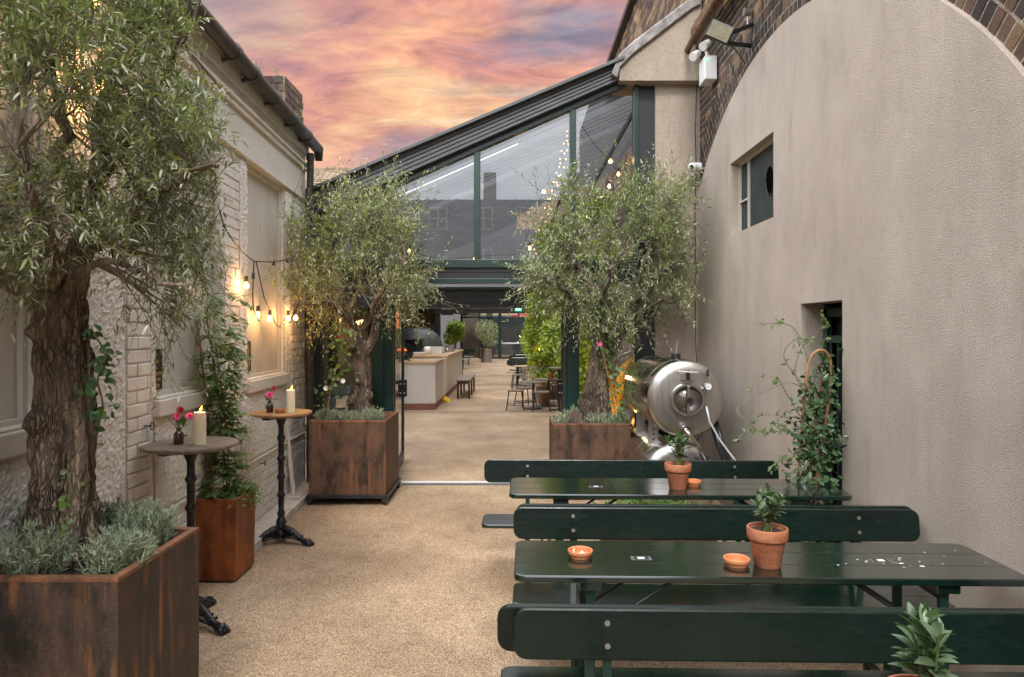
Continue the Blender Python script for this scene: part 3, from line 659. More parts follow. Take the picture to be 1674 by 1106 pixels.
# gate in doorway
a, c, z0, z1 = dor; x = WX + .16
g = empty('iron_gate', (x + .03, (a + c) / 2, 0), 'dark green barred gate in the narrow doorway of the rendered arch', 'gate')
MB().box(x + .08, x + .10, a, c, 0, z1).build('panel', M['sign_green'], g)
mb = MB(); mb.box(x, x + .04, a, c, 1.80, 1.86); mb.box(x, x + .04, a, c, 1.62, 1.67); mb.box(x, x + .04, c - .05, c, 0, 1.9); mb.box(x, x + .04, a, a + .04, 0, 1.9); mb.box(x, x + .04, a, c, .1, .16); mb.box(x, x + .04, a, c, .9, .95)
mb.build('frame', M['green_frame'], g)
mb = MB()
for i in range(5):
    yy = a + .1 + i * (c - a - .18) / 4; mb.tube([(x + .02, yy, .1), (x + .02, yy, 1.64)], .009, 8)
mb.build('bars', M['sign_green'], g)
# bricks round the arch
mb = MB(); XB = WX + .045
def outside(u, v):  # u along +y from d0, v = z
    d = 1.2 + u; z = v
    return (d - AC) ** 2 + (z - AZ) ** 2 > (AR + .42) ** 2
# main field, face toward -X
brickface(mb, (XB, 1.2, 0), (0, 1, 0), (0, 0, 1), (-1, 0, 0), 6.42, 4.72, BW, th=.013, jit=.004, mask=outside, gap=.015)
brickface(mb, (XB - .02, 1.2, 4.98), (0, 1, 0), (0, 0, 1), (-1, 0, 0), 6.3, 1.5, BW, th=.0, jit=.004, gap=.015)
for ring in range(4):
    r0 = AR + .004 + ring * .113; r1 = r0 + .097; nb = int(math.pi * r0 / .076)
    for i in range(nb):
        a0 = math.pi * i / nb + .0023 + (ring % 2) * .011; a1 = math.pi * (i + 1) / nb - .0023 + (ring % 2) * .011; t = random.uniform(0, .014); cc = random.choice(BW); f_ = random.uniform(.45, 1.05); cc = tuple(q * f_ for q in cc)
        vs = [(xx, AC + r_ * math.cos(an), AZ + r_ * math.sin(an)) for xx in (XB + .02, XB - .013 - t * .35) for an in (a0, a1) for r_ in (r0, r1)]
        if vs[0][1] > 7.62 and vs[2][1] > 7.62: continue
        mb.add(vs, [(0, 1, 3, 2), (4, 6, 7, 5), (0, 4, 5, 1), (2, 3, 7, 6), (0, 2, 6, 4), (1, 5, 7, 3)], cc)
mb.build('arch_brickwork', M['brick'], va)
# mortar back (full plane slightly behind) with the opening behind the render left solid
mb = MB()
for a_, c_ in zip(ds[:-1], ds[1:]):
    za, zc = arch(a_) - .03, arch(c_) - .03; mb.add([(XB - .012, a_, za), (XB - .012, c_, zc), (XB - .012, c_, 6.6), (XB - .012, a_, 6.6)], [(0, 3, 2, 1)])
mb.add([(XB - .003, 7.6, 0), (XB - .003, 7.75, 0), (XB - .003, 7.75, 6.6), (XB - .003, 7.6, 6.6)], [(0, 3, 2, 1)])
mb.box(XB + .3, XB + .5, -3, 7.75, 0, 6.6).build('mortar_bed', M['mortar_dark'], va)
MB().box(XB, XB + .5, -6, 1.8, 0, 7.9).build('wall_end', M['dark_wall'], va)
# projecting cornice courses
mb = MB()
for (pz, pr) in ((4.70, .05), (4.78, .09), (4.86, .14), (4.94, .14), (5.02, .10)):
    y = 2.0 + random.uniform(0, .1)
    while y < 7.55:
        cc = random.choice(BW); f_ = random.uniform(.7, 1.2); cc = tuple(q * f_ for q in cc); e = min(y + .215, 7.56)
        mb.box(XB - pr - random.uniform(0, .012), XB + .02, y, e, pz, pz + .068, col=cc); y += .225
mb.build('cornice', M['brick'], va, bevel=.004)
mb = MB()
for (pz, pr) in ((4.70, .04), (4.78, .08), (4.86, .13), (4.94, .13), (5.02, .09)): mb.box(XB - pr, XB + .015, 2.0, 7.55, pz - .008, pz + .008)
mb.box(XB - .04, XB + .2, 1.5, 7.6, 5.085, 5.1); mb.build('cornice_mortar', M['mortar_dark'], va)
# far stretch of viaduct above the lean-to
vf = empty('viaduct_parapet', (WX + .1, 11, 3.5), 'yellow stock brick viaduct parapet rising above the lean-to roof', 'wall')
mb = MB(); brickface(mb, (WX + .14, 7.7, 3.6), (0, 1, 0), (0, 0, 1), (-1, 0, 0), 8.4, 3.95, BT + BW[:3], th=.002, jit=.005, gap=.014); mb.build('brickwork', M['brick'], vf)
MB().box(WX + .14, WX + .5, 7.7, 16.1, 0, 7.55).box(WX + .14, WX + .5, 16.1, 46, 0, 7.5).build('core', M['tan_wall'], vf)
MB().box(WX + .02, WX + .55, 7.7, 46, 7.55, 7.66).build('coping', M['dark_metal'], vf, bevel=.01)
# stucco pillar + gable shoulder
pl = empty('rendered_pillar', (1.83, 7.7, 0), 'taupe rendered pillar with sloped lead capped shoulder beside the glass front', 'pillar')
MB().box(1.594, 2.10, 7.59, 7.95, 0, 4.46).build('shaft', M['stucco_dark'], pl)
sh = [(1.175, 4.44), (2.075, 4.44), (2.075, 5.30), (1.97, 5.24), (1.30, 4.72), (1.175, 4.64)]
mb = MB().prism(sh, 7.47, 7.95, 'y'); mb.build('shoulder', M['stucco_dark'], pl, bevel=.006)
mb = MB(); cp = [(1.08, 4.50), (1.17, 4.72), (1.32, 4.86), (1.98, 5.36), (2.06, 5.38), (2.06, 5.26), (1.97, 5.22), (1.32, 4.72), (1.18, 4.58), (1.15, 4.46)]
mb.prism(cp, 7.43, 8.0, 'y'); lc = mb.build('lead_cap', M['lead'], pl, bevel=.012)
# rusty pipe
mb = MB(); mb.tube([(1.90, 3.2, 4.83), (1.90, 5.0, 4.80), (1.905, 7.0, 4.785), (1.92, 7.56, 4.77)], .034, 14)
for y in (4.2, 5.6, 6.9): mb.tube([(1.90, y, 4.797), (1.90, y + .05, 4.797)], .044, 14)
tag(mb.build('rusty_pipe', M['rust_pipe'], smooth='auto'), 'rusty brown iron pipe under the brick cornice of the viaduct', 'pipe')
# floodlight
fl = empty('floodlight', (1.86, 5.9, 4.33), 'black square floodlight on a bracket fixed to the viaduct brickwork', 'light')
Mf = Matrix.Translation((PX(1177, 5.75), 5.75, PZ(52, 5.75))) @ Matrix.Rotation(R(-22), 4, 'Z') @ Matrix.Rotation(R(12), 4, 'X') @ Matrix.Rotation(R(30), 4, 'Y')
Mf = Mf @ Matrix.Scale(.86, 4)
MB().box(-.125, .125, -.02, .035, -.085, .085, Mf).build('housing', M['dark_metal'], fl, bevel=.012)
MB().box(-.108, .108, -.024, -.018, -.068, .068, Mf).build('lens', M['flood_glass'], fl)
MB().box(-.06, .06, -.026, -.0235, -.045, .045, Mf).box(-.03, .03, -.028, -.0255, -.02, .02, Mf).build('diode_panel', M['yellow'] if 0 else M['flood_glass'], fl)
mb = MB(); c0 = Mf @ Vector((.12, .02, .05)); c1 = Mf @ Vector((.12, .02, -.06)); w1 = Vector((WX + .03, 5.92, 4.36)); w2 = Vector((WX + .03, 5.98, 4.20))
mb.bar(c0, w1, .012, .035); mb.bar(c1, w2, .012, .035); mb.bar(w1, w2, .012, .04); mb.tube([c1, (1.95, 5.95, 4.15), (2.05, 6.0, 4.05)], .005, 6); mb.build('bracket', M['dark_metal'], fl)
MB().tube([(2.07, 5.92, 4.47), (2.01, 5.92, 4.47)], .035, 14).tube([(2.04, 5.92, 4.47), (2.05, 5.93, 4.36)], .008, 6).build('sensor', M['steel_dull'], fl, smooth='auto')
# emergency twin spot
em = empty('emergency_light', (1.98, 7.0, 4.2), 'white emergency light box with twin spots and a green indicator on the bricks', 'light')
MB().box(1.95, 2.075, 6.90, 7.12, 4.25, 4.49).build('case', M['white'], em, bevel=.008)
MB().box(1.965, 1.99, 6.895, 6.8985, 4.44, 4.455).build('indicator', M['green_led'], em)
for (yy, zz, xx) in ((6.9, 4.60, 1.96), (7.06, 4.56, 1.90)):
    MB().tube([(xx + .03, yy + .02, zz + .02), (xx - .045, yy - .05, zz - .045)], [.038, .045], 18).build('spot', M['white'], em, smooth='auto')
MB().tube([(2.0, 6.98, 4.5), (1.99, 6.98, 4.56)], .02, 10).build('spot_arm', M['white'], em)
# cctv
cc = empty('security_camera', (2.0, 7.45, 3.42), 'white dome security camera at the top of the cable on the rendered corner', 'camera')
MB().tube([(2.06, 7.45, 3.49), (1.99, 7.45, 3.49), (1.96, 7.43, 3.485)], [.048, .05, .045], 20).build('mount', M['white'], cc, smooth='auto')
MB().lathe([(.001, .05), (.03, .043), (.048, .02), (.052, 0), (.048, -.02), (.03, -.043), (.001, -.05)], 20, Matrix.Translation((1.96, 7.41, 3.48))).build('ball', M['white'], cc, smooth=True)
MB().tube([(1.94, 7.37, 3.475), (1.932, 7.352, 3.472)], .022, 14).build('lens', M['black_plastic'], cc)
mb = MB(); mb.tube([(2.03, 7.5, 4.4), (2.02, 7.52, 3.9), (2.025, 7.5, 3.5), (2.015, 7.52, 3.0), (2.02, 7.5, 2.4), (2.01, 7.48, 2.0), (1.99, 7.4, 1.6), (1.95, 7.2, 1.35)], .006, 6)
tag(mb.build('wall_cable', M['black_plastic'], smooth=True), 'thin black cable running down the corner below the security camera', 'cable')
# ------------------------------------------------------------------ glass front
FY = 7.60
fc = empty('glass_front', (-.36, FY, 0), 'green framed glazed gable front with a wide doorway under a lean-to roof', 'facade')
def rz(x): return 3.66 + .44 * (x + .66)       # top edge of sloped rail
mb = MB()
mb.box(-2.27, -2.09, FY, FY + .18, 0, 2.95); mb.build('corner_column', M['dark_metal'], fc, bevel=.004)
mb = MB(); mb.box(-1.56, -1.43, FY, FY + .16, 0, 2.23); mb.box(-1.43, -1.34, FY + .02, FY + .13, 0, 2.23); mb.box(-1.355, -1.33, FY + .04, FY + .10, 0, 2.23); mb.build('door_post', M['green_frame'], fc, bevel=.003)
mb = MB(); mb.box(.62, .75, FY, FY + .16, 0, 2.23); mb.box(.585, .62, FY + .03, FY + .12, 0, 2.23); mb.build('door_post', M['green_frame'], fc, bevel=.003)
mb = MB(); mb.box(1.37, 1.594, FY + .03, FY + .20, 0, 4.50); mb.build('end_column', M['dark_metal'], fc, bevel=.003)
mb = MB(); mb.box(-2.09, 1.37, FY + .0, FY + .10, 2.408, 2.497); mb.box(-2.09, 1.37, FY - .005, FY + .10, 2.23, 2.286); mb.build('transom', M['green_frame'], fc, bevel=.003)
mb = MB(); mb.box(-2.09, 1.37, FY + .03, FY + .30, 2.286, 2.408); mb.box(-2.09, 1.37, FY + .022, FY + .03, 2.36, 2.366); mb.build('shutter_box', M['dark_metal'], fc)
def slope(mb, x0, x1, zt, zb, y0, y1):
    vs = [(x, y, z) for y in (y0, y1) for x, z in ((x0, zt(x0)), (x1, zt(x1)), (x1, zb(x1)), (x0, zb(x0)))]
    mb.add(vs, [(0, 1, 2, 3), (7, 6, 5, 4), (0, 4, 5, 1), (1, 5, 6, 2), (2, 6, 7, 3), (3, 7, 4, 0)])
mb = MB(); slope(mb, -2.27, 1.38, rz, lambda x: rz(x) - .075, FY - .01, FY + .09)
for x in (-.425, .645): mb.box(x, x + .07, FY, FY + .08, 2.497, rz(x) - .06)
mb.box(1.36, 1.41, FY - .008, FY + .08, 2.2, rz(1.36) - .06); mb.build('mullion_frame', M['green_frame'], fc, bevel=.003)
# verge: ribbed cladding
zt2 = lambda x: 3.875 + .42 * (x + .66)
mb = MB(); nr = 5
for i in range(nr):
    f0 = i / nr; f1 = (i + 1) / nr
    lo = lambda x, f=f0: rz(x) - .01 + (zt2(x) - rz(x) + .01) * f + .006
    hi = lambda x, f=f1: rz(x) - .01 + (zt2(x) - rz(x) + .01) * f - .001
    slope(mb, -2.36, 1.20, hi, lo, FY - .10 - .004 * i, FY + .1)
mb.build('verge_cladding', M['grey_metal'], fc, bevel=.004)
mb = MB(); slope(mb, -2.4, 1.22, lambda x: zt2(x) + .035, lambda x: zt2(x) - .004, FY - .19, FY + .15); mb.build('verge_cap', M['grey_metal'], fc, bevel=.004)
# glass panes
for (x0, x1) in ((-2.25, -.425), (-.355, .645), (.715, 1.36)):
    x0g = max(x0, -2.2); mb = MB(); y = FY + .04
    lo = 2.497
    mb.add([(x0g, y, lo), (x1, y, lo), (x1, y, rz(x1) - .05), (x0g, y, rz(x0g) - .05)], [(0, 1, 2, 3)])
    mb.build('gable_pane', M['glass_up'], fc)
mb = MB(); y = FY + .08; mb.add([(-2.09, y, 0.02), (-1.56, y, .02), (-1.56, y, 2.23), (-2.09, y, 2.23)], [(0, 1, 2, 3)]); mb.build('side_pane', M['glass'], fc)
mb = MB(); mb.add([(.75, y, 0.02), (1.37, y, .02), (1.37, y, 2.23), (.75, y, 2.23)], [(0, 1, 2, 3)]); mb.build('side_pane', M['glass'], fc)
# folded glass doors
def gdoor(p, q, label, mir=1):
    r_ = empty('glass_door', ((p[0] + q[0]) / 2, (p[1] + q[1]) / 2, 0), label, 'door', 'open glass doors of the doorway')
    P = Vector((p[0], p[1], 0)); Q = Vector((q[0], q[1], 0))
    mb = MB()
    for a in (P, Q): mb.bar(a + Vector((0, 0, .012)), a + Vector((0, 0, 2.2)), .035, .045)
    mb.bar(P + Vector((0, 0, .07)), Q + Vector((0, 0, .07)), .035, .11); mb.bar(P + Vector((0, 0, 2.17)), Q + Vector((0, 0, 2.17)), .035, .06); mb.build('frame', M['dark_metal'], r_)
    mb = MB(); mb.add([tuple(P + Vector((0, 0, .1))), tuple(Q + Vector((0, 0, .1))), tuple(Q + Vector((0, 0, 2.15))), tuple(P + Vector((0, 0, 2.15)))], [(0, 1, 2, 3)]); mb.build('pane', M['glass_clear'], r_)
    c = Q + Vector((0, -.03, .94)); l = MB().box(c.x - .075, c.x + .06, c.y - .03, c.y + .02, .84, 1.06).build('lock_box', M['black_plastic'], r_, bevel=.006)
    mb = MB()
    for dx in (-.045, -.015, .03):
        for z in (.89, 1.01): mb.tube([(c.x + dx, c.y - .031, z), (c.x + dx, c.y - .036, z)], .008, 8)
    mb.build('screws', M['white'], l)
    return r_
gdoor((-1.342, 7.74), (-1.44, 9.0), 'open glass door folded back on the left of the doorway')
gdoor((.60, 7.80), (.67, 9.05), 'open glass door folded back on the right of the doorway')

# ------------------------------------------------------------------ lean-to roof (open louvres) and inner portals
def rzx(x): return 3.68 + .44 * (x + .66)
lr = empty('louvred_roof', (-.1, 11, 2.5), 'dark louvred lean-to roof over the inner yard behind the glass gable', 'roof')
mb = MB()
y = 7.95
gaps = (8.42, 9.50)
k = 0
while y < 42:
    if not any(abs(y - gg) < .10 for gg in gaps):
        xa, xb = -2.9, 1.98
        if y > 13.5: xb = .1
        w = .012; p0 = Vector((xa, y, rzx(xa))); p1 = Vector((xb, y, rzx(xb)))
        dz = .055
        vs = []
        for P in (p0, p1):
            vs += [P + Vector((0, -w / 2, -dz)), P + Vector((0, w / 2, dz)), P + Vector((0, w / 2 + .03, dz + .002)), P + Vector((0, -w / 2 + .03, -dz + .002))]
        mb.add(vs, [(0, 1, 2, 3), (7, 6, 5, 4), (0, 4, 5, 1), (1, 5, 6, 2), (2, 6, 7, 3), (3, 7, 4, 0)])
    y += .20 if y < 14 else .3; k += 1
mb.build('louvres', M['grey_metal'], lr)
for x in (-2.6, 1.6):
    mb = MB(); mb.bar((x, 7.9, rzx(x) - .09), (x, 42, rzx(x) - .09), .035, .07); mb.build('rafter', M['dark_metal'], lr)
mb = MB(); xa, xb = -2.3, -.2
for gg in gaps:
    mb.bar((-2.6, gg, rzx(-2.6) + .02), ((.07 if gg < 9 else -.16) + 0, gg, rzx(.07 if gg < 9 else -.16) + .02), .045, .02)
mb.build('light_strip', M['led_strip'], lr)
# hanging posts inside
for yy, zz0, zz1, lab in ((14.4, 2.19, 2.58, 'middle'), (23.0, 2.30, 2.95, 'far')):
    p = empty('inner_portal', (-.4, yy, 0), 'dark steel portal beam across the yard, the %s one behind the glass front' % ('nearer' if yy < 20 else 'farther'), 'beam', 'inner portal frames')
    mb = MB(); mb.box(-3.2, 2.1, yy, yy + .25, zz0 + .2, zz1); mb.box(-3.2, 2.1, yy - .05, yy + .25, zz0, zz0 + .2); mb.box(-3.2, 2.1, yy - .06, yy - .05, zz0 + .1, zz0 + .12); mb.build('beam', M['dark_metal'], p)
    mb = MB(); mb.box(-3.2, 2.1, yy - .05, yy + .1, zz1, zz1 + .05); mb.build('rail', M['green_frame'], p)
    for x in ((-2.65, 1.9) if yy < 20 else (-2.60, 1.9)):
        MB().box(x, x + .17, yy, yy + .2, 0, zz0 if yy < 20 else 3.2).build('post', M['dark_metal'], p)
# second gable posts above middle portal
mb = MB()
for i in range(16):
    z = 2.70 + i * .045
# interior left side: flat roofed bay with timber wall
lb = empty('side_bay', (-4.6, 15, 0), 'dark timber lined side bay of the inner yard behind the counter', 'building')
MB().box(-5.4, -5.2, 7.6, 42, 0, 3.0).build('wall', M['dark_wall'], lb)
MB().box(-5.4, -2.7, 16.0, 42, 2.75, 2.9).build('roof', M['dark_metal'], lb)
mb = MB()
yy = 8.0
while yy < 16: mb.box(-5.3, -2.75, yy, yy + .08, 2.8, 2.85); yy += .3
mb.build('roof_slats', M['dark_metal'], lb)
MB().box(-3.6, -2.45, 23.3, 23.45, 0, 2.75).build('tan_panel', M['tan_wall'], lb)
MB().box(-5.2, -3.6, 23.3, 23.45, 0, 2.75).build('dark_panel', M['dark_wall'], lb)
# hanging speakers
for i, (x, y, z) in enumerate(((-2.75, 18, 2.42), (-2.15, 22.5, 2.36), (-1.72, 22.6, 2.40))):
    s = empty('hanging_speaker', (x, y, z - .12), ['black box speaker hung near the pizza oven', 'black spotlight box hung left of the far dark column', 'black spotlight box hung above the round leafy tree'][i], 'speaker', 'black boxes hung under the inner beams')
    MB().box(x - .18, x + .18, y, y + .25, z - .13, z + .08).build('cabinet', M['black_plastic'], s, bevel=.02); MB().tube([(x, y + .1, z + .08), (x, y + .1, z + .5)], .015, 6).build('hanger', M['black'], s)

# far glazed wall
fw = empty('far_glazed_wall', (0, 42, 0), 'green framed glazed wall with double doors closing the far end of the yard', 'facade')
mb = MB(); y = 42.0
for x in (-3.15, -2.05, -.85, -.75, .35, 1.5, 2.0): mb.box(x, x + .10, y, y + .12, 0, 3.2)
for z in (2.50, 3.1): mb.box(-3.15, 2.1, y - .01, y + .12, z, z + .09)
mb.box(-2.05, 2.1, y - .01, y + .12, 0, .10); mb.build('frame', M['green_frame'], fw)
for (xa, xb) in ((-1.95, -.85), (-.65, .35), (.45, 1.5), (1.6, 2.0)):
    mb = MB(); mb.add([(xa, y + .05, .1), (xb, y + .05, .1), (xb, y + .05, 2.5), (xa, y + .05, 2.5)], [(0, 1, 2, 3)]); mb.build('pane', M['glass_dark'], fw)
mb = MB(); mb.add([(-3.1, y + .05, 2.59), (2, y + .05, 2.59), (2, y + .05, 3.1), (-3.1, y + .05, 3.1)], [(0, 1, 2, 3)]); mb.build('pane', M['glass'], fw)
mb = MB(); mb.box(-.62, .33, y - .10, y - .05, .93, 1.00); mb.box(.46, 1.48, y - .10, y - .05, .93, 1.00); mb.box(.30, .42, y - .12, y, .92, 1.06); mb.box(-.64, -.6, y - .1, y, .93, 1.12); mb.build('push_bar', M['white'], fw)
bk = empty('far_building', (0, 49, 0), 'grey building behind the far glazed wall', 'building')
MB().box(-9, 8, 49, 55, 0, 9).build('wall', M['dark_roof'], bk)
MB().box(.1, 8, 49, 55, 9, 14).build('sky_blocker', M['tan_wall'], bk)  # block added to hide the sunset sky behind the gable glass
MB().box(-1.9, -1.65, 42.3, 42.4, .1, 2.45).box(-1.6, -1.2, 42.3, 42.4, .1, 3.05).build('curtain', M['counter_panel'], bk)
MB().box(-3.3, -2.1, 43.5, 46, 0, 3.1).build('dark_lobby', M['dark_wall'], bk)
ba = tag(MB().box(-2.2, .2, 44.9, 45.0, 2.75, 3.35).build('cream_banner', M['cream']), 'cream banner seen through the top of the far glazing', 'banner')
sg = empty('red_sign', (.6, 45, 2.5), 'red security sign with white lettering behind the far glazed doors', 'sign')
MB().box(0.0, 1.35, 44.95, 45.0, 2.55, 3.05).build('board', M['sign_red'], sg)
text_mesh('Security', .26, M['white'], sg, (.62, 44.94, 2.90), (1, 0, 0), (0, 0, 1)); text_mesh('notice', .22, M['white'], sg, (.62, 44.94, 2.68), (1, 0, 0), (0, 0, 1))
ex = empty('exit_sign', (.2, 22.7, 2.36), 'small green illuminated exit sign hung under the far beam', 'sign')
MB().box(.10, .32, 22.7, 22.73, 2.37, 2.47).build('panel', M['exit_green'], ex); text_mesh('EXIT', .085, M['led_white'], ex, (.21, 22.695, 2.42), (1, 0, 0), (0, 0, 1), sx=.9)

# ------------------------------------------------------------------ serving counter
ct = empty('serving_counter', (-2.0, 18, 0), 'pale panelled serving counter with a wooden top and red brown plinth', 'counter')
MB().box(-2.42, -1.65, 14.7, 16.35, .14, .99).build('front_unit', M['counter_panel'], ct, bevel=.004)
MB().box(-2.42, -1.63, 14.68, 16.4, .99, 1.045).build('low_top', M['wood_counter'], ct, bevel=.004)
MB().box(-1.78, -1.645, 16.35, 17.2, .14, 1.02).build('white_end_panel', M['white'], ct, bevel=.003)
mb = MB()
for i in range(6): mb.box(-2.2, -1.65, 17.2 + i * .9, 17.2 + i * .9 + .892, .14, 1.04)
mb.build('long_unit', M['counter_panel'], ct, bevel=.004)
MB().box(-2.5, -1.60, 17.1, 22.65, 1.04, 1.10).build('top', M['wood_counter'], ct, bevel=.004)
MB().box(-2.44, -1.66, 14.71, 22.6, 0, .14).build('plinth', M['plinth'], ct)
mb = MB(); mb.box(-3.3, -1.62, 14.66, 14.7, 0, .14)
tag(MB().prism([(-1.66, 0), (-1.50, 0), (-1.66, .10)], 16.3, 16.95, 'y').build('cable_ramp', M['yellow'], bevel=.01), 'yellow cable cover at the foot of the serving counter', 'cable cover')
# crates and trays on the counter
def crate(loc, sx, sy, sz, m, name, label, cat='crate', nsl=5):
    r_ = empty(name, loc, label, cat); x, y, z = loc; mb = MB()
    for i in range(nsl):
        zz = z + .01 + i * sz / nsl
        mb.box(x - sx / 2, x + sx / 2, y - sy / 2, y - sy / 2 + .012, zz, zz + sz / nsl * .6); mb.box(x - sx / 2, x + sx / 2, y + sy / 2 - .012, y + sy / 2, zz, zz + sz / nsl * .6)
        mb.box(x - sx / 2, x - sx / 2 + .012, y - sy / 2, y + sy / 2, zz, zz + sz / nsl * .6); mb.box(x + sx / 2 - .012, x + sx / 2, y - sy / 2, y + sy / 2, zz, zz + sz / nsl * .6)
    mb.build('slats', m, r_)
    MB().box(x - sx / 2 + .01, x + sx / 2 - .01, y - sy / 2 + .01, y + sy / 2 - .01, z, z + .01).build('base', m, r_)
    for dx in (-1, 1):
        for dy in (-1, 1): MB().box(x + dx * sx / 2 - .012, x + dx * sx / 2 + .012, y + dy * sy / 2 - .012, y + dy * sy / 2 + .012, z, z + sz).build('corner_post', m, r_)
    return r_
crate((-2.02, 18.2, 1.10), .36, .5, .19, M['counter_panel'], 'slatted_crate', 'pale slatted crate standing on the serving counter')
crate((-1.95, 20.2, 1.10), .42, .7, .19, M['steel_dull'], 'wire_basket', 'grey wire basket on the far end of the serving counter', 'basket')
tr = MB(); tr.lathe([(.02, 0), (.16, .0), (.20, .06), (.19, .06), (.155, .012), (.02, .012)], 4, Matrix.Translation((-2.36, 17.4, 1.10)) @ Matrix.Diagonal((1, 1.3, 1.0, 1)) @ Matrix.Rotation(R(45), 4, 'Z')); tag(tr.build('white_tray', M['white']), 'white serving tray on the counter in front of the oven', 'tray')
mb = MB(); mb.lathe([(.02, 0), (.08, 0), (.10, .13), (.07, .20), (.05, .16), (.02, .1)], 14, Matrix.Translation((-2.22, 17.9, 1.10))); tag(mb.build('paper_bag', M['white'], smooth=True), 'crumpled white bag beside the slatted crate on the counter', 'bag')
for i, (x, y) in enumerate(((-1.9, 19.0), (-1.83, 19.3), (-2.0, 19.2))):
    mb = MB(); mb.lathe([(.02, 0), (.045, 0), (.05, .12), (.047, .12), (.04, .01), (.02, .01)], 12, Matrix.Translation((x, y, 1.10))); tag(mb.build('metal_cup', M['steel_dull'], smooth=True), ['left', 'right', 'middle'][i] + ' one of the three metal cups between crate and wire basket', 'cup', 'metal cups on the counter')
mb = MB(); mb.lathe([(.01, 0), (.055, 0), (.05, .02), (.015, .03), (.02, .07), (.01, .08)], 14, Matrix.Translation((-2.28, 15.1, 1.045))); tag(mb.build('tap_knob', M['black_plastic'], smooth=True), 'black knob on the low end of the counter', 'knob')
# pizza oven
ov = empty('pizza_oven', (-2.62, 19, .0), 'dark domed pizza oven with glowing mouth behind the serving counter', 'oven')
mb = MB(); prof = []
for i in range(15):
    a = i / 14 * math.pi / 2; prof.append((.78 * math.cos(a) ** .6 if i < 14 else .01, 1.16 + .62 * math.sin(a) ** .9))
mb.lathe([(.80, .95), (.80, 1.16)] + prof, 36, Matrix.Translation((-2.72, 19.1, 0))); mb.build('dome', M['ovenm'], ov, smooth=True)
MB().box(-3.4, -2.0, 18.5, 19.8, 0, .95).build('stand', M['dark_metal'], ov)
mb = MB(); mb.add([(-2.95 + .34 * math.cos(a) , 18.26, 1.14 + .30 * math.sin(a)) for a in [math.pi * i / 16 for i in range(17)]], [list(range(17))]); mb.build('mouth', M['black'], ov)
MB().prism([(-2.95 + .14 * math.cos(a), 1.17 + .09 * math.sin(a)) for a in [math.pi * i / 12 for i in range(13)]], 18.25, 18.258, 'y').build('embers', M['ember'], ov)
mb = MB(); mb.box(-3.45, -2.38, 18.05, 18.5, 1.46, 1.49); mb.prism([(-2.62, 1.14), (-2.45, 1.14), (-2.38, 1.46), (-2.5, 1.46)], 18.2, 18.32, 'y'); mb.box(-3.5, -2.5, 18.05, 18.4, 1.06, 1.14); mb.build('hood', M['black'], ov)
MB().lathe([(.001, 0), (.035, 0), (.035, .02), (.001, .02)], 14, Matrix.Translation((-2.56, 18.19, 1.40)) @ Matrix.Rotation(R(90), 4, 'X')).build('dial', M['white'], ov)

# ------------------------------------------------------------------ furniture
def roundrect(x0, x1, z0, z1, r, n=5):
    pts = []
    for cx, cz, a0 in ((x1 - r, z1 - r, 0), (x0 + r, z1 - r, 90), (x0 + r, z0 + r, 180), (x1 - r, z0 + r, 270)):
        for i in range(n + 1):
            a = R(a0 + 90 * i / n); pts.append((cx + r * math.cos(a), cz + r * math.sin(a)))
    return pts
TL = 1.97; TW = .45; TZ = .762; BL = 2.02
def make_table():
    t = empty('beer_table', (0, 0, 0))
    mb = MB(); n = 5
    pts = roundrect(0, TL, 0, TW, .045)
    mb.prism(pts, TZ - .028, TZ, 'z'); top = mb.build('tabletop', M['green'], t, bevel=.006)
    mb = MB()
    for y in (TW / 3, 2 * TW / 3): mb.box(.004, TL - .004, y - .0012, y + .0012, TZ - .003, TZ + .0006)
    mb.build('board_joint', M['black'], top)
    for x in (.30, 1.66):
        MB().box(x - .045, x + .045, .02, TW - .02, TZ - .065, TZ - .029).build('batten', M['green'], t, bevel=.004)
        for y in (.06, TW - .06):
            s = 1 if x < 1 else -1
            MB().bar((x, y, TZ - .06), (x + .0 * s, y, 0.005), .034, .020).build('leg', M['green_steel'], t)
        mb = MB(); mb.bar((x, .06, .12), (x, TW - .06, .12), .03, .02); mb.bar((x, .06, TZ - .085), (x, TW - .06, TZ - .085), .03, .03); mb.build('cross_bar', M['green_steel'], t)
        s = 1 if x < 1 else -1
        for y in (.09, TW - .09): MB().tube([(x, y, .50), (x + s * .34, y, TZ - .04)], .007, 6).build('brace', M['black'], t)
    return t
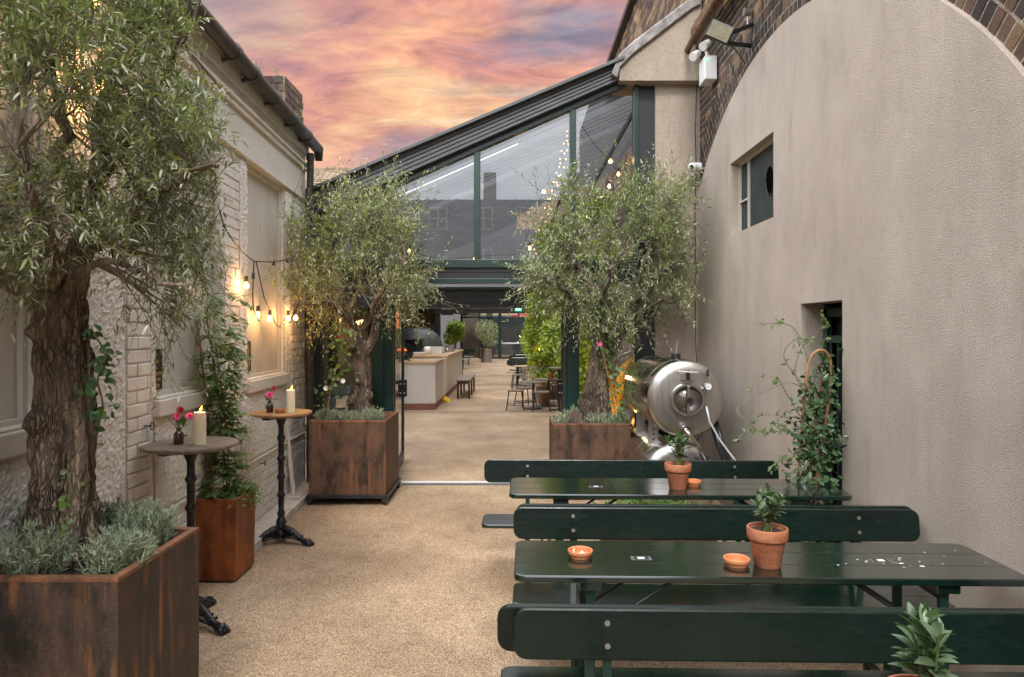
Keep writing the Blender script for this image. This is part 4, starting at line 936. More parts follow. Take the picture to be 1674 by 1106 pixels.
def make_bench():
    t = empty('beer_bench', (0, 0, 0))
    mb = MB(); mb.prism(roundrect(0, BL, 0, .27, .04), .424, .45, 'z'); s = mb.build('seat', M['green'], t, bevel=.006)
    mb = MB(); mb.box(.004, BL - .004, .134, .136, .447, .4506); mb.build('board_joint', M['black'], s)
    Mt = Matrix.Translation((0, .30, .655)) @ Matrix.Rotation(R(-7), 4, 'X')
    mb = MB(); pts = roundrect(0, BL, 0, .158, .045)
    vs = [Mt @ Vector((a, 0, b)) for a, b in pts] + [Mt @ Vector((a, .026, b)) for a, b in pts]; n = len(pts)
    mb.add(vs, [list(range(n)), list(range(2 * n - 1, n - 1, -1))] + [(i, i + n, (i + 1) % n + n, (i + 1) % n) for i in range(n)]); bk_ = mb.build('backrest', M['green_back'], t, bevel=.006)
    for x in (.30, 1.72):
        for z in (.045, .115): MB().tube([Mt @ Vector((x, -.004, z)), Mt @ Vector((x, .0305, z))], .009, 10).build('bolt', M['steel_dull'], bk_)
    for x in (.30, 1.72):
        MB().box(x - .04, x + .04, .02, .25, .39, .423).build('batten', M['green'], t)
        for y in (.04, .23): MB().bar((x, y, .40), (x, y, .005), .030, .018).build('leg', M['green_steel'], t)
        MB().bar((x, .27, .36), tuple(Mt @ Vector((x, .034, .13))), .028, .012).build('back_support', M['green_steel'], t)
        s_ = 1 if x < 1 else -1
        MB().bar((x, .04, .10), (x, .23, .10), .025, .015).build('cross_bar', M['green_steel'], t)
        for y in (.06, .21): MB().tube([(x, y, .20), (x + s_ * .22, y, .41)], .006, 6).build('brace', M['black'], t)
    return t
RT = R(-1.4)
tb = make_table(); bn = make_bench()
GT = 'green beer garden tables'; GB = 'green beer garden benches with backs'
place(tb, (-.018, 3.93, 0), RT, 'green folding table nearest the doorway, with one potted bay and one clay saucer', 'table', GT)
t2 = place(copy_tree(tb), (0.005, 2.62, 0), RT, 'scratched green folding table with the potted bay between two clay saucers and wet glare', 'table', GT)
t3 = place(copy_tree(tb), (.0, 1.30, 0), RT, 'nearest green folding table at the bottom edge carrying the largest bay plant', 'table', GT)
def bench(x, y, back, label, src=None):
    o = src or copy_tree(bn)
    if back > 0: place(o, (x, y, 0), RT, label, 'bench', GB)
    else: place(o, (x + BL * math.cos(RT), y + .27 + BL * math.sin(RT), 0), RT + math.pi, label, 'bench', GB)
    return o
bench(-.20, 4.41, 1, 'farthest of the near green benches, its back against the steel tanks side', bn)
bench(.03, 3.58, -1, 'green bench hidden back to back behind the bench of the middle table')
bench(.0, 3.13, 1, 'green bench beyond the middle table with a rounded backrest end by the rendered wall')
bench(-.04, 2.285, -1, 'green bench whose backrest peeks out just behind the nearest bench backrest')
bench(-.004, 1.87, 1, 'nearest green bench whose black looking backrest crosses the bottom right of the photo')

# inner yard benches and tables
k = 0
for (x, y, kind, back, lab) in ((-.12, 21.3, 't', 0, 'nearest'), (-.05, 24.2, 't', 0, 'second'), (.1, 27.2, 't', 0, 'farthest'),):
    place(copy_tree(tb), (x, y, 0), 0, lab + ' green table on the right of the far yard beside the vines', 'table', 'green tables in the far yard')
for (x, y, lab) in ((-.16, 20.7, 'green bench in front of the nearest far yard table'), (-.1, 22.0, 'green bench just behind the nearest far yard table'), (-.1, 24.9, 'green bench behind the second far yard table'), (.05, 27.9, 'green bench at the back of the far yard tables')):
    place(copy_tree(bn), (x, y, 0), 0, lab, 'bench', 'green benches in the far yard')
for (x, y, lab) in ((-4.4, 8.9, 'green bench behind the left side pane, nearest'), (-4.4, 10.9, 'green bench behind the left side pane, farther')):
    place(copy_tree(bn), (x, y, 0), 0, lab, 'bench', 'green benches behind the left side pane')
place(copy_tree(tb), (-4.4, 9.7, 0), 0, 'green table between the benches behind the left side pane', 'table')
for (x, y, kind, lab) in ((-3.9, 31, 't', 'green table just past the end of the serving counter'), (-3.9, 35, 't', 'green table farther past the serving counter'), (-3.9, 30.3, 'b', 'green bench just past the end of the serving counter'), (-3.9, 34.2, 'b', 'green bench farther past the serving counter')):
    place(copy_tree(tb if kind == 't' else bn), (x, y, 0), 0, lab, 'table' if kind == 't' else 'bench', 'green furniture past the counter')
# low dark bench by counter
lb2 = empty('low_bench', (-1.22, 18.6, 0), 'low dark slatted bench beside the serving counter', 'bench')
MB().box(-1.40, -1.05, 17.1, 19.4, .44, .48).build('seat', M['wood_grey'], lb2, bevel=.005)
MB().box(-1.38, -1.07, 17.12, 19.38, .38, .44).build('apron', M['black'], lb2)
for x in (-1.38, -1.10):
    for y in (17.12, 18.2, 19.32): MB().box(x, x + .045, y, y + .05, 0, .38).build('leg', M['black'], lb2)
# stools
def make_stool(h=.43, w=.34):
    t = empty('bar_stool', (0, 0, 0))
    MB().prism(roundrect(-w / 2, w / 2, -w / 2, w / 2, .05), h - .03, h, 'z').build('seat', M['wood_grey'], t, bevel=.004)
    for sx_ in (-1, 1):
        for sy_ in (-1, 1): MB().tube([(sx_ * w * .40, sy_ * w * .40, h - .03), (sx_ * w * .56, sy_ * w * .56, .0)], .012, 8).build('leg', M['black'], t)
    a = w * .52; mb = MB()
    for p, q in (((-a, -a), (a, -a)), ((a, -a), (a, a)), ((a, a), (-a, a)), ((-a, a), (-a, -a))): mb.tube([(p[0], p[1], .11), (q[0], q[1], .11)], .009, 6)
    mb.build('foot_ring', M['black'], t); return t
sl = make_stool(); GS = 'small black framed stools in the yard'
for i, (x, y, h, lab) in enumerate(((.07, 14.75, 0, 'front left stool beside the floor joint'), (.30, 15.4, .5, 'stool just behind the front left stool'), (.62, 14.45, 0, 'stool in front of the small pedestal table'), (.86, 16.2, .2, 'stool half hidden behind the right pedestal tables'), (.18, 20.2, .1, 'stool standing alone by the farther pedestal table'))):
    place(sl if i == 0 else copy_tree(sl), (x, y, 0), h, 'black framed ' + lab, 'stool', GS)
def ped_table(h, r_, loc, label, group=None, wood='wood_grey', name='pedestal_table'):
    t = empty(name, (0, 0, 0)); tag(t, label, 'table', group)
    MB().lathe([(.001, h - .025), (r_ - .01, h - .025), (r_, h - .015), (r_, h - .004), (r_ - .006, h), (.001, h)], 32).build('tabletop', M[wood], t, smooth='auto')
    MB().tube([(0, 0, .03), (0, 0, h - .025)], .028, 12).build('column', M['black'], t, smooth='auto')
    MB().lathe([(.001, 0), (.2, 0), (.2, .012), (.03, .03), (.001, .03)], 24).build('base', M['black'], t, smooth='auto'); t.location = loc; return t
ped_table(.60, .30, (.47, 14.95, 0), 'small round pedestal table with a flower bottle, behind the front stools')
ped_table(.62, .28, (.83, 15.5, 0), 'small round pedestal table with a terracotta pot, right of the flower one')
ped_table(.66, .36, (.40, 20.6, 0), 'pale round pedestal table farther back in the yard', wood='wood_counter')
ped_table(.92, .24, (1.02, 14.7, 0), 'tall dark round table half hidden by the right glass door')
# slatted chair and wooden pouf
chh = empty('slatted_chair', (.42, 16.4, 0), 'grey slatted metal chair behind the small pedestal table', 'chair')
MB().box(.25, .6, 16.3, 16.7, .40, .43).build('seat', M['steel_dull'], chh)
mb = MB()
for i in range(7): mb.box(.26 + i * .052, .285 + i * .052, 16.70, 16.72, .43, .80)
mb.box(.24, .61, 16.69, 16.73, .80, .84); mb.build('backrest', M['steel_dull'], chh)
for x in (.26, .58):
    for y in (16.32, 16.70): MB().box(x, x + .02, y, y + .02, 0, .42).build('leg', M['steel_dull'], chh)
wp = empty('wooden_tub', (.72, 15.9, 0), 'tapered wooden tub with a pale rim between the pedestal tables', 'tub')
MB().lathe([(.001, .0), (.11, 0), (.16, .42), (.001, .42)], 20, Matrix.Translation((.72, 15.9, 0))).build('body', M['wood_mid'], wp, smooth='auto')
MB().lathe([(.001, .42), (.20, .42), (.21, .50), (.001, .52)], 20, Matrix.Translation((.72, 15.9, 0))).build('lid', M['wood_counter'], wp, smooth='auto')
# corten boxes in yard
def cbox(x0, x1, y0, y1, h, m, name, label, group=None):
    b_ = empty(name, ((x0 + x1) / 2, (y0 + y1) / 2, 0), label, 'planter', group)
    t = .012; mb = MB(); mb.box(x0, x1, y0, y0 + t, 0, h); mb.box(x0, x1, y1 - t, y1, 0, h); mb.box(x0, x0 + t, y0 + t, y1 - t, 0, h); mb.box(x1 - t, x1, y0 + t, y1 - t, 0, h); mb.build('body', M[m], b_)
    MB().box(x0 + t, x1 - t, y0 + t, y1 - t, h - .07, h - .05).build('soil', M['soil'], b_); return b_
cbox(.80, 1.12, 18.0, 18.8, 1.05, 'corten_mid', 'tall_planter', 'tall rusty planter under the vines with a lit lamp')
cbox(.9, 2.0, 16.9, 17.6, .5, 'corten_mid', 'trough_planter', 'rusty trough planter at the foot of the yard vines')
cbox(1.0, 2.0, 8.3, 9.2, .45, 'corten_mid', 'trough_planter', 'rusty trough planter behind the right side pane')
for i, (x, z, lab) in enumerate(((.66, .95, 'left'), (.95, .95, 'right'), (.5, 1.05, 'upper'))):
    pass
def clay_pot(loc, r_=.075, h=.15, label='', m='terracotta', group='terracotta pots', ori=True):
    p = empty('terracotta_pot', loc, label, 'plant pot', group); x, y, z = loc; T = Matrix.Translation(loc)
    MB().lathe([(.001, 0), (r_ * .62, 0), (r_ * .66, h * .03), (r_ * .88, h * .68), (r_ * .90, h * .70), (r_ * 1.0, h * .715), (r_ * 1.02, h * .74), (r_ * 1.03, h * .97), (r_ * 1.0, h), (r_ * .93, h), (r_ * .90, h * .9), (r_ * .86, h * .88), (.001, h * .86)], 40, T).build('pot', M[m], p, smooth='auto')
    V = MB(); n = 24; V.lathe([(.001, h * .90), (r_ * .5, h * .905), (r_ * .90, h * .89)], 24, T, cap=False); V.build('soil', M['soil'], p)
    return p
clay_pot((.62, 18.0, .80), .09, .17, 'terracotta pot on the left of the row of hanging pots by the vines')
clay_pot((.77, 17.8, .74), .09, .17, 'terracotta pot beside the lamp by the vines')
clay_pot((.86, 15.3, .62), .08, .16, 'terracotta pot with a leafy herb on the right pedestal table')
weed((.86, 15.3, .76), 14, .26, .6, M['fern'], 'potted_herb', 'leafy green herb in the pot on the right pedestal table', .05)
for (x, y, lab) in ((.62, 18.0, 'left'), (.77, 17.8, 'right')):
    MB  # shelf
sh_ = empty('pot_shelf', (.7, 17.9, 0), 'narrow wooden shelf carrying the clay pots by the vines', 'shelf')
MB().box(.5, .8, 17.7, 18.15, .72, .74).box(.55, .72, 17.86, 18.1, .74, .80).build('board', M['wood_mid'], sh_); MB().box(.52, .56, 17.8, 17.84, 0, .72).box(.76, .8, 17.8, 17.84, 0, .72).build('leg', M['wood_mid'], sh_)
# ------------------------------------------------------------------ cast iron poseur tables
def poseur(loc, rot, r_, h, wood, label):
    t = empty('poseur_table', (0, 0, 0)); tag(t, label, 'table', 'tall round cast iron tables')
    tp = MB().lathe([(.001, h - .028), (r_ - .03, h - .028), (r_ - .004, h - .016), (r_, h - .008), (r_ - .004, h), (.001, h)], 48).build('tabletop', M[wood], t, smooth='auto')
    mb = MB()
    for x in (-.085, .075): mb.box(x - .0012, x + .0012, -math.sqrt(r_ ** 2 - x * x) + .005, math.sqrt(r_ ** 2 - x * x) - .005, h - .002, h + .0006)
    mb.build('board_joint', M['black'], tp)
    mb = MB(); mb.box(-.17, .17, -.03, .03, h - .045, h - .028); mb.box(-.03, .03, -.19, .19, h - .046, h - .029); mb.build('cleat', M['black_iron'], t)
    prof = [(.045, h - .03), (.045, h - .05), (.03, h - .09), (.022, h - .11)]
    for zz in (h * .80, h * .64, h * .50, h * .36, h * .22):
        prof += [(.0215, zz + .03), (.030 if zz != h * .64 else .032, zz + .012), (.034, zz), (.028, zz - .012), (.0235, zz - .02)]
    prof += [(.028, .20), (.040, .17), (.036, .12), (.05, .09), (.06, .06), (.001, .06)]
    MB().lathe([(.001, h - .03)] + prof, 20).build('column', M['black_iron'], t, smooth=True)
    for k in range(3):
        a = 2 * math.pi * k / 3
        D = Vector((math.cos(a), math.sin(a), 0)); pts = [Vector((0, 0, .105)) + D * .02, D * .07 + Vector((0, 0, .11)), D * .13 + Vector((0, 0, .085)), D * .19 + Vector((0, 0, .045)), D * .235 + Vector((0, 0, .026)), D * .265 + Vector((0, 0, .03)), D * .285 + Vector((0, 0, .022))]
        mb = MB(); mb.tube(pts, [.035, .030, .024, .020, .026, .030, .016], 12)
        S = D.cross(Vector((0, 0, 1)))
        for s_ in (-1, 0, 1):
            mb.tube([D * .235 + S * .016 * s_ + Vector((0, 0, .026)), D * .275 + S * .022 * s_ + Vector((0, 0, .024)), D * .300 + S * .022 * s_ + Vector((0, 0, .008))], [.014, .015, .008], 8)
        for q in range(5):
            c = D * (.05 + q * .034) + Vector((0, 0, .118 - q * .014)); mb.tube([c - S * .03, c + S * .03], .009, 6)
        mb.tube([D * .03 + S * .03 + Vector((0, 0, .05)), D * .12 + S * .035 + Vector((0, 0, .06)), D * .20 + S * .0 + Vector((0, 0, .03))], .010, 8)
        mb.tube([D * .03 - S * .03 + Vector((0, 0, .05)), D * .12 - S * .035 + Vector((0, 0, .06)), D * .20 + Vector((0, 0, .03))], .010, 8)
        mb.build('foot', M['black_iron'], t, smooth=True)
    t.location = loc; t.rotation_euler.z = rot
    return t
P1 = (-1.865, 3.965); P2 = (-1.86, 5.50)
poseur((P1[0], P1[1], 0), R(-28), .262, 1.05, 'wood_grey', 'tall table with a weathered grey round top between the large planter and the small planter')
poseur((P2[0], P2[1], 0), R(-20), .242, 1.05, 'wood_gold', 'tall table with a golden varnished round top in front of the waste pipe')
def candle(x, y, z, r_, h, label):
    c = empty('pillar_candle', (x, y, z), label, 'candle', 'lit pillar candles')
    T = Matrix.Translation((x, y, z))
    MB().lathe([(.001, 0), (r_, 0), (r_, h - .004), (r_ - .004, h), (r_ - .010, h - .004), (.001, h - .012)], 32, T).build('wax', M['wax'], c, smooth='auto')
    MB().tube([(x, y, z + h - .014), (x + .002, y, z + h + .004)], .0015, 5).build('wick', M['black'], c)
    MB().lathe([(.0005, 0), (.006, .008), (.0075, .016), (.004, .030), (.0005, .042)], 10, Matrix.Translation((x, y, z + h - .002)) @ Matrix.Rotation(R(18), 4, 'Y')).build('flame', M['flame'], c, smooth=True)
    point_light((x, y, z + h + .02), .35, r=.01, parent=c)
candle(PX(324, 3.9), 3.92, 1.05, .034, .185, 'tall cream pillar candle burning on the grey topped tall table')
candle(PX(475, 5.46), 5.47, 1.05, .033, .180, 'cream pillar candle burning on the golden topped tall table')
def bottle(x, y, z, label, flowers):
    b_ = empty('flower_bottle', (x, y, z), label, 'vase', 'amber bottle vases with flowers')
    MB().lathe([(.001, 0), (.026, 0), (.028, .004), (.028, .055), (.024, .066), (.013, .076), (.012, .092), (.014, .095), (.010, .096), (.008, .05), (.001, .05)], 24, Matrix.Translation((x, y, z))).build('bottle', M['amber'], b_, smooth='auto')
    mb = MB()
    for (dx, dy, dz, s, m, n) in flowers: mb.tube([(x, y, z + .05), (x + dx * .3, y + dy * .3, z + .10), (x + dx, y + dy, z + dz)], .0016, 5)
    mb.build('stems', M['stem_green'], b_)
    for (dx, dy, dz, s, m, n) in flowers:
        if m is None: continue
        c = np.array([x + dx, y + dy, z + dz]); rows = []
        V = []
        for ring in range(4):
            k = n; an = np.linspace(0, 2 * np.pi, k, endpoint=False) + ring * .3; el = .1 + ring * .35
            ax = np.array([.25, -.85, .45]); ax /= np.linalg.norm(ax); u = np.cross(ax, [0, 0, 1.]); u /= np.linalg.norm(u); w_ = np.cross(ax, u)
            D = (u[None] * np.cos(an)[:, None] + w_[None] * np.sin(an)[:, None]) * math.cos(el) + ax * math.sin(el)
            V.append(leafv(np.tile(c, (k, 1)), D, np.tile(ax, (k, 1)), np.full(k, s * (1 - ring * .17)), np.full(k, s * .34), LANCE))
        tmesh('flower_head', np.concatenate(V), LANCE[1], 6, m, b_)
    k = 7; P = np.tile([x, y, z + .095], (k, 1)) + rv(k, .012); tmesh('leaves', leafv(P, nrm(rv(k) + np.array([0, 0, .6])), rv(k), rng.uniform(.04, .07, k), rng.uniform(.025, .04, k), BROAD), BROAD[1], 8, M['bay'], b_)
bottle(PX(292, 3.93), 3.93, 1.05, 'amber bottle with crimson and pink flowers on the grey topped tall table', [(-.01, 0, .155, .026, M['pink'], 14), (.005, .01, .195, .026, M['crimson'], 12), (.062, .0, .160, .026, M['pink'], 12), (-.06, 0, .15, .02, None, 0)])
bottle(PX(441, 5.46), 5.46, 1.05, 'amber bottle with a pink daisy and a purple flower on the golden topped tall table', [(.0, -.01, .140, .034, M['pink'], 18), (.03, .01, .190, .026, M['crimson'], 12), (-.02, 0, .2, .02, None, 0)])
def saucer(x, y, z, r_, label, m='terracotta_orange', ash=False, group='clay saucers used as ashtrays'):
    s = empty('clay_saucer', (x, y, z), label, 'saucer', group); T = Matrix.Translation((x, y, z))
    MB().lathe([(.001, 0), (r_ * .80, 0), (r_ * .84, .004), (r_ * .86, .013), (r_ * .98, .016), (r_, .020), (r_, .028), (r_ * .96, .030), (r_ * .88, .028), (r_ * .82, .008), (.001, .007)], 40, T).build('dish', M[m], s, smooth='auto')
    if ash:
        mb = MB(); mb.tube([(x - .03, y, z + .010), (x - .025, y + .006, z + .034)], .0038, 8); mb.tube([(x - .005, y - .005, z + .012), (x + .018, y + .005, z + .014)], .004, 8); mb.tube([(x + .0, y + .01, z + .012), (x + .012, y + .014, z + .018)], .004, 8); mb.build('cigarette_ends', M['wax'], s)
    return s
saucer(PX(459, 5.46), 5.44, 1.05, .042, 'low red clay saucer beside the candle on the golden topped tall table', 'terracotta')
saucer(PX(949, 2.83), 2.84, TZ, .052, 'clay saucer holding cigarette ends at the left of the middle table', ash=True)
saucer(PX(1204, 2.74), 2.74, TZ, .052, 'empty clay saucer right beside the potted bay of the middle table')
saucer(PX(1134, 4.15), 4.16, TZ, .048, 'clay saucer behind the potted bay of the farthest near table')
# stickers on tables
def sticker(x, y, label, w=.07, h=.045):
    s = empty('table_sticker', (x, y, TZ), label, 'sticker', 'small stickers on the green tables')
    MB().box(x - w * .6, x + w * .6, y - h * .5, y + h * .5, TZ + .0002, TZ + .0008).build('film', M['steel_dull'], s)
    MB().box(x - w * .42, x + w * .42, y - h * .42, y + h * .42, TZ + .0008, TZ + .0013).build('backing', M['sign_green'], s); MB().box(x - w * .2, x + w * .2, y - h * .25, y + h * .25, TZ + .0013, TZ + .0018).build('card', M['white'], s)
sticker(PX(1048, 2.82), 2.82, 'small sticker between the two saucers of the middle table')
sticker(PX(1440, 2.79), 2.79, 'small sticker near the right end of the middle table'); sticker(PX(974, 4.12), 4.12, 'small sticker near the left end of the farthest near table'); sticker(PX(1256, 4.08), 4.08, 'small sticker near the right end of the farthest near table')

sp = MB(); g0_ = np.random.default_rng(3)
for i in range(26):
    px_ = 1470 + g0_.normal() * 38; py_ = 912 + g0_.normal() * 7; d_ = F * (H - TZ) / (py_ - CY); r0_ = abs(g0_.normal()) * .0028 + .0012
    sp.add([(PX(px_, d_) + r0_ * (1.5 + .5 * math.sin(k * 3 + i)) * math.cos(k * .785), d_ + r0_ * math.sin(k * .785), TZ + .0012) for k in range(8)], [list(range(8))])
sp.build('paint_spots', M['white'], t2)['kind'] = 'stuff'
# bay plants in pots
def bay(x, y, z, h, n, L, seed, label, spread=.07, nst=4, scale=1):
    rng2 = np.random.default_rng(seed); root = empty('bay_plant', (x, y, z), label, 'plant', 'young bay plants in clay pots')
    mb = MB(); P = []; D = []
    for s in range(nst):
        a = rng2.uniform(0, 6.28); q = rng2.uniform(.2, 1) * spread if s else .01; top = Vector((x + q * math.cos(a), y + q * math.sin(a), z + h * rng2.uniform(.65, .95) if s else z + h * .95)); b0 = Vector((x + rng2.uniform(-.012, .012), y + rng2.uniform(-.012, .012), z)); mid = b0.lerp(top, .5) + Vector((0, 0, .01))
        mb.tube([b0, mid, top], [.0035 * scale, .0028 * scale, .0015 * scale], 6)
        for k in range(n):
            t = .28 + .72 * (k + 1) / n; p = (1 - t) ** 2 * b0 + 2 * t * (1 - t) * mid + t * t * top; an = k * 2.4 + rng2.uniform(-.3, .3); el = .15 + .95 * t ** 3 + rng2.uniform(-.25, .25)
            P.append(p); D.append((math.cos(an) * math.cos(el), math.sin(an) * math.cos(el), math.sin(el)))
    P = np.array(P); D = np.array(D); nn = len(P)
    mb.build('stem', M['stem_green'], root)
    up = np.tile([0, 0, 1.], (nn, 1)) + rng2.normal(size=(nn, 3)) * .25; s_ = rng2.uniform(.65, 1.1, nn) * L
    # smoother leaf: 12-vert template
    u = [0, .15, .35, .6, .82, 1]; wv = [0.04, .30, .48, .46, .27, .02]; t = []
    for uu, w_ in zip(u, wv):
        cv = .10 * math.sin(uu * 2.6) - .12 * uu * uu
        t += [(uu, -w_, cv + .10 * w_), (uu, 0, cv - .03), (uu, w_, cv + .10 * w_)]
    fs = []
    for i in range(5): fs += [[i * 3, i * 3 + 3, i * 3 + 4, i * 3 + 1], [i * 3 + 1, i * 3 + 4, i * 3 + 5, i * 3 + 2]]
    T = (np.array(t), fs)
    tmesh('foliage', leafv(P, D, up, s_, s_ * .40, T), fs, 18, M['bay'], root); return root
clay_pot((PX(1256, 2.72), 2.73, TZ), .077, .155, 'terracotta pot holding a bay on the middle table')
bay(PX(1256, 2.72), 2.73, TZ + .135, .155, 13, .054, 11, 'bay plant in the clay pot on the middle table', .07, 8)
clay_pot((PX(1109, 4.06), 4.07, TZ), .077, .152, 'terracotta pot holding a bay on the farthest near table')
bay(PX(1109, 4.06), 4.07, TZ + .13, .18, 11, .055, 5, 'dark bay plant in the clay pot on the farthest near table', .075, 9)
clay_pot((PX(1512, 1.49), 1.49, TZ), .08, .150, 'terracotta pot just below the picture edge holding the nearest bay')
bay(PX(1512, 1.49), 1.49, TZ + .13, .18, 12, .060, 23, 'large leaved bay plant at the bottom right corner, nearest the camera', .06, 8, 1.3)

# ------------------------------------------------------------------ stainless tanks
def tank(cx, y0, y1, cz, r_, label, full=True):
    t = empty('steel_tank', (cx, (y0 + y1) / 2, cz - r_), label, 'tank', 'stacked steel tanks')
    A = Matrix.Translation((cx, y0, cz)) @ Matrix.Rotation(R(-90), 4, 'X')   # z -> +y
    L_ = y1 - y0
    MB().lathe([(r_ * .985, .03), (r_, .05), (r_, L_ - .06), (r_ * .8, L_ - .01), (.001, L_)], 72, A).build('shell', M['steel'], t, smooth='auto')
    MB().lathe([(.001, -.020), (r_ * .4, -.019), (r_ * .75, -.013), (r_ * .93, -.003), (r_ * .975, .012), (r_ * .985, .04)], 72, A).build('end_cap', M['brushed'], t, smooth=True)
    for q in (.15, .42, .9): MB().lathe([(r_ + .0, q * L_ - .006), (r_ + .002, q * L_ - .003), (r_ + .002, q * L_ + .003), (r_, q * L_ + .006)], 72, A, cap=False).build('weld_band', M['steel'], t, smooth=True)
    B = A @ Matrix.Translation((0, 0, -.03))
    S = Matrix.Diagonal((1.05, .98, 1, 1))
    mw = MB().lathe([(.142, .0), (.142, -.025), (.136, -.035), (.118, -.035), (.112, -.02), (.108, .0)], 48, B @ S, cap=False).build('manway_ring', M['brushed'], t, smooth='auto')
    MB().lathe([(.001, -.012), (.109, -.006), (.11, .0)], 40, B @ S).build('manway_cover', M['sight_glass'], mw, smooth=True)
    mb = MB(); mb.box(cx - .010, cx + .010, y0 - .085, y0 - .070, cz - .115, cz + .115); mb.build('clamp_bar', M['brushed'], mw, bevel=.003)
    MB().tube([(cx, y0 - .07, cz), (cx, y0 - .115, cz)], [.022, .026], 16).build('clamp_knob', M['black_plastic'], mw, smooth='auto')
    return t
TX = PX(1122, 5.85); tr_ = .335
tz1 = PZ(652, 5.85); tz0 = .36 + .02
t1 = tank(TX, 5.85, 7.15, tz1, tr_, 'upper of the two stacked stainless steel tanks by the rendered wall')
t0 = tank(TX - .05, 5.85, 7.15, tz1 - .71, tr_, 'lower stainless steel tank, mostly hidden by the far bench')
# plate, gauge, outlet on upper
MB().box(TX - .055, TX + .045, 5.79, 5.835, tz1 + .165, tz1 + .225).build('name_plate', M['steel_dull'], t1, bevel=.003)
MB().box(TX - .02, TX + .015, 5.775, 5.80, tz1 + .17, tz1 + .25).build('latch', M['black_plastic'], t1, bevel=.008)
MB().tube([(TX - .085, 5.785, tz1 + .242), (TX - .0, 5.772, tz1 + .236), (TX + .085, 5.785, tz1 + .232)], .006, 8).build('blue_tube', M['blue'] if 0 else M['white_pipe'], t1)
gx = TX + .155
pv = MB(); pv.tube([(gx - .02, 5.83, tz1 + .09), (gx - .02, 5.78, tz1 + .09)], .014, 10); pv.tube([(gx - .005, 5.78, tz1 - .02), (gx, 5.78, tz1 + .10), (gx + .005, 5.78, tz1 + .20)], .010, 10); pv.build('valve', M['brushed'], t1, smooth='auto')
MB().lathe([(.001, 0), (.013, 0), (.018, .012), (.010, .02), (.018, .032), (.010, .04), (.016, .052), (.001, .062)], 14, Matrix.Translation((gx + .006, 5.78, tz1 + .20))).build('valve_knob', M['black_plastic'], t1, smooth=True)
ga = MB().tube([(gx + .005, 5.775, tz1 + .115), (gx + .005, 5.745, tz1 + .115)], .031, 24).build('gauge', M['brushed'], t1, smooth='auto')
MB().tube([(gx + .005, 5.746, tz1 + .115), (gx + .005, 5.743, tz1 + .115)], .026, 24).build('gauge_face', M['white'], ga)
MB().bar((gx - .012, 5.742, tz1 + .118), (gx + .012, 5.742, tz1 + .112), .004, .002).build('needle', M['black'], ga)
MB().tube([(gx - .005, 5.78, tz1 - .02), (gx - .005, 5.78, tz1 - .05)], .014, 10).build('hose_tail', M['brushed'], t1)
mb = MB(); mb.tube([(TX - .02, 5.85, tz1 - .25), (TX - .02, 5.78, tz1 - .26), (TX - .0, 5.74, tz1 - .29)], .026, 14); mb.tube([(TX - .02, 5.80, tz1 - .26), (TX - .02, 5.77, tz1 - .26)], .036, 14); mb.tube([(TX + .0, 5.74, tz1 - .29), (TX + .06, 5.72, tz1 - .37), (TX + .09, 5.72, tz1 - .43)], [.014, .014, .02], 10); mb.build('outlet', M['steel'], t1, smooth='auto')
MB().lathe([(.001, 0), (.042, 0), (.045, .02), (.04, .055), (.001, .055)], 18, Matrix.Translation((PX(1107, 6.1) , 6.15, tz1 + tr_ - .01))).build('top_fitting', M['black_plastic'], t1, smooth='auto')
MB().tube([(PX(1107, 6.1), 6.15, tz1 + tr_ + .04), (PX(1110, 6.1), 6.15, tz1 + tr_ + .16)], .010, 10).build('vent_pipe', M['steel_dull'], t1)
for yy in (6.15, 6.75):
    for sx_ in (-1, 1):
        xx = TX - .02 + sx_ * .20; MB().box(xx - .045, xx + .045, yy, yy + .006, tz1 - .46, tz1 - .20).build('stacking_bracket', M['steel_dull'], t1, bevel=.003)
mb = MB()
for sx_ in (-1, 1):
    for zz in (-.39, -.345, -.30): mb.tube([(TX - .02 + sx_ * .2, 6.149, tz1 + zz), (TX - .02 + sx_ * .2, 6.146, tz1 + zz)], .009, 10)
mb.build('bracket_holes', M['black'], t1)
mb = MB(); zb = tz1 - .71 - tr_
for yy in (6.1, 6.9):
    for sx_ in (-1, 1): mb.bar((TX - .05 + sx_ * .2, yy, zb + .08), (TX - .05 + sx_ * .24, yy, .0), .05, .05)
mb.build('foot', M['steel_dull'], t0)
# hoses
mb = MB(); mb.tube([(gx - .005, 5.78, tz1 - .05), (gx + .02, 5.77, tz1 - .18), (gx + .10, 5.76, tz1 - .33), (gx + .20, 5.74, tz1 - .47), (gx + .27, 5.72, tz1 - .56)], .009, 10)
tag(mb.build('beer_line', M['hose'], smooth=True), 'thin pale hose hanging from the gauge valve of the upper tank', 'hose')
cnx, cnz = gx + .28, tz1 - .57
mb = MB(); mb.tube([(cnx, 5.7, cnz), (cnx - .07, 5.7, cnz + .04), (cnx - .18, 5.7, cnz + .045), (cnx - .27, 5.7, cnz - .01), (cnx - .32, 5.7, cnz - .10)], .009, 10)
tag(mb.build('beer_line', M['hose'], smooth=True), 'pale hose arching from the lower tank to the wall coupling', 'hose')
cp_ = empty('hose_coupling', (cnx + .02, 5.72, 0), 'steel hose coupling on a grey pipe beside the tanks', 'coupling')
MB().tube([(cnx - .03, 5.76, .0), (cnx - .03, 5.76, cnz - .06)], .034, 14).build('pipe', M['dark_metal'], cp_, smooth='auto')
MB().tube([(cnx - .01, 5.7, cnz + .02), (cnx + .03, 5.7, cnz - .05), (cnx + .06, 5.7, cnz - .09)], [.013, .018, .013], 10).tube([(cnx - .02, 5.7, cnz - .02), (cnx + .05, 5.7, cnz + .0)], .011, 10).build('fitting', M['steel'], cp_, smooth='auto')
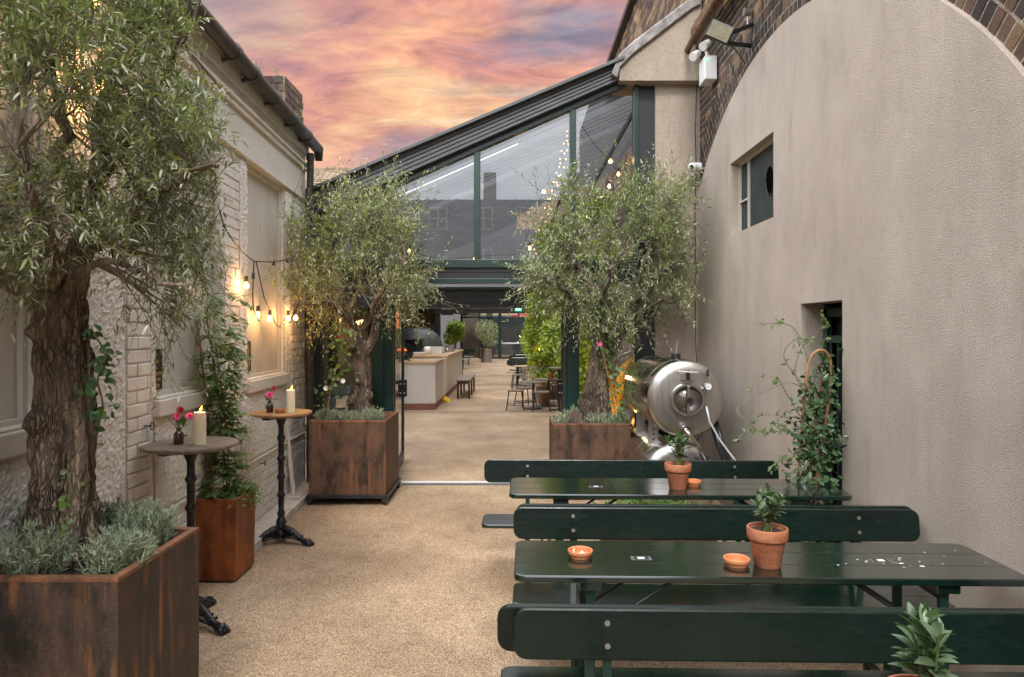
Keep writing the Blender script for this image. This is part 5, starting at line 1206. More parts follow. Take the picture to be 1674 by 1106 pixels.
mb = MB(); mb.tube([(TX + .09, 5.72, tz1 - .43), (TX + .13, 5.70, tz1 - .52), (TX + .22, 5.69, tz1 - .60), (TX + .33, 5.68, tz1 - .66), (TX + .4, 5.68, tz1 - .78)], .026, 14)
tag(mb.build('black_hose', M['black_plastic'], smooth=True), 'thick black hose dropping from the outlet of the upper tank', 'hose')
mb = MB(); mb.tube([(TX + .26, 6.0, tz1 - .20), (TX + .31, 5.95, tz1 - .42), (TX + .38, 5.9, tz1 - .62), (TX + .46, 5.88, tz1 - .85), (TX + .40, 5.88, .02)], .026, 14); mb.tube([(TX + .30, 6.02, tz1 - .20), (TX + .35, 5.97, tz1 - .42), (TX + .42, 5.92, tz1 - .62), (TX + .50, 5.9, tz1 - .85), (TX + .44, 5.9, .02)], .022, 14)
tag(mb.build('drain_hose', M['black_plastic'], smooth=True), 'pair of black hoses behind the upper tank running down the wall', 'hose')
vl = empty('lower_valve', (TX + .14, 5.75, tz1 - .7), 'black knobbed valve with a blue collar on the lower tank', 'valve')
MB().lathe([(.001, 0), (.013, 0), (.018, .012), (.010, .02), (.018, .032), (.010, .04), (.016, .052), (.001, .062)], 14, Matrix.Translation((TX + .155, 5.75, tz1 - .52))).build('knob', M['black_plastic'], vl, smooth=True)
MB().tube([(TX + .155, 5.75, tz1 - .545), (TX + .155, 5.75, tz1 - .52)], .015, 12).build('collar', M['blue'], vl); MB().tube([(TX + .155, 5.75, tz1 - .64), (TX + .155, 5.75, tz1 - .545)], .010, 10).build('stem', M['steel'], vl)

# ------------------------------------------------------------------ corten planters
def planter(x0, x1, y0, y1, z0, z1, m, label, rim=.035, lip=True, rot=0, taper=0, wheels=False, soil=.06):
    p = empty('corten_planter', ((x0 + x1) / 2, (y0 + y1) / 2, 0), label, 'planter', 'rusty steel planters')
    t = .010
    mb = MB(); T = taper
    vs = lambda z, e: [(x0 + e, y0 + e, z), (x1 - e, y0 + e, z), (x1 - e, y1 - e, z), (x0 + e, y1 - e, z)]
    A = vs(z0, T); B_ = vs(z1, 0); C = vs(z1, rim if lip else t); D_ = vs(z1 - (.012 if lip else .001), rim if lip else t); E = vs(z1 - soil - .05, t)
    V = A + B_; mb.add(V, [(0, 1, 5, 4), (1, 2, 6, 5), (2, 3, 7, 6), (3, 0, 4, 7), (3, 2, 1, 0)])
    mb.build('body', M[m], p)
    mb = MB(); r2 = vs(z1 + .004, -.002); r3 = vs(z1 + .004, rim if lip else t); r4 = vs(z1 - .10, (rim if lip else t)); r5 = vs(z1 - .012, -.002)
    V = r2 + r3 + r4 + r5; fs = []
    for i in range(4):
        j = (i + 1) % 4; fs += [(i, j, j + 4, i + 4), (i + 4, j + 4, j + 8, i + 8), (i + 12, j + 12, j, i)]
    mb.add(V, fs); mb.build('rim', M['corten_rim'] if m != 'corten_red' else M['corten_red'], p, bevel=.003)
    mb = MB(); nx = 14; e = rim * .6; base = 0
    for i in range(nx + 1):
        for j in range(nx + 1): mb.v.append((x0 + e + (x1 - x0 - 2 * e) * i / nx, y0 + e + (y1 - y0 - 2 * e) * j / nx, z1 - soil + .018 * noise.noise(Vector((i * .6 + x0, j * .6, 3)))))
    for i in range(nx):
        for j in range(nx): mb.f.append([i * (nx + 1) + j, (i + 1) * (nx + 1) + j, (i + 1) * (nx + 1) + j + 1, i * (nx + 1) + j + 1]); mb.c.append(None); mb.m.append(0)
    mb.build('soil', M['soil'], p, smooth=True)
    if wheels:
        mb = MB(); mb.box(x0 - .025, x1 + .025, y0 - .025, y0 + .01, z0 - .035, z0 - .002); mb.box(x0 - .025, x1 + .025, y1 - .01, y1 + .025, z0 - .035, z0 - .002); mb.box(x0 - .025, x0 + .01, y0 + .01, y1 - .01, z0 - .035, z0 - .002); mb.box(x1 - .01, x1 + .025, y0 + .01, y1 - .01, z0 - .035, z0 - .002); mb.build('frame', M['dark_metal'], p, bevel=.003)
        for x in (x0 + .005, x1 - .005):
            for y in (y0 + .02, y1 - .02): MB().box(x - .028, x + .028, y - .03, y + .03, .045, z0 - .035).tube([(x - .018, y, .038), (x + .018, y, .038)], .038, 14).build('castor', M['dark_metal'], p)
    return p
planter(-2.00, -1.385, 2.40, 3.02, .05, .83 + .0, 'corten', 'large dark weathered planter holding the big olive at the left front edge', rim=.032)
planter(PX(505, 6.66), PX(630, 6.66), 6.66, 7.44, .105, PZ(688, 6.66), 'corten_mid', 'wheeled brown rusty planter of the olive left of the doorway', rim=.03, wheels=True)
planter(PX(903, 6.9), PX(1030, 6.9), 6.86, 7.5, .02, PZ(692, 6.9), 'corten_mid', 'brown rusty planter of the olive right of the doorway beside the tanks', rim=.03)
sp_ = planter(-2.19, -1.86, 4.60, 4.95, .015, .563, 'corten_red', 'small bright rust red planter holding the wisteria behind the grey topped table', rim=.012, taper=.008)

# ------------------------------------------------------------------ string lights
def bulb(p, parent=None, label=None, lit=True, r_=.022, e=1.7, mk='bulb'):
    p = Vector(p)
    b_ = empty('festoon_bulb', tuple(p), label, 'bulb', 'warm festoon bulbs')
    MB().tube([p + Vector((0, 0, .075)), p + Vector((0, 0, .025))], [.014, .017], 10).build('socket', M['black_plastic'], b_)
    prof = [(.006, .026), (.012, .018), (r_, -.004), (r_ * .8, -.020), (.001, -.028)]
    MB().lathe(prof, 14, Matrix.Translation(p)).build('globe', M[mk] if lit else M['amber'], b_, smooth=True)
    if lit and e: point_light(p + Vector((.03, -.03, 0)), e, parent=b_)
    return b_
def wallpt(x, y, off):   # pixel on the left wall, pushed out
    d = LA / ((x - CX) / F - LB); p = LWp(d, PZ(y, d), 0); return Vector((p.x, p.y, p.z)) + ln * off
W = wallpt
mb = MB()
pa = [W(322, 335, .14), W(338, 370, .12), W(360, 395, .10), W(378, 413, .09), W(401, 427, .07)]
pb = [W(401, 427, .07), W(430, 428, .09), W(452, 424, .10), W(487, 407, .12)]
pc = [W(401, 427, .07), W(404, 450, .05), W(403, 480, .05), W(406, 505, .04), W(412, 522, .05)]
pd = [W(405, 428, .07), W(413, 455, .06), W(420, 485, .06), W(430, 508, .06), W(440, 530, .06), W(447, 535, .06), W(455, 522, .07), W(462, 528, .07), W(468, 505, .09), W(475, 490, .1)]
for p in (pa, pb, pc, pd): mb.tube(p, .0055, 6)
for p in (pa[1], pb[2], pb[1], pc[1]): mb.tube([p + Vector((0, 0, .02)), p + Vector((0, 0, -.03))], .013, 8)
tag(mb.build('festoon_cable', M['black_plastic'], smooth=True), 'black festoon cable drooping across the painted wall between the two olives', 'cable')
bulb(W(391, 466, .055), label='lit bulb beside the far boarded window, highest of the wall cluster')
bulb(W(430, 520, .06), label='lit bulb hanging above the narrow black sign')
bulb(W(414, 514, .04), label='small lit bulb just left of the one above the narrow sign', r_=.014, e=1.0)
bulb(W(459, 520, .07), label='lit bulb left of the pair beside the far olive'); bulb(W(470, 519, .08), label='lit bulb right of the pair beside the far olive')
MB()
b0 = bulb(W(130, 142, .10), label='glowing bulb behind the upper leaves of the large olive', e=4.0); bulb(W(112, 2, .12), label='glowing bulb at the top edge behind the large olive', e=3.0)
MB
tag(MB().lathe([(.001, .0), (.01, .004), (.012, .014), (.008, .024), (.001, .028)], 12, Matrix.Translation(W(413, 526, .05))).build('cable_end_cap', M['blue'], smooth=True), 'tiny blue cap at the lower end of the festoon cable', 'cap')
# festoon strings inside the gable and through right vines
def at(x, y, d): return Vector((PX(x, d), d, PZ(y, d)))
mb = MB(); s1 = [at(650, 405, 9), at(720, 425, 10), at(790, 418, 11), at(850, 415, 11.5), at(888, 312, 9.0), at(925, 240, 8.3), at(940, 190, 8.0)]
mb.tube(s1, .004, 5); s2 = [at(940, 190, 8.0), at(975, 240, 8.2), at(998, 262, 8.4), at(1012, 285, 8.5), at(985, 310, 8.7), at(960, 352, 8.8)]; mb.tube(s2, .004, 5)
tag(mb.build('inner_festoon_cable', M['black_plastic']), 'black festoon cable strung under the louvred roof behind the gable glass', 'cable')
labs = ['over the left of the gable', 'low near the middle mullion', 'above the leafy vine', 'tallest, in the dark right pane', 'middle of the dark right pane', 'lowest of the dark right pane', 'just above the right olive crown', 'among the right olive leaves', 'low left of the vines']
for i, (x, y, d) in enumerate(((669, 410, 8.6), (776, 422, 9.5), (889, 313, 9.0), (998, 263, 8.4), (1011, 284, 8.5), (996, 304, 8.5), (985, 320, 8.6), (960, 354, 8.7), (866, 405, 9.0))): bulb(at(x, y, d), label='lit indoor bulb ' + labs[i], r_=.026 if i in (0, 2, 3) else .018, e=.6)
# fairy lights
mb = MB(); cab = MB(); pts = []
for i in range(46):
    t = i / 45; x = 932 - 62 * t ** 1.2 + 5 * math.sin(i * 1.9); y = 205 + 212 * t + 3 * math.cos(i * 2.3); d = 8.25 + .15 * math.sin(i)
    p = at(x, y, d); pts.append(p); mb.lathe([(.001, -.009), (.008, 0), (.001, .009)], 6, Matrix.Translation(p))
for i in range(10): p = at(1005 + 8 * math.sin(i * 2), 590 + i * 9, 8.3); pts.append(p) if 0 else None
cab.tube(pts, .002, 4)
fy = empty('fairy_light_string', tuple(pts[-1]), 'string of tiny warm fairy lights climbing behind the right gable pane', 'fairy lights')
mb.build('tiny_bulbs', M['bulb_soft'], fy)['kind'] = 'stuff'; cab.build('wire', M['black'], fy)
# lamp on tall planter and heater glow inside
lp = empty('table_lantern', (.78, 17.9, 1.05), 'small glowing lantern on the tall rusty planter', 'lantern')
MB().lathe([(.001, 0), (.05, 0), (.05, .02), (.001, .02)], 14, Matrix.Translation((.80, 18.05, 1.05))).build('base', M['black'], lp); MB().lathe([(.001, .02), (.045, .04), (.055, .09), (.03, .15), (.001, .16)], 14, Matrix.Translation((.80, 18.05, 1.05))).build('globe', M['bulb'], lp, smooth=True)
point_light((.74, 17.85, 1.2), 12, parent=lp)
for i, (x, y, z, w_, m_) in enumerate(((-2.95, 17.6, 2.05, .05, 'ember'),)):
    h_ = empty('strip_heater', (x, y, z - .25), 'orange glowing strip heater above the pizza oven side', 'heater'); MB().box(x - .03, x + .03, y, y + .03, z - .28, z + .25).build('element', M['ember'], h_); MB().box(x - .06, x + .06, y + .03, y + .07, z - .3, z + .28).build('housing', M['black'], h_)
# spot-lit carved root behind the right pane
rt = empty('driftwood_root', (1.35, 8.6, 0), 'amber lit twisted root behind the right side pane', 'ornament')
mb = MB(); mb.tube([(1.22, 8.5, .35), (1.24, 8.5, .7), (1.30, 8.5, .95), (1.48, 8.45, 1.1), (1.62, 8.4, 1.15)], [.10, .09, .08, .05, .03], 14); mb.tube([(1.26, 8.5, .85), (1.40, 8.5, 1.25), (1.55, 8.45, 1.42)], [.06, .045, .02], 12); mb.tube([(1.24, 8.5, .9), (1.15, 8.5, 1.2), (1.2, 8.5, 1.5)], [.06, .05, .02], 12)
for i, v in enumerate(mb.v):
    nv = noise.noise_vector(Vector(v) * 9) * .03; mb.v[i] = (v[0] + nv.x, v[1] + nv.y, v[2] + nv.z)
mb.build('root', M['amber_lit'], rt, smooth=True)
us = empty('uplighter', (1.32, 8.2, .30), 'warm uplighter at the foot of the twisted root', 'lamp'); MB().tube([(1.40, 8.2, .45), (1.40, 8.2, .53)], [.03, .04], 14).build('body', M['black'], us); MB().tube([(1.40, 8.2, .531), (1.40, 8.2, .537)], .03, 14).build('lens', M['bulb'], us)
point_light((1.36, 8.15, .62), 3.5, (1, .55, .12), parent=us); point_light((.95, 8.15, 1.3), 5, (1, .7, .3), parent=us)
# building behind the camera, seen mirrored in the gable glass
hb = empty('terraced_house', (-2, -22, 0), 'dark terraced house behind the viewer, mirrored in the gable glass', 'house')
MB().box(-14, 6, -26, -22, 0, 6.6).build('wall', M['tan_wall'], hb)
MB().prism([(-26, 6.6), (-21.8, 6.6), (-22.6, 9.0), (-25, 9.0)], -14, 6, 'x').build('roof', M['dark_roof'], hb)
for (x0_, x1_) in ((-9, -6.9), (-1.6, -.9), (3.2, 4.0)): MB().box(x0_, x1_, -24, -23, 8.9, 10.6).build('chimney', M['tan_wall'], hb)
for i in range(7):
    for z in (2.2, 5.0, 7.3):
        x = -12 + i * 2.5; y_ = -21.98 if z < 6 else -22.0
        w_ = MB().box(x, x + .9, y_ - .3, y_, z, z + 1.1).build('window', M['black'], hb); mb = MB()
        for xx in (x - .06, x + .42, x + .9): mb.box(xx, xx + .07, y_, y_ + .04, z - .05, z + 1.15)
        for zz in (z - .06, z + .52, z + 1.1): mb.box(x, x + .9, y_ + .001, y_ + .035, zz, zz + .06)
        mb.build('frame', M['white'], w_)
# ------------------------------------------------------------------ trees
def catmull(pts, vals, n):
    P = [Vector(p) for p in pts]; out = []; ov = []
    m = len(P) - 1
    for i in range(n + 1):
        t = i / n * m; k = min(int(t), m - 1); f = t - k
        p0 = P[max(k - 1, 0)]; p1 = P[k]; p2 = P[k + 1]; p3 = P[min(k + 2, m)]
        out.append(.5 * ((2 * p1) + (p2 - p0) * f + (2 * p0 - 5 * p1 + 4 * p2 - p3) * f * f + (3 * p1 - p0 - 3 * p2 + p3) * f ** 3))
        ov.append(vals[k] * (1 - f) + vals[k + 1] * f)
    return out, ov
def gnarly(pts, rad, seed, step=.014, n=64, furrow=.16, knobs=(), lump=.22, flute=.12):
    L_ = sum((Vector(a) - Vector(b)).length for a, b in zip(pts[1:], pts[:-1])); nr = max(6, int(L_ / step))
    C, Rr = catmull(pts, rad, nr); mb = MB(); ref = Vector((1, 0, 0)); base = 0
    kn = [(Vector(k[0]), k[1], k[2]) for k in knobs]
    for i, (c, r) in enumerate(zip(C, Rr)):
        t = (C[min(i + 1, nr)] - C[max(i - 1, 0)]).normalized(); a = (ref - t * ref.dot(t)).normalized(); ref = a; b = t.cross(a)
        for k in range(n):
            an = 2 * math.pi * k / n; u = a * math.cos(an) + b * math.sin(an); z = i * step
            q = Vector((math.cos(an) * 1.3, math.sin(an) * 1.3, z * 2.2)) + Vector((seed, 0, 0))
            l1 = noise.noise(q * 1.3) * lump
            fl = math.sin(an * 5 + seed + z * 1.5 + noise.noise(q) * 2) * flute
            q2 = Vector((math.cos(an) * 5.5, math.sin(an) * 5.5, z * 5)) + Vector((seed * 2, 3, 0))
            rid = abs(noise.noise(q2 * .9)) ; rid2 = abs(noise.noise(q2 * 2.3))
            dsp = 1 + l1 + fl + furrow * (rid * 1.6 - .35) + furrow * .55 * (rid2 - .2)
            p = c + u * r * dsp
            for kc, kr, kh in kn:
                dd_ = (p - kc).length
                if dd_ < kr: w = (1 - (dd_ / kr) ** 2) ** 1.5; p = p + u * kh * 1.5 * w * (1 + .5 * noise.noise(p * 45))
            mb.v.append(tuple(p))
    for i in range(nr):
        for k in range(n):
            k2 = (k + 1) % n; mb.f.append([i * n + k, i * n + k2, (i + 1) * n + k2, (i + 1) * n + k]); mb.c.append(None); mb.m.append(0)
    mb.f.append([nr * n + k for k in range(n)]); mb.c.append(None); mb.m.append(0)
    return mb
def olive(root_loc, label, trunkmb, limbs, blobs, nsec, ntw, nleaf, leafL, twL, bark, leaf, seed, clip=None, up=.35, stem_r=.0014, name='olive_tree', shoots=0, cat='tree', leafname='foliage', wlf=.19):
    g = np.random.default_rng(seed)
    root = empty(name, root_loc, label, cat, 'potted olive trees')
    if trunkmb: trunkmb.build('trunk', M[bark], root, smooth=True)
    mb = MB(); LP = []; LR = []
    for pts, r0, r1 in limbs:
        n_ = 14; C, _ = catmull(pts, [1] * len(pts), n_)
        C = [c + Vector(g.normal(size=3)) * .012 for c in C]; rr = [r0 + (r1 - r0) * (i / n_) ** .8 for i in range(n_ + 1)]
        mb.tube(C, rr, 10); LP += C[3:]; LR += rr[3:]
    LPa = np.array([tuple(p) for p in LP])
    W_ = np.array([b[2] for b in blobs]); W_ = W_ / W_.sum()
    # secondary branches
    Q = []
    while len(Q) < nsec:
        b_ = blobs[g.choice(len(blobs), p=W_)]; v = g.normal(size=3); v /= np.linalg.norm(v); v *= g.uniform(.35, 1) ** .5
        p = np.array(b_[0]) + v * np.array(b_[1])
        if clip is None or clip(p): Q.append(p)
    Q = np.array(Q); cen = np.array(blobs[0][0]); TS = []; TD = []
    sm = MB()
    for q in Q:
        d2 = ((LPa - q) ** 2).sum(1) + g.uniform(0, .05, len(LPa)); i = int(np.argmin(d2)); s = LPa[i]; L_ = np.linalg.norm(q - s)
        if L_ < .02: continue
        mid = (s + q) / 2 + g.normal(size=3) * L_ * .12 + np.array([0, 0, L_ * .12]); r0 = min(LR[i] * .8, .004 + L_ * .010)
        pts = [Vector((1 - t) ** 2 * s + 2 * t * (1 - t) * mid + t * t * q) for t in (0, .25, .5, .75, 1)]
        sm.tube(pts, [r0, r0 * .8, r0 * .6, r0 * .42, r0 * .25], 5, cap=False)
        tan = (q - mid) / np.linalg.norm(q - mid)
        for k in range(ntw):
            t = g.uniform(.25, 1.0) if k else 1.0
            p = (1 - t) ** 2 * s + 2 * t * (1 - t) * mid + t * t * q; out = (p - cen); out /= np.linalg.norm(out) + 1e-6
            D = tan * .5 + out * .55 + np.array([0, 0, up * g.uniform(-.4, 1.6)]) + g.normal(size=3) * .42
            TS.append(p); TD.append(D / np.linalg.norm(D))
    mb.build('limb', M[bark], root, smooth=True); sm.build('branches', M['bark_thin'], root, smooth=True)
    TS = np.array(TS); TD = np.array(TD); n = len(TS); Lt = g.uniform(.55, 1.25, n) * twL
    if shoots:
        k = shoots; idx = g.choice(n, k); TS2 = TS[idx]; D2 = nrm(np.array([0, 0, 1.]) + g.normal(size=(k, 3)) * .25); TS = np.concatenate([TS, TS2]); TD = np.concatenate([TD, D2]); Lt = np.concatenate([Lt, g.uniform(1.2, 2.1, k) * twL]); n += k
    bend = g.normal(size=(n, 3)) * .18 + np.array([0, 0, -.12])
    def pos(t): return TS[:, None] + TD[:, None] * (t * Lt)[:, :, None] if False else None
    A = TS; B_ = TS + TD * (Lt * .5)[:, None] + bend * (Lt * .25)[:, None]; C = TS + TD * Lt[:, None] + bend * Lt[:, None]
    if clip is not None:
        ok = np.array([clip(c) for c in C]); TS, TD, Lt, bend, A, B_, C = [q_[ok] for q_ in (TS, TD, Lt, bend, A, B_, C)]; n = len(TS)
    tmesh('twigs', stemsv(A, B_, C, np.full(n, stem_r * 1.5), np.full(n, stem_r * 1.1), np.full(n, stem_r * .6)), STEMF, 9, M['bark_thin'], root)
    k = nleaf; t = np.linspace(.10, 1.0, k)[None, :].repeat(n, 0) + g.uniform(-.02, .02, (n, k))
    P = TS[:, None] + TD[:, None] * (t * Lt[:, None])[..., None] + bend[:, None] * ((t ** 2) * Lt[:, None])[..., None]
    tang = nrm((TD[:, None] + 2 * bend[:, None] * t[..., None]).reshape(-1, 3)); P = P.reshape(-1, 3); N_ = n * k
    ref = nrm(g.normal(size=(n, 3))).repeat(k, 0); side = nrm(np.cross(tang, ref)); side2 = np.cross(tang, side)
    j = np.tile(np.arange(k), n); an = (j // 2) * 1.57 + (j % 2) * 3.14 + g.uniform(-.4, .4, N_)
    S = side * np.cos(an)[:, None] + side2 * np.sin(an)[:, None]
    D = nrm(tang * g.uniform(.5, 1.1, N_)[:, None] + S * .85 + g.normal(size=(N_, 3)) * .15)
    sz = g.uniform(.65, 1.15, N_) * leafL; up_ = tang * -.3 + np.array([0, 0, .9]) + g.normal(size=(N_, 3)) * .35
    keep = g.uniform(size=N_) < .93
    tmesh(leafname, leafv(P[keep], D[keep], up_[keep], sz[keep], sz[keep] * wlf, LANCE), LANCE[1], 6, M[leaf], root)
    return root, P
FGD = 2.76
def q(x, y, d=FGD): return (PX(x, d), d, PZ(y, d))
kn = [((PX(62, 2.65), 2.64, PZ(690, 2.65)), .06, .03), ((PX(85, 2.62), 2.62, PZ(600, 2.62)), .06, .035), ((PX(120, 2.62), 2.62, PZ(590, 2.62)), .08, .04), ((PX(130, 2.62), 2.62, PZ(640, 2.62)), .06, .045), ((PX(140, 2.62), 2.62, PZ(690, 2.62)), .07, .06), ((PX(110, 2.62), 2.62, PZ(690, 2.62)), .045, .03), ((PX(135, 2.65), 2.65, PZ(558, 2.65)), .05, .04), ((PX(145, 2.66), 2.66, PZ(780, 2.66)), .06, .03), ((PX(60, 2.66), 2.66, PZ(540, 2.66)), .05, .03), ((PX(95, 2.62), 2.62, PZ(650, 2.62)), .04, .02)]
tm = gnarly([q(104, 925), q(104, 860), q(102, 790), q(106, 720), q(106, 650), q(104, 580), q(98, 530), q(98, 480)], [.130, .112, .098, .096, .090, .088, .080, .072], 3.3, step=.0085, n=110, knobs=kn, furrow=.34, lump=.34, flute=.13)
mb2 = gnarly([q(95, 520), q(118, 470, 2.72), q(132, 415, 2.70), q(150, 330, 2.7)], [.062, .052, .044, .032], 8.1, step=.012, n=40)
mb3 = gnarly([q(85, 520), q(55, 478, 2.74), q(20, 460, 2.7), q(-30, 430, 2.66)], [.060, .050, .044, .036], 5.1, step=.012, n=40)
for mm in (mb2, mb3): tm.add(mm.v, mm.f)
limbs = [([q(150, 330, 2.7), q(190, 240, 2.7), q(250, 150, 2.65), q(300, 60, 2.6)], .034, .010), ([q(135, 400, 2.7), q(210, 340, 2.6), q(300, 290, 2.5), q(350, 270, 2.45)], .030, .008),
         ([q(140, 380, 2.7), q(110, 260, 2.6), q(90, 120, 2.5), q(60, 0, 2.5)], .034, .012), ([q(-30, 430, 2.66), q(-60, 330, 2.55), q(-40, 200, 2.45), q(0, 60, 2.4)], .032, .010),
         ([q(135, 400, 2.7), q(190, 400, 3.0), q(260, 420, 3.2), q(330, 440, 3.3)], .024, .007), ([q(100, 470, 2.7), q(90, 400, 2.4), q(60, 340, 2.2), q(30, 250, 2.1)], .026, .009),
         ([q(150, 330, 2.7), q(170, 200, 2.9), q(200, 60, 3.1), q(220, -100, 3.1)], .03, .01), ([q(120, 450, 2.7), q(170, 430, 2.5), q(240, 450, 2.35), q(300, 480, 2.3)], .018, .006)]
def clipL(p):
    if p[0] < LA + LB * p[1] + .035 or p[1] < 1.55: return False
    x = p[0] / p[1] * F + CX; y = CY - (p[2] - H) / p[1] * F
    nz = noise.noise(Vector((y * .02, p[1] * 2, 3)))
    lim = 300 + 45 * nz if y < 130 else (345 + 55 * nz if y < 330 else 352 + 50 * nz)
    if 90 < x < 260 and 430 < y and p[1] < 2.9: return False
    return x < lim + abs(rng.normal()) * 22
olive((PX(100, FGD), FGD, .78), 'big gnarled olive tree filling the left foreground in the large dark planter', tm, limbs,
      [(q(110, 240, 2.65), (.80, .75, .62), 5), (q(230, 120, 2.75), (.42, .55, .60), 2.2), (q(60, 60, 2.4), (.5, .5, .5), 2), (q(300, 310, 2.7), (.26, .45, .28), 1.3), (q(210, 410, 2.7), (.36, .5, .14), .6), (q(20, 410, 2.35), (.25, .35, .22), .9), (q(300, 520, 3.0), (.16, .2, .16), .35), (q(130, -60, 2.6), (.8, .7, .4), 1)],
      270, 8, 20, .041, .27, 'bark', 'olive', 21, clip=clipL, up=.7, stem_r=.0012, wlf=.185)
# olives (fruit)
# left-centre olive
D1 = 7.06
q1 = lambda x, y, d=D1: (PX(x, d), d, PZ(y, d))
tm = gnarly([q1(592, 700), q1(590, 660), q1(592, 620), q1(588, 580), q1(574, 545), q1(568, 510)], [.145, .115, .088, .082, .078, .055], 12.2, step=.012, n=64, furrow=.24, lump=.26, knobs=[(q1(573, 655, 6.97), .08, .05), (q1(606, 645, 6.97), .08, .04), (q1(578, 570, 6.98), .05, .025)])
mbx = gnarly([q1(588, 585), q1(606, 560), q1(615, 530), q1(622, 490)], [.058, .046, .04, .03], 2.2, step=.014, n=32); tm.add(mbx.v, mbx.f)
limbs = [([q1(568, 515), q1(560, 470), q1(545, 420), q1(540, 370)], .036, .008), ([q1(568, 515), q1(590, 460), q1(600, 400), q1(610, 350)], .034, .008), ([q1(568, 520), q1(530, 490, 6.9), q1(500, 470, 6.8), q1(480, 450, 6.7)], .026, .006),
         ([q1(622, 490), q1(650, 450, 6.9), q1(670, 420, 6.8), q1(690, 400, 6.7)], .026, .006), ([q1(568, 515), q1(575, 460, 7.3), q1(580, 420, 7.4), q1(570, 380, 7.4)], .03, .008), ([q1(600, 540), q1(610, 500, 6.7), q1(630, 470, 6.5), q1(640, 450, 6.4)], .022, .006), ([q1(580, 540), q1(555, 510, 6.7), q1(540, 490, 6.5), q1(520, 500, 6.4), q1(495, 495, 6.2)], .02, .005)]
cl1 = lambda p: p[1] < 7.52 and p[0] > LA + LB * p[1] + .05
olive((PX(592, D1), D1, .75), 'olive tree with a spiky open crown left of the doorway in the wheeled planter', tm, limbs,
      [(q1(580, 455), (.64, .55, .48), 5), (q1(585, 385), (.36, .4, .34), 1.8), (q1(500, 510), (.30, .4, .28), 1.2), (q1(660, 480), (.30, .4, .26), 1.3), (q1(640, 370), (.24, .3, .30), 1.0), (at(490, 490, 6.2), (.20, .3, .24), 1.1), (at(480, 400, 6.6), (.16, .3, .2), .5)],
      150, 7, 17, .050, .37, 'bark_light', 'olive_gold', 33, clip=cl1, up=1.15, stem_r=.0018, shoots=260, wlf=.22)
D2 = 7.12
q2 = lambda x, y, d=D2: (PX(x, d), d, PZ(y, d))
tm = gnarly([q2(972, 705), q2(974, 665), q2(978, 620), q2(982, 570), q2(988, 520), q2(980, 480)], [.165, .135, .10, .085, .075, .055], 17.2, step=.012, n=64, furrow=.24, lump=.26, knobs=[(q2(958, 640, 7.03), .09, .04), (q2(990, 600, 7.03), .06, .03)])
mbx = gnarly([q2(988, 590), q2(1008, 555), q2(1022, 530), q2(1035, 500)], [.055, .05, .045, .035], 4.2, step=.014, n=32); tm.add(mbx.v, mbx.f)
mbx = gnarly([q2(985, 540), q2(975, 520), q2(962, 510), q2(950, 495)], [.04, .035, .03, .02], 6.2, step=.014, n=32); tm.add(mbx.v, mbx.f)
mbx = gnarly([q2(945, 700, 6.98), q2(940, 685, 6.96), q2(946, 672, 6.97)], [.10, .085, .04], 9.9, step=.012, n=40, furrow=.3, lump=.4); tm.add(mbx.v, mbx.f)
limbs = [([q2(980, 485), q2(985, 440), q2(1000, 390), q2(1010, 340)], .036, .008), ([q2(980, 485), q2(950, 440), q2(930, 400), q2(920, 350)], .034, .008), ([q2(1035, 500), q2(1065, 470, 6.9), q2(1090, 440, 6.8), q2(1120, 420, 6.7)], .03, .006),
         ([q2(1035, 500), q2(1050, 440), q2(1070, 390), q2(1085, 340)], .03, .007), ([q2(950, 495), q2(920, 470, 6.9), q2(890, 455, 6.8), q2(860, 445, 6.8)], .02, .005), ([q2(980, 500), q2(990, 470, 6.7), q2(1000, 440, 6.5), q2(1020, 410, 6.3)], .026, .006), ([q2(1035, 500), q2(1080, 495, 6.9), q2(1110, 490, 6.8), q2(1140, 485, 6.8)], .018, .004)]
cl2 = lambda p: p[1] < 7.50 and p[0] < 1.98
olive((PX(972, D2), D2, .75), 'olive tree with a wide drooping crown and ivy on its trunk right of the doorway', tm, limbs,
      [(q2(1000, 420), (.78, .55, .46), 5), (q2(1060, 360), (.42, .4, .42), 1.8), (q2(930, 360), (.40, .4, .40), 1.5), (q2(900, 470), (.26, .35, .22), 1.0), (q2(1100, 470), (.28, .4, .30), 1.5), (q2(1000, 510), (.50, .45, .14), .9)],
      190, 7, 18, .050, .37, 'bark_light', 'olive_green', 44, clip=cl2, up=.6, stem_r=.0018, shoots=130, wlf=.22)

# climbing plant helper: leaves around a path/volume
def leafblob(parent, blobs, n, L, W_, m, T=BROAD, seed=1, name='foliage', up=.6, clip=None):
    g = np.random.default_rng(seed); Wt = np.array([b[2] for b in blobs]); Wt = Wt / Wt.sum(); idx = g.choice(len(blobs), n, p=Wt)
    C = np.array([b[0] for b in blobs])[idx]; R_ = np.array([b[1] for b in blobs])[idx]
    V = nrm(g.normal(size=(n, 3))); rad = g.uniform(.25, 1, n) ** .45; P = C + V * R_ * rad[:, None] + g.normal(size=(n, 3)) * .02
    if clip is not None: ok = clip(P); P = P[ok]; V = V[ok]; n = len(P)
    D = nrm(V * .5 + g.normal(size=(n, 3)) * .7 + np.array([0, 0, -.25])); up_ = V * .8 + np.array([0, 0, up]) + g.normal(size=(n, 3)) * .35
    s = g.uniform(.6, 1.2, n) * L
    return tmesh(name, leafv(P, D, up_, s, s * W_, T), T[1], len(T[0]), m, parent)
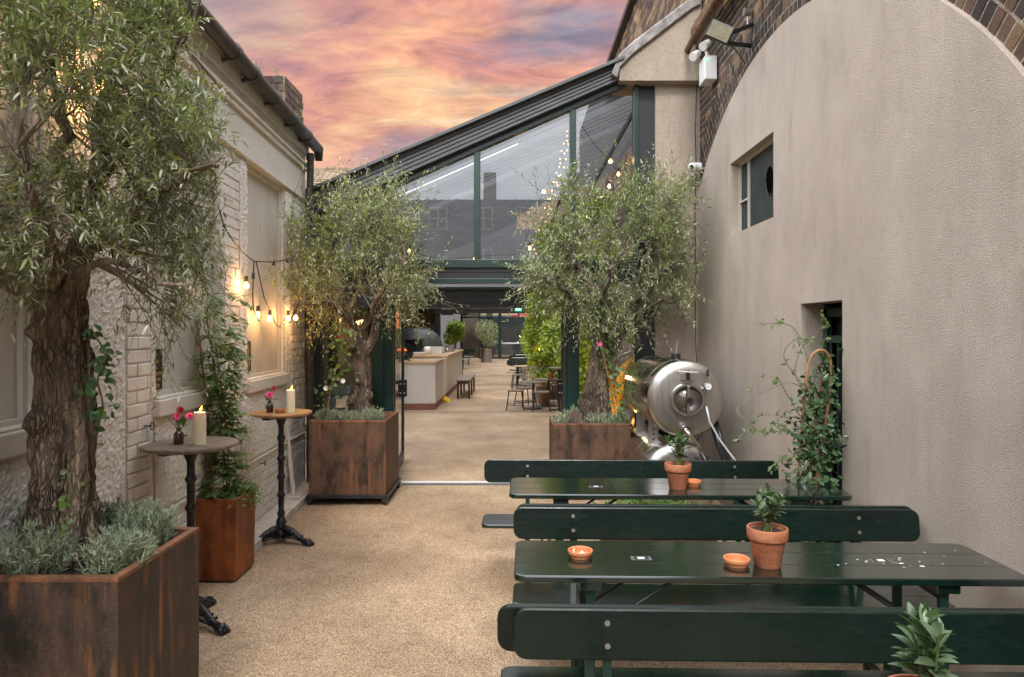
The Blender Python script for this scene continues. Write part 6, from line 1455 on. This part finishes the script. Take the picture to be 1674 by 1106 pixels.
def ivy(loc, label, pts, n, L, seed, spread=.06, m='vine', cat='plant', flowers=None):
    g = np.random.default_rng(seed); root = empty('ivy', loc, label, cat); C, _ = catmull(pts, [1] * len(pts), 30); mb = MB(); mb.tube(C, .004, 5); mb.build('stem', M['stem_green'], root)
    Ca = np.array([tuple(c) for c in C]); idx = g.integers(0, len(Ca), n); P = Ca[idx] + g.normal(size=(n, 3)) * spread; D = nrm(g.normal(size=(n, 3)) + np.array([0, -.4, -.5])); s = g.uniform(.6, 1.2, n) * L
    tmesh('foliage', leafv(P, D, g.normal(size=(n, 3)) * .5 + np.array([0, -.6, .5]), s, s * .8, BROAD), BROAD[1], 8, M[m], root)
    if flowers:
        for (x, y, d, mm, s_) in flowers:
            c = np.array([PX(x, d), d, PZ(y, d)]); k = 8; D = nrm(np.stack([np.cos(np.arange(k) * .785), np.full(k, -.4), np.sin(np.arange(k) * .785)], 1))
            tmesh('flower', leafv(np.tile(c, (k, 1)), D, np.tile([0, -1., 0], (k, 1)), np.full(k, s_), np.full(k, s_ * .7), BROAD), BROAD[1], 8, M[mm], root)
    return root
ivy((PX(160, 2.7), 2.72, .8), 'ivy with broad leaves climbing the right side of the big olive trunk', [q(160, 700, 2.66), q(168, 660, 2.64), q(160, 620, 2.62), q(172, 580, 2.6), q(150, 540, 2.58)], 90, .040, 3, .028, 'jasmine')
ivy((PX(120, 2.7), 2.55, .8), 'thin leafy shoots growing up in front of the big olive trunk', [q(118, 860, 2.55), q(112, 830, 2.53), q(116, 800, 2.52), q(110, 770, 2.52)], 16, .03, 5, .02, 'wisteria')
ivy((PX(540, 6.9), 6.95, .8), 'flowering climber on canes left of the wheeled planter olive', [q1(532, 690, 6.85), q1(540, 640, 6.85), q1(560, 600, 6.85), q1(560, 560, 6.85), q1(568, 540, 6.8)], 170, .050, 7, .07, 'wisteria', flowers=[(533, 634, 6.8, 'white', .03), (561, 622, 6.8, 'white', .03), (556, 549, 6.8, 'crimson', .03)])
ivy((PX(1000, 7), 7.0, .8), 'ivy with a magenta flower wound round the right olive trunk', [q2(1012, 690, 6.98), q2(1006, 640, 6.96), q2(1000, 600, 6.96), q2(985, 550, 6.96), q2(990, 520, 6.96), q2(975, 500, 6.9)], 300, .048, 9, .055, 'wisteria', flowers=[(981, 562, 6.85, 'pink', .028)])
mb = MB(); mb.tube([q1(532, 690, 6.84), q1(538, 655, 6.84), q1(541, 630, 6.84)], .006, 6); tag(mb.build('bamboo_cane', M['cane']), 'short cane in the wheeled planter beside the climber', 'cane')
mb = MB(); mb.tube([q2(1009, 690, 6.95), q2(995, 620, 6.93), q2(978, 540, 6.9)], .006, 6); tag(mb.build('bamboo_cane', M['cane']), 'long cane leaning on the right olive trunk', 'cane')

# lavender clumps
def lavender(x, y, z, r_, h, n, L, m, label, seed, group='lavender clumps under the olives'):
    g = np.random.default_rng(seed); root = empty('lavender_plant', (x, y, z), label, 'plant', group)
    ns = n; a = g.uniform(0, 6.28, ns); rr = r_ * np.sqrt(g.uniform(0, 1, ns)); B_ = np.stack([x + rr * .45 * np.cos(a), y + rr * .45 * np.sin(a), np.full(ns, z - .01)], 1)
    hh = h * g.uniform(.6, 1.0, ns) * (1 - .35 * (rr / r_) ** 2); Tt = np.stack([x + rr * 1.0 * np.cos(a), y + rr * 1.0 * np.sin(a), z + hh], 1) + g.normal(size=(ns, 3)) * .008
    Mi = (B_ + Tt) / 2 + np.stack([.12 * rr * np.cos(a), .12 * rr * np.sin(a), np.zeros(ns)], 1)
    tmesh('stems', stemsv(B_, Mi, Tt, np.full(ns, .0016), np.full(ns, .0013), np.full(ns, .0008)), STEMF, 9, M['stem_green'], root)
    k = 26; t = g.uniform(.2, 1.0, (ns, k)); t[:, -5:] = .97; P = ((1 - t) ** 2)[..., None] * B_[:, None] + (2 * t * (1 - t))[..., None] * Mi[:, None] + (t ** 2)[..., None] * Tt[:, None]
    P = P.reshape(-1, 3); Dd = nrm(Tt - B_).repeat(k, 0); N_ = ns * k; D = nrm(Dd * .9 + g.normal(size=(N_, 3)) * .55); s = g.uniform(.6, 1.15, N_) * L
    tmesh('foliage', leafv(P, D, g.normal(size=(N_, 3)) + np.array([0, 0, .5]), s, np.full(N_, .0034 * (L / .035)), NEEDLE), NEEDLE[1], 5, M[m], root)
    return root
for i, (x, y, d, r_, h, m, lab) in enumerate(((60, 925, 2.55, .135, .20, 'lavender', 'silvery lavender clump at the front left of the large planter, left of the trunk'), (190, 922, 2.56, .13, .20, 'lavender', 'silvery lavender clump right of the big olive trunk, nearest the planter corner'), (240, 870, 2.86, .12, .22, 'lavender', 'silvery lavender clump along the right rim of the large planter'),
        (190, 850, 2.93, .12, .21, 'lavender_dark', 'dark green lavender clump behind the big olive trunk'), (20, 870, 2.90, .13, .25, 'lavender_dark', 'dark green lavender clump at the back left of the large planter'))):
    xx = PX(x, d); xx = max(xx, LA + LB * d + .10)
    lavender(xx, d, .775, r_, h, 105, .034, m, lab, 50 + i)
for i, (x, d, r_, h, lab) in enumerate(((535, 6.80, .12, .16, 'left of the trunk'), (572, 6.78, .10, .15, 'in front of the trunk'), (612, 6.82, .13, .18, 'right of the trunk'), (585, 7.2, .14, .19, 'behind the trunk'))):
    lavender(PX(x, d), d, PZ(688, 6.66) - .05, r_, h, 60, .036, 'lavender', 'lavender clump %s in the wheeled planter' % lab, 60 + i)
for i, (x, d, r_, h, lab) in enumerate(((922, 6.98, .12, .17, 'at the front left corner'), (940, 7.3, .13, .19, 'at the back left'), (975, 6.97, .12, .15, 'in front of the trunk'), (1010, 6.98, .12, .17, 'at the front right corner'))):
    lavender(PX(x, d), d, PZ(692, 6.9) - .05, r_, h, 60, .036, 'lavender', 'lavender clump %s of the planter beside the tanks' % lab, 70 + i)

# wisteria-like climber with pinnate leaves in the small planter
def pinnate(parent, P, D, n_pairs, L, seed, m):
    g = np.random.default_rng(seed); n = len(P); droop = np.array([0, 0, -.5]); D = nrm(D); LL = g.uniform(.6, 1.1, n) * L
    C = P + D * LL[:, None] + droop * (LL * .5)[:, None]; Mi = P + D * (LL * .5)[:, None] + droop * (LL * .12)[:, None]
    tmesh('leaf_stalks', stemsv(P, Mi, C, np.full(n, .0014), np.full(n, .001), np.full(n, .0006)), STEMF, 9, M['stem_green'], parent)
    k = n_pairs * 2 + 1; t = np.array([.25 + .72 * (i // 2) / n_pairs for i in range(k - 1)] + [1.0]); sd = np.array([1 if i % 2 else -1 for i in range(k - 1)] + [0])
    X = (P[:, None] + D[:, None] * (t[None] * LL[:, None])[..., None] + droop * ((t[None] ** 2) * .5 * LL[:, None])[..., None]).reshape(-1, 3)
    Dr = D.repeat(k, 0); S = nrm(np.cross(Dr, np.array([[0, 0, 1.]]))); ss = np.tile(sd, n)[:, None]
    DD = nrm(Dr * np.where(ss == 0, 1, .45) + S * ss * .9 + np.array([0, 0, -.3]) + g.normal(size=(n * k, 3)) * .12); s = g.uniform(.8, 1.15, n * k) * .062
    tmesh('foliage', leafv(X, DD, g.normal(size=(n * k, 3)) * .2 + np.array([0, 0, 1.]), s, s * .34, LANCE), LANCE[1], 6, m, parent)
wi = empty('wisteria', (-2.02, 4.78, .52), 'wisteria with feathery leaves climbing canes in the small rust red planter', 'plant')
sp0 = [(-2.08, 4.74, .5), (-2.02, 4.86, .5), (-1.96, 4.76, .5)]; tops = [at(322, 520, 4.75), at(335, 500, 4.8), at(352, 560, 4.72)]
g = np.random.default_rng(5); P = []; D = []
mb = MB()
for a_, b_ in zip(sp0, tops):
    A = Vector(a_); B_ = Vector(b_); mb.tube([A, A.lerp(B_, .5) + Vector((.02, 0, 0)), B_], .007, 6)
    for k in range(105):
        t = g.uniform(.06, 1.05); p = A.lerp(B_, t) + Vector(g.normal(size=3)) * .035; P.append(p); an = g.uniform(0, 6.28); D.append((math.cos(an), math.sin(an) * .8, g.uniform(-.2, .5)))
mb.build('cane', M['cane'], wi)
mb = MB(); an = [i * .25 for i in range(80)]
for k in range(3):
    A = Vector(sp0[k]); B_ = Vector(tops[k]); mb.tube([A.lerp(B_, i / 79) + Vector((.02 * math.cos(i * .5), .02 * math.sin(i * .5), 0)) for i in range(80)], .0035, 5)
# hanging spray
for k in range(34): P.append(at(g.uniform(335, 375), g.uniform(560, 700), 4.7)); D.append((g.normal() * .6 + .3, g.normal() * .5, -.4))
mb.build('vine_stem', M['bark_thin'], wi)
for k in range(60): P.append(at(g.uniform(305, 385), g.uniform(470, 610), g.uniform(4.5, 4.85))); D.append((g.normal() * .7 + .15, g.normal() * .5 - .2, -.2))
okw = [i for i, p in enumerate(P) if p[0] > LA + LB * p[1] + .06]
pinnate(wi, np.array([tuple(P[i]) for i in okw]), np.array([D[i] for i in okw]), 5, .16, 6, M['wisteria'])
hb_ = empty('trailing_herb', (-1.93, 4.85, .5), 'low green herb trailing over the back corner of the small rust red planter', 'plant')
leafblob(hb_, [((-1.93, 4.82, .58), (.10, .14, .06), 2), ((-1.85, 4.86, .54), (.05, .08, .08), 1)], 900, .022, .4, M['fern'], LANCE, 8)

# jasmine by the doorway
jp = clay_pot((1.80, 4.30, 0), .17, .33, 'large terracotta pot of the climbing jasmine beside the narrow doorway')
jz = empty('climbing_jasmine', (1.80, 4.30, .30), 'glossy climbing jasmine on a cane hoop with long runners beside the narrow doorway', 'plant')
def jq(x, y, d=4.28): return at(x, y, d)
mb = MB(); hoop = [jq(1303, 800, 4.3), jq(1312, 690, 4.28), jq(1318, 620, 4.25), jq(1322, 592, 4.25), jq(1331, 577, 4.25), jq(1342, 572, 4.25), jq(1352, 577, 4.25), jq(1358, 595, 4.25), jq(1356, 640, 4.25), jq(1346, 720, 4.25), jq(1332, 800, 4.25), jq(1325, 880, 4.25)]
C, _ = catmull(hoop, [1] * len(hoop), 60); mb.tube(C, .0095, 8); mb.tube([jq(1346, 590, 4.32), jq(1338, 660, 4.32), jq(1326, 740, 4.32), jq(1318, 860, 4.32)], .008, 8); mb.build('cane', M['cane'], jz, smooth=True)
leafblob(jz, [(jq(1335, 770, 4.28), (.17, .14, .26), 3), (jq(1342, 700, 4.28), (.13, .11, .24), 2.4), (jq(1340, 640, 4.28), (.10, .09, .16), 1.1), (jq(1358, 600, 4.28), (.05, .06, .10), .35), (jq(1318, 690, 4.25), (.10, .09, .22), 1.0), (jq(1325, 850, 4.28), (.14, .12, .14), 1)], 1150, .050, .5, M['jasmine'], BROAD, 31, clip=lambda P: P[:, 0] < 2.04)
mb = MB(); RP = []
runs = [[(1322, 600), (1312, 560), (1296, 535), (1275, 528), (1248, 529)], [(1320, 650), (1300, 610), (1310, 570), (1335, 545), (1345, 530)], [(1315, 690), (1290, 650), (1270, 618), (1250, 618), (1228, 630), (1224, 640)], [(1310, 700), (1280, 680), (1240, 680), (1225, 700), (1212, 712), (1203, 722)],
        [(1310, 700), (1255, 706), (1232, 702)], [(1320, 640), (1290, 625), (1250, 640), (1220, 655), (1205, 668), (1213, 682), (1232, 690)], [(1318, 740), (1290, 748), (1270, 755), (1258, 768)], [(1340, 580), (1350, 545), (1348, 520), (1342, 512)], [(1322, 640), (1282, 585), (1300, 555), (1325, 556)], [(1310, 720), (1285, 700), (1262, 688)]]
for j, r_ in enumerate(runs):
    pts = [jq(x, y, 4.28 - .05 * i) for i, (x, y) in enumerate(r_)]; C, _ = catmull(pts, [1] * len(pts), 24); mb.tube(C, .0024, 5)
    for i in range(4, 25): 
        if g.uniform() < (.34 if j not in (5,) else .08): RP.append(C[i])
mb.build('runner', M['bark_thin'], jz, smooth=True)
RP = np.array([tuple(p) for p in RP]); k = 3; RP = RP.repeat(k, 0) + g.normal(size=(len(RP) * k, 3)) * .008; n = len(RP); s = g.uniform(.5, 1.1, n) * .042
tmesh('runner_leaves', leafv(RP, nrm(g.normal(size=(n, 3)) + np.array([0, -.2, -.2])), g.normal(size=(n, 3)) * .5 + np.array([0, -.6, .7]), s, s * .48, BROAD), BROAD[1], 8, M['wisteria'], jz)
# trough with ferns between table and tanks
cbox(.70, 1.55, 5.15, 5.42, .22, 'corten_mid', 'trough_planter', 'low rusty trough glimpsed under the farthest near table')
fe = empty('green_herbs', (1.1, 5.28, .2), 'bright green feathery herbs glimpsed between the farthest near table and the next bench', 'plant')
leafblob(fe, [((.95, 5.28, .30), (.32, .15, .12), 2), ((1.3, 5.28, .28), (.28, .14, .10), 1)], 2600, .045, .25, M['fern'], LANCE, 12)
# yard vines
def vine(loc, label, blobs, n, L, seed, m='vine', flowers=0, wires=True):
    r_ = empty('climbing_vine', loc, label, 'plant', None); g = np.random.default_rng(seed)
    leafblob(r_, blobs, n, L, .85, M[m], BROAD, seed)
    mb = MB()
    for b_ in blobs:
        c = Vector(b_[0]); R_ = b_[1]
        for k in range(3): mb.tube([(c.x + g.normal() * R_[0] * .3, c.y + g.normal() * R_[1] * .3, max(.1, c.z - R_[2] * 1.2)), (c.x + g.normal() * R_[0] * .2, c.y, c.z), (c.x + g.normal() * R_[0] * .3, c.y, c.z + R_[2] * .7)], .010, 5)
    mb.build('stem', M['bark_thin'], r_)
    if flowers:
        b_ = blobs; V = []; idx = g.integers(0, len(b_), flowers)
        for i in idx:
            c = np.array(b_[i][0]) + nrm(g.normal(size=(1, 3)))[0] * np.array(b_[i][1]); k = 6; D = nrm(g.normal(size=(k, 3))); V.append(leafv(np.tile(c, (k, 1)), D, g.normal(size=(k, 3)), np.full(k, .035), np.full(k, .03), BROAD))
        tmesh('flowers', np.concatenate(V), BROAD[1], 8, M['red_flower'], r_)['kind'] = 'stuff'
    return r_
vine((1.1, 17.6, .3), 'bright green leafy vine mass along the right of the inner yard', [(at(905, 520, 17.4), (.62, .5, .55), 2.4), (at(885, 560, 17.3), (.50, .5, .5), 2.2), (at(925, 570, 17.3), (.6, .5, .7), 2.2), (at(880, 600, 17.5), (.30, .3, .35), .8), (at(905, 625, 17.2), (.35, .3, .4), 1)], 5200, .085, 81)
vine((.75, 14.1, 2.0), 'green vine hanging over the right end of the nearer portal beam', [(at(905, 470, 13.7), (.40, .3, .50), 2), (at(925, 430, 13.7), (.45, .3, .5), 2), (at(880, 500, 13.7), (.25, .25, .35), 1), (at(870, 540, 13.8), (.16, .2, .32), .7), (at(905, 400, 13.6), (.25, .3, .4), .8)], 3600, .075, 82)
vine((1.4, 8.7, .4), 'red flowered foliage wall behind the right side pane', [((1.05, 8.75, 1.0), (.28, .3, .6), 2), ((1.0, 8.75, 1.75), (.30, .3, .55), 2), ((1.7, 8.9, 1.9), (.3, .25, .5), 1.6), ((1.1, 8.6, 2.5), (.35, .25, .35), 1)], 2400, .075, 83, 'vine', flowers=26)
vine((.95, 8.2, 2.5), 'leafy vine inside the gable just above the transom behind the right olive', [(at(905, 395, 8.1), (.22, .2, .22), 1.6), (at(945, 360, 8.1), (.22, .2, .25), 1.2), (at(985, 340, 8.1), (.22, .2, .2), 1)], 1300, .06, 84)
# round leafy tree and far olive in the yard
rt_ = empty('bushy_tree', (-1.95, 24, 0), 'bright green round leafy tree on an amber lit stem left in the far yard', 'tree')
MB().tube([(-2.05, 24, .4), (-2.0, 24, 1.0), (-1.98, 24, 1.6)], [.05, .04, .03], 8).build('trunk', M['wood_mid'], rt_); leafblob(rt_, [(at(745, 536, 24), (.32, .3, .27), 3), (at(738, 550, 24), (.28, .3, .3), 1.6), (at(750, 548, 24), (.18, .2, .2), 1)], 1700, .085, .7, M['vine'], BROAD, 91)
cbox(-2.3, -1.75, 23.8, 24.3, .42, 'corten_mid', 'yard_planter', 'rusty planter of the bushy tree in the far yard')
fo_ = empty('far_olive', (-1.5, 38, .4), 'grey green olive tree in a grey pot before the far glazed wall', 'tree')
MB().tube([(-1.42, 37.5, .5), (-1.5, 37.5, 1.3), (-1.45, 37.5, 1.9)], [.06, .05, .04], 8).build('trunk', M['bark_light'], fo_); leafblob(fo_, [(at(795, 540, 37.5), (.68, .5, .62), 3), (at(800, 556, 37.5), (.5, .5, .4), 1)], 2600, .11, .22, M['olive_gold'], LANCE, 92)
fp = empty('grey_pot', (-1.42, 37.5, 0), 'tall grey pot of the far olive tree', 'plant pot'); MB().lathe([(.001, 0), (.30, 0), (.33, .75), (.30, .76), (.28, .68), (.001, .66)], 20, Matrix.Translation((-1.42, 37.5, 0))).build('pot', M['steel_dull'], fp, smooth='auto')

# fallen leaves
g = np.random.default_rng(77); n = 90; xx = np.concatenate([g.uniform(-1.9, 2.0, 45), g.uniform(-2.0, -1.3, 25), g.uniform(.2, 2.0, 20)]); yy = np.concatenate([g.uniform(2.5, 7.4, 45), g.uniform(3.2, 6.6, 25), g.uniform(4.6, 6.8, 20)])
P = np.stack([xx, yy, np.full(n, .004)], 1); a = g.uniform(0, 6.28, n); D = np.stack([np.cos(a), np.sin(a), g.uniform(0, .15, n)], 1); s = g.uniform(.012, .034, n)
fl_ = tmesh('fallen_leaves', leafv(P, D, np.tile([0, 0, 1.], (n, 1)) + g.normal(size=(n, 3)) * .15, s, s * .35, LANCE), LANCE[1], 6, M['olive']); fl_['kind'] = 'stuff'
# ------------------------------------------------------------------ world, sun, camera
w = bpy.data.worlds.new('World'); scn.world = w; w.use_nodes = True; nt = w.node_tree; N = nt.nodes; L = nt.links; bg = N['Background']
tc = nd(N, 'ShaderNodeTexCoord'); g0 = tc.outputs['Generated']
sep = nd(N, 'ShaderNodeSeparateXYZ'); L.new(g0, sep.inputs[0])
def mth(op, a, b_=None, clamp=False):
    n = nd(N, 'ShaderNodeMath', operation=op); n.use_clamp = clamp
    for i, v in enumerate((a, b_)):
        if v is None: continue
        if isinstance(v, (int, float)): n.inputs[i].default_value = v
        else: L.new(v, n.inputs[i])
    return n.outputs[0]
zz = mth('ADD', mth('MAXIMUM', sep.outputs[2], 0.0), .42)
u = mth('DIVIDE', sep.outputs[0], zz); v = mth('DIVIDE', sep.outputs[1], zz)
cmb = nd(N, 'ShaderNodeCombineXYZ'); L.new(u, cmb.inputs[0]); L.new(v, cmb.inputs[1])
mp = nd(N, 'ShaderNodeMapping'); mp.inputs['Rotation'].default_value = (0, 0, R(24)); mp.inputs['Scale'].default_value = (1.5, 3.9, 1); L.new(cmb.outputs[0], mp.inputs[0])
n1 = nd(N, 'ShaderNodeTexNoise', i_Scale=1.35, i_Detail=10.0, i_Roughness=.58, i_Distortion=.8); L.new(mp.outputs[0], n1.inputs['Vector'])
r1 = rampn(N, [(p_, tuple(SF * c_ for c_ in q_)) for p_, q_ in [(.28, (.24, .24, .34)), (.38, (.46, .28, .32)), (.45, (.74, .34, .29)), (.53, (.90, .46, .30)), (.61, (1, .62, .36)), (.70, (1, .78, .54))]]); L.new(n1.outputs[0], r1.inputs[0])
mp2 = nd(N, 'ShaderNodeMapping'); mp2.inputs['Rotation'].default_value = (0, 0, R(20)); mp2.inputs['Scale'].default_value = (1.3, 2.8, 1); mp2.inputs['Location'].default_value = (1.3, .2, 0); L.new(cmb.outputs[0], mp2.inputs[0])
n2 = nd(N, 'ShaderNodeTexNoise', i_Scale=.9, i_Detail=6.0, i_Roughness=.6); L.new(mp2.outputs[0], n2.inputs['Vector'])
r2 = rampn(N, [(.50, (0, 0, 0)), (.62, (1, 1, 1))]); L.new(n2.outputs[0], r2.inputs[0])
c = mixc(N, L, mth('MULTIPLY', r2.outputs[0], .85), r1.outputs[0], tuple(SF * c_ for c_ in (.24, .27, .38)))
n4 = nd(N, 'ShaderNodeTexNoise', i_Scale=4.5, i_Detail=10.0, i_Roughness=.66, i_Distortion=1.0); L.new(mp.outputs[0], n4.inputs['Vector'])
r4 = rampn(N, [(.32, (.66, .66, .74)), (.68, (1.28, 1.24, 1.16))]); L.new(n4.outputs[0], r4.inputs[0]); c = mixc(N, L, .9, c, r4.outputs[0], 'MULTIPLY')
# upper left turns blue-grey, low horizon turns pale yellow
lf = nd(N, 'ShaderNodeMapRange', interpolation_type='SMOOTHSTEP'); lf.inputs[1].default_value = -.12; lf.inputs[2].default_value = -.42; L.new(sep.outputs[0], lf.inputs[0])
up_ = nd(N, 'ShaderNodeMapRange', interpolation_type='SMOOTHSTEP'); up_.inputs[1].default_value = .28; up_.inputs[2].default_value = .42; L.new(sep.outputs[2], up_.inputs[0])
c = mixc(N, L, mth('MULTIPLY', mth('MULTIPLY', lf.outputs[0], up_.outputs[0]), .8), c, tuple(SF * c_ for c_ in (.30, .28, .38)))
hz = nd(N, 'ShaderNodeMapRange', interpolation_type='SMOOTHSTEP'); hz.inputs[1].default_value = .32; hz.inputs[2].default_value = .16; L.new(sep.outputs[2], hz.inputs[0])
c = mixc(N, L, mth('MULTIPLY', hz.outputs[0], .45), c, tuple(SF * c_ for c_ in (.86, .62, .48)))
# away from the sunset: pale overcast
r3 = rampn(N, [(.3, (.66, .69, .76)), (.7, (1.0, 1.0, 1.0))]); L.new(n1.outputs[0], r3.inputs[0])
sky = nd(N, 'ShaderNodeTexSky'); sky.sky_type = 'NISHITA'; sky.sun_disc = False; sky.sun_elevation = R(46); sky.sun_rotation = R(184)
skm = nd(N, 'ShaderNodeVectorMath', operation='SCALE'); skm.inputs[3].default_value = .06; L.new(sky.outputs[0], skm.inputs[0])
gs = nd(N, 'ShaderNodeVectorMath', operation='SCALE'); gs.inputs[3].default_value = SKYG; L.new(r3.outputs[0], gs.inputs[0])
ad = nd(N, 'ShaderNodeVectorMath', operation='ADD'); L.new(gs.outputs[0], ad.inputs[0]); L.new(skm.outputs[0], ad.inputs[1])
fy_ = nd(N, 'ShaderNodeMapRange', interpolation_type='SMOOTHSTEP'); fy_.inputs[1].default_value = .25; fy_.inputs[2].default_value = .55; L.new(sep.outputs[1], fy_.inputs[0])
fz_ = nd(N, 'ShaderNodeMapRange', interpolation_type='SMOOTHSTEP'); fz_.inputs[1].default_value = .72; fz_.inputs[2].default_value = .52; L.new(sep.outputs[2], fz_.inputs[0])
c = mixc(N, L, mth('MULTIPLY', fy_.outputs[0], fz_.outputs[0]), ad.outputs[0], c)
L.new(c, bg.inputs[0]); bg.inputs[1].default_value = 1.0
sl_ = bpy.data.lights.new('sun', 'SUN'); sl_.energy = SUN; sl_.angle = R(14); sl_.color = (1, .95, .88)
so = bpy.data.objects.new('sun', sl_); COL.objects.link(so)
el, az = R(46), R(184)   # direction towards the sun: behind and left of the camera
dv = Vector((math.sin(az) * math.cos(el), math.cos(az) * math.cos(el), math.sin(el))); so.rotation_euler = dv.to_track_quat('Z', 'Y').to_euler(); so.location = (0, 0, 12)
cam = bpy.data.cameras.new('camera'); co = bpy.data.objects.new('camera', cam); COL.objects.link(co); scn.camera = co
co.location = (0, 0, H); co.rotation_euler = (R(90), 0, 0); cam.sensor_width = 36; cam.lens = 36 * F / 1674; cam.shift_y = -(553 - CY) / 1674; cam.clip_end = 2000; cam.clip_start = .05
vs_ = scn.view_settings; scn.display_settings.display_device = 'sRGB'; vs_.view_transform = 'Standard'; vs_.look = 'None'; vs_.exposure = EXPO; vs_.gamma = 1
scn.cycles.max_bounces = 8; scn.cycles.transparent_max_bounces = 12; scn.cycles.diffuse_bounces = 3; scn.cycles.glossy_bounces = 3; scn.cycles.sample_clamp_indirect = 4; scn.cycles.use_denoising = True; scn.cycles.caustics_reflective = False; scn.cycles.caustics_refractive = False
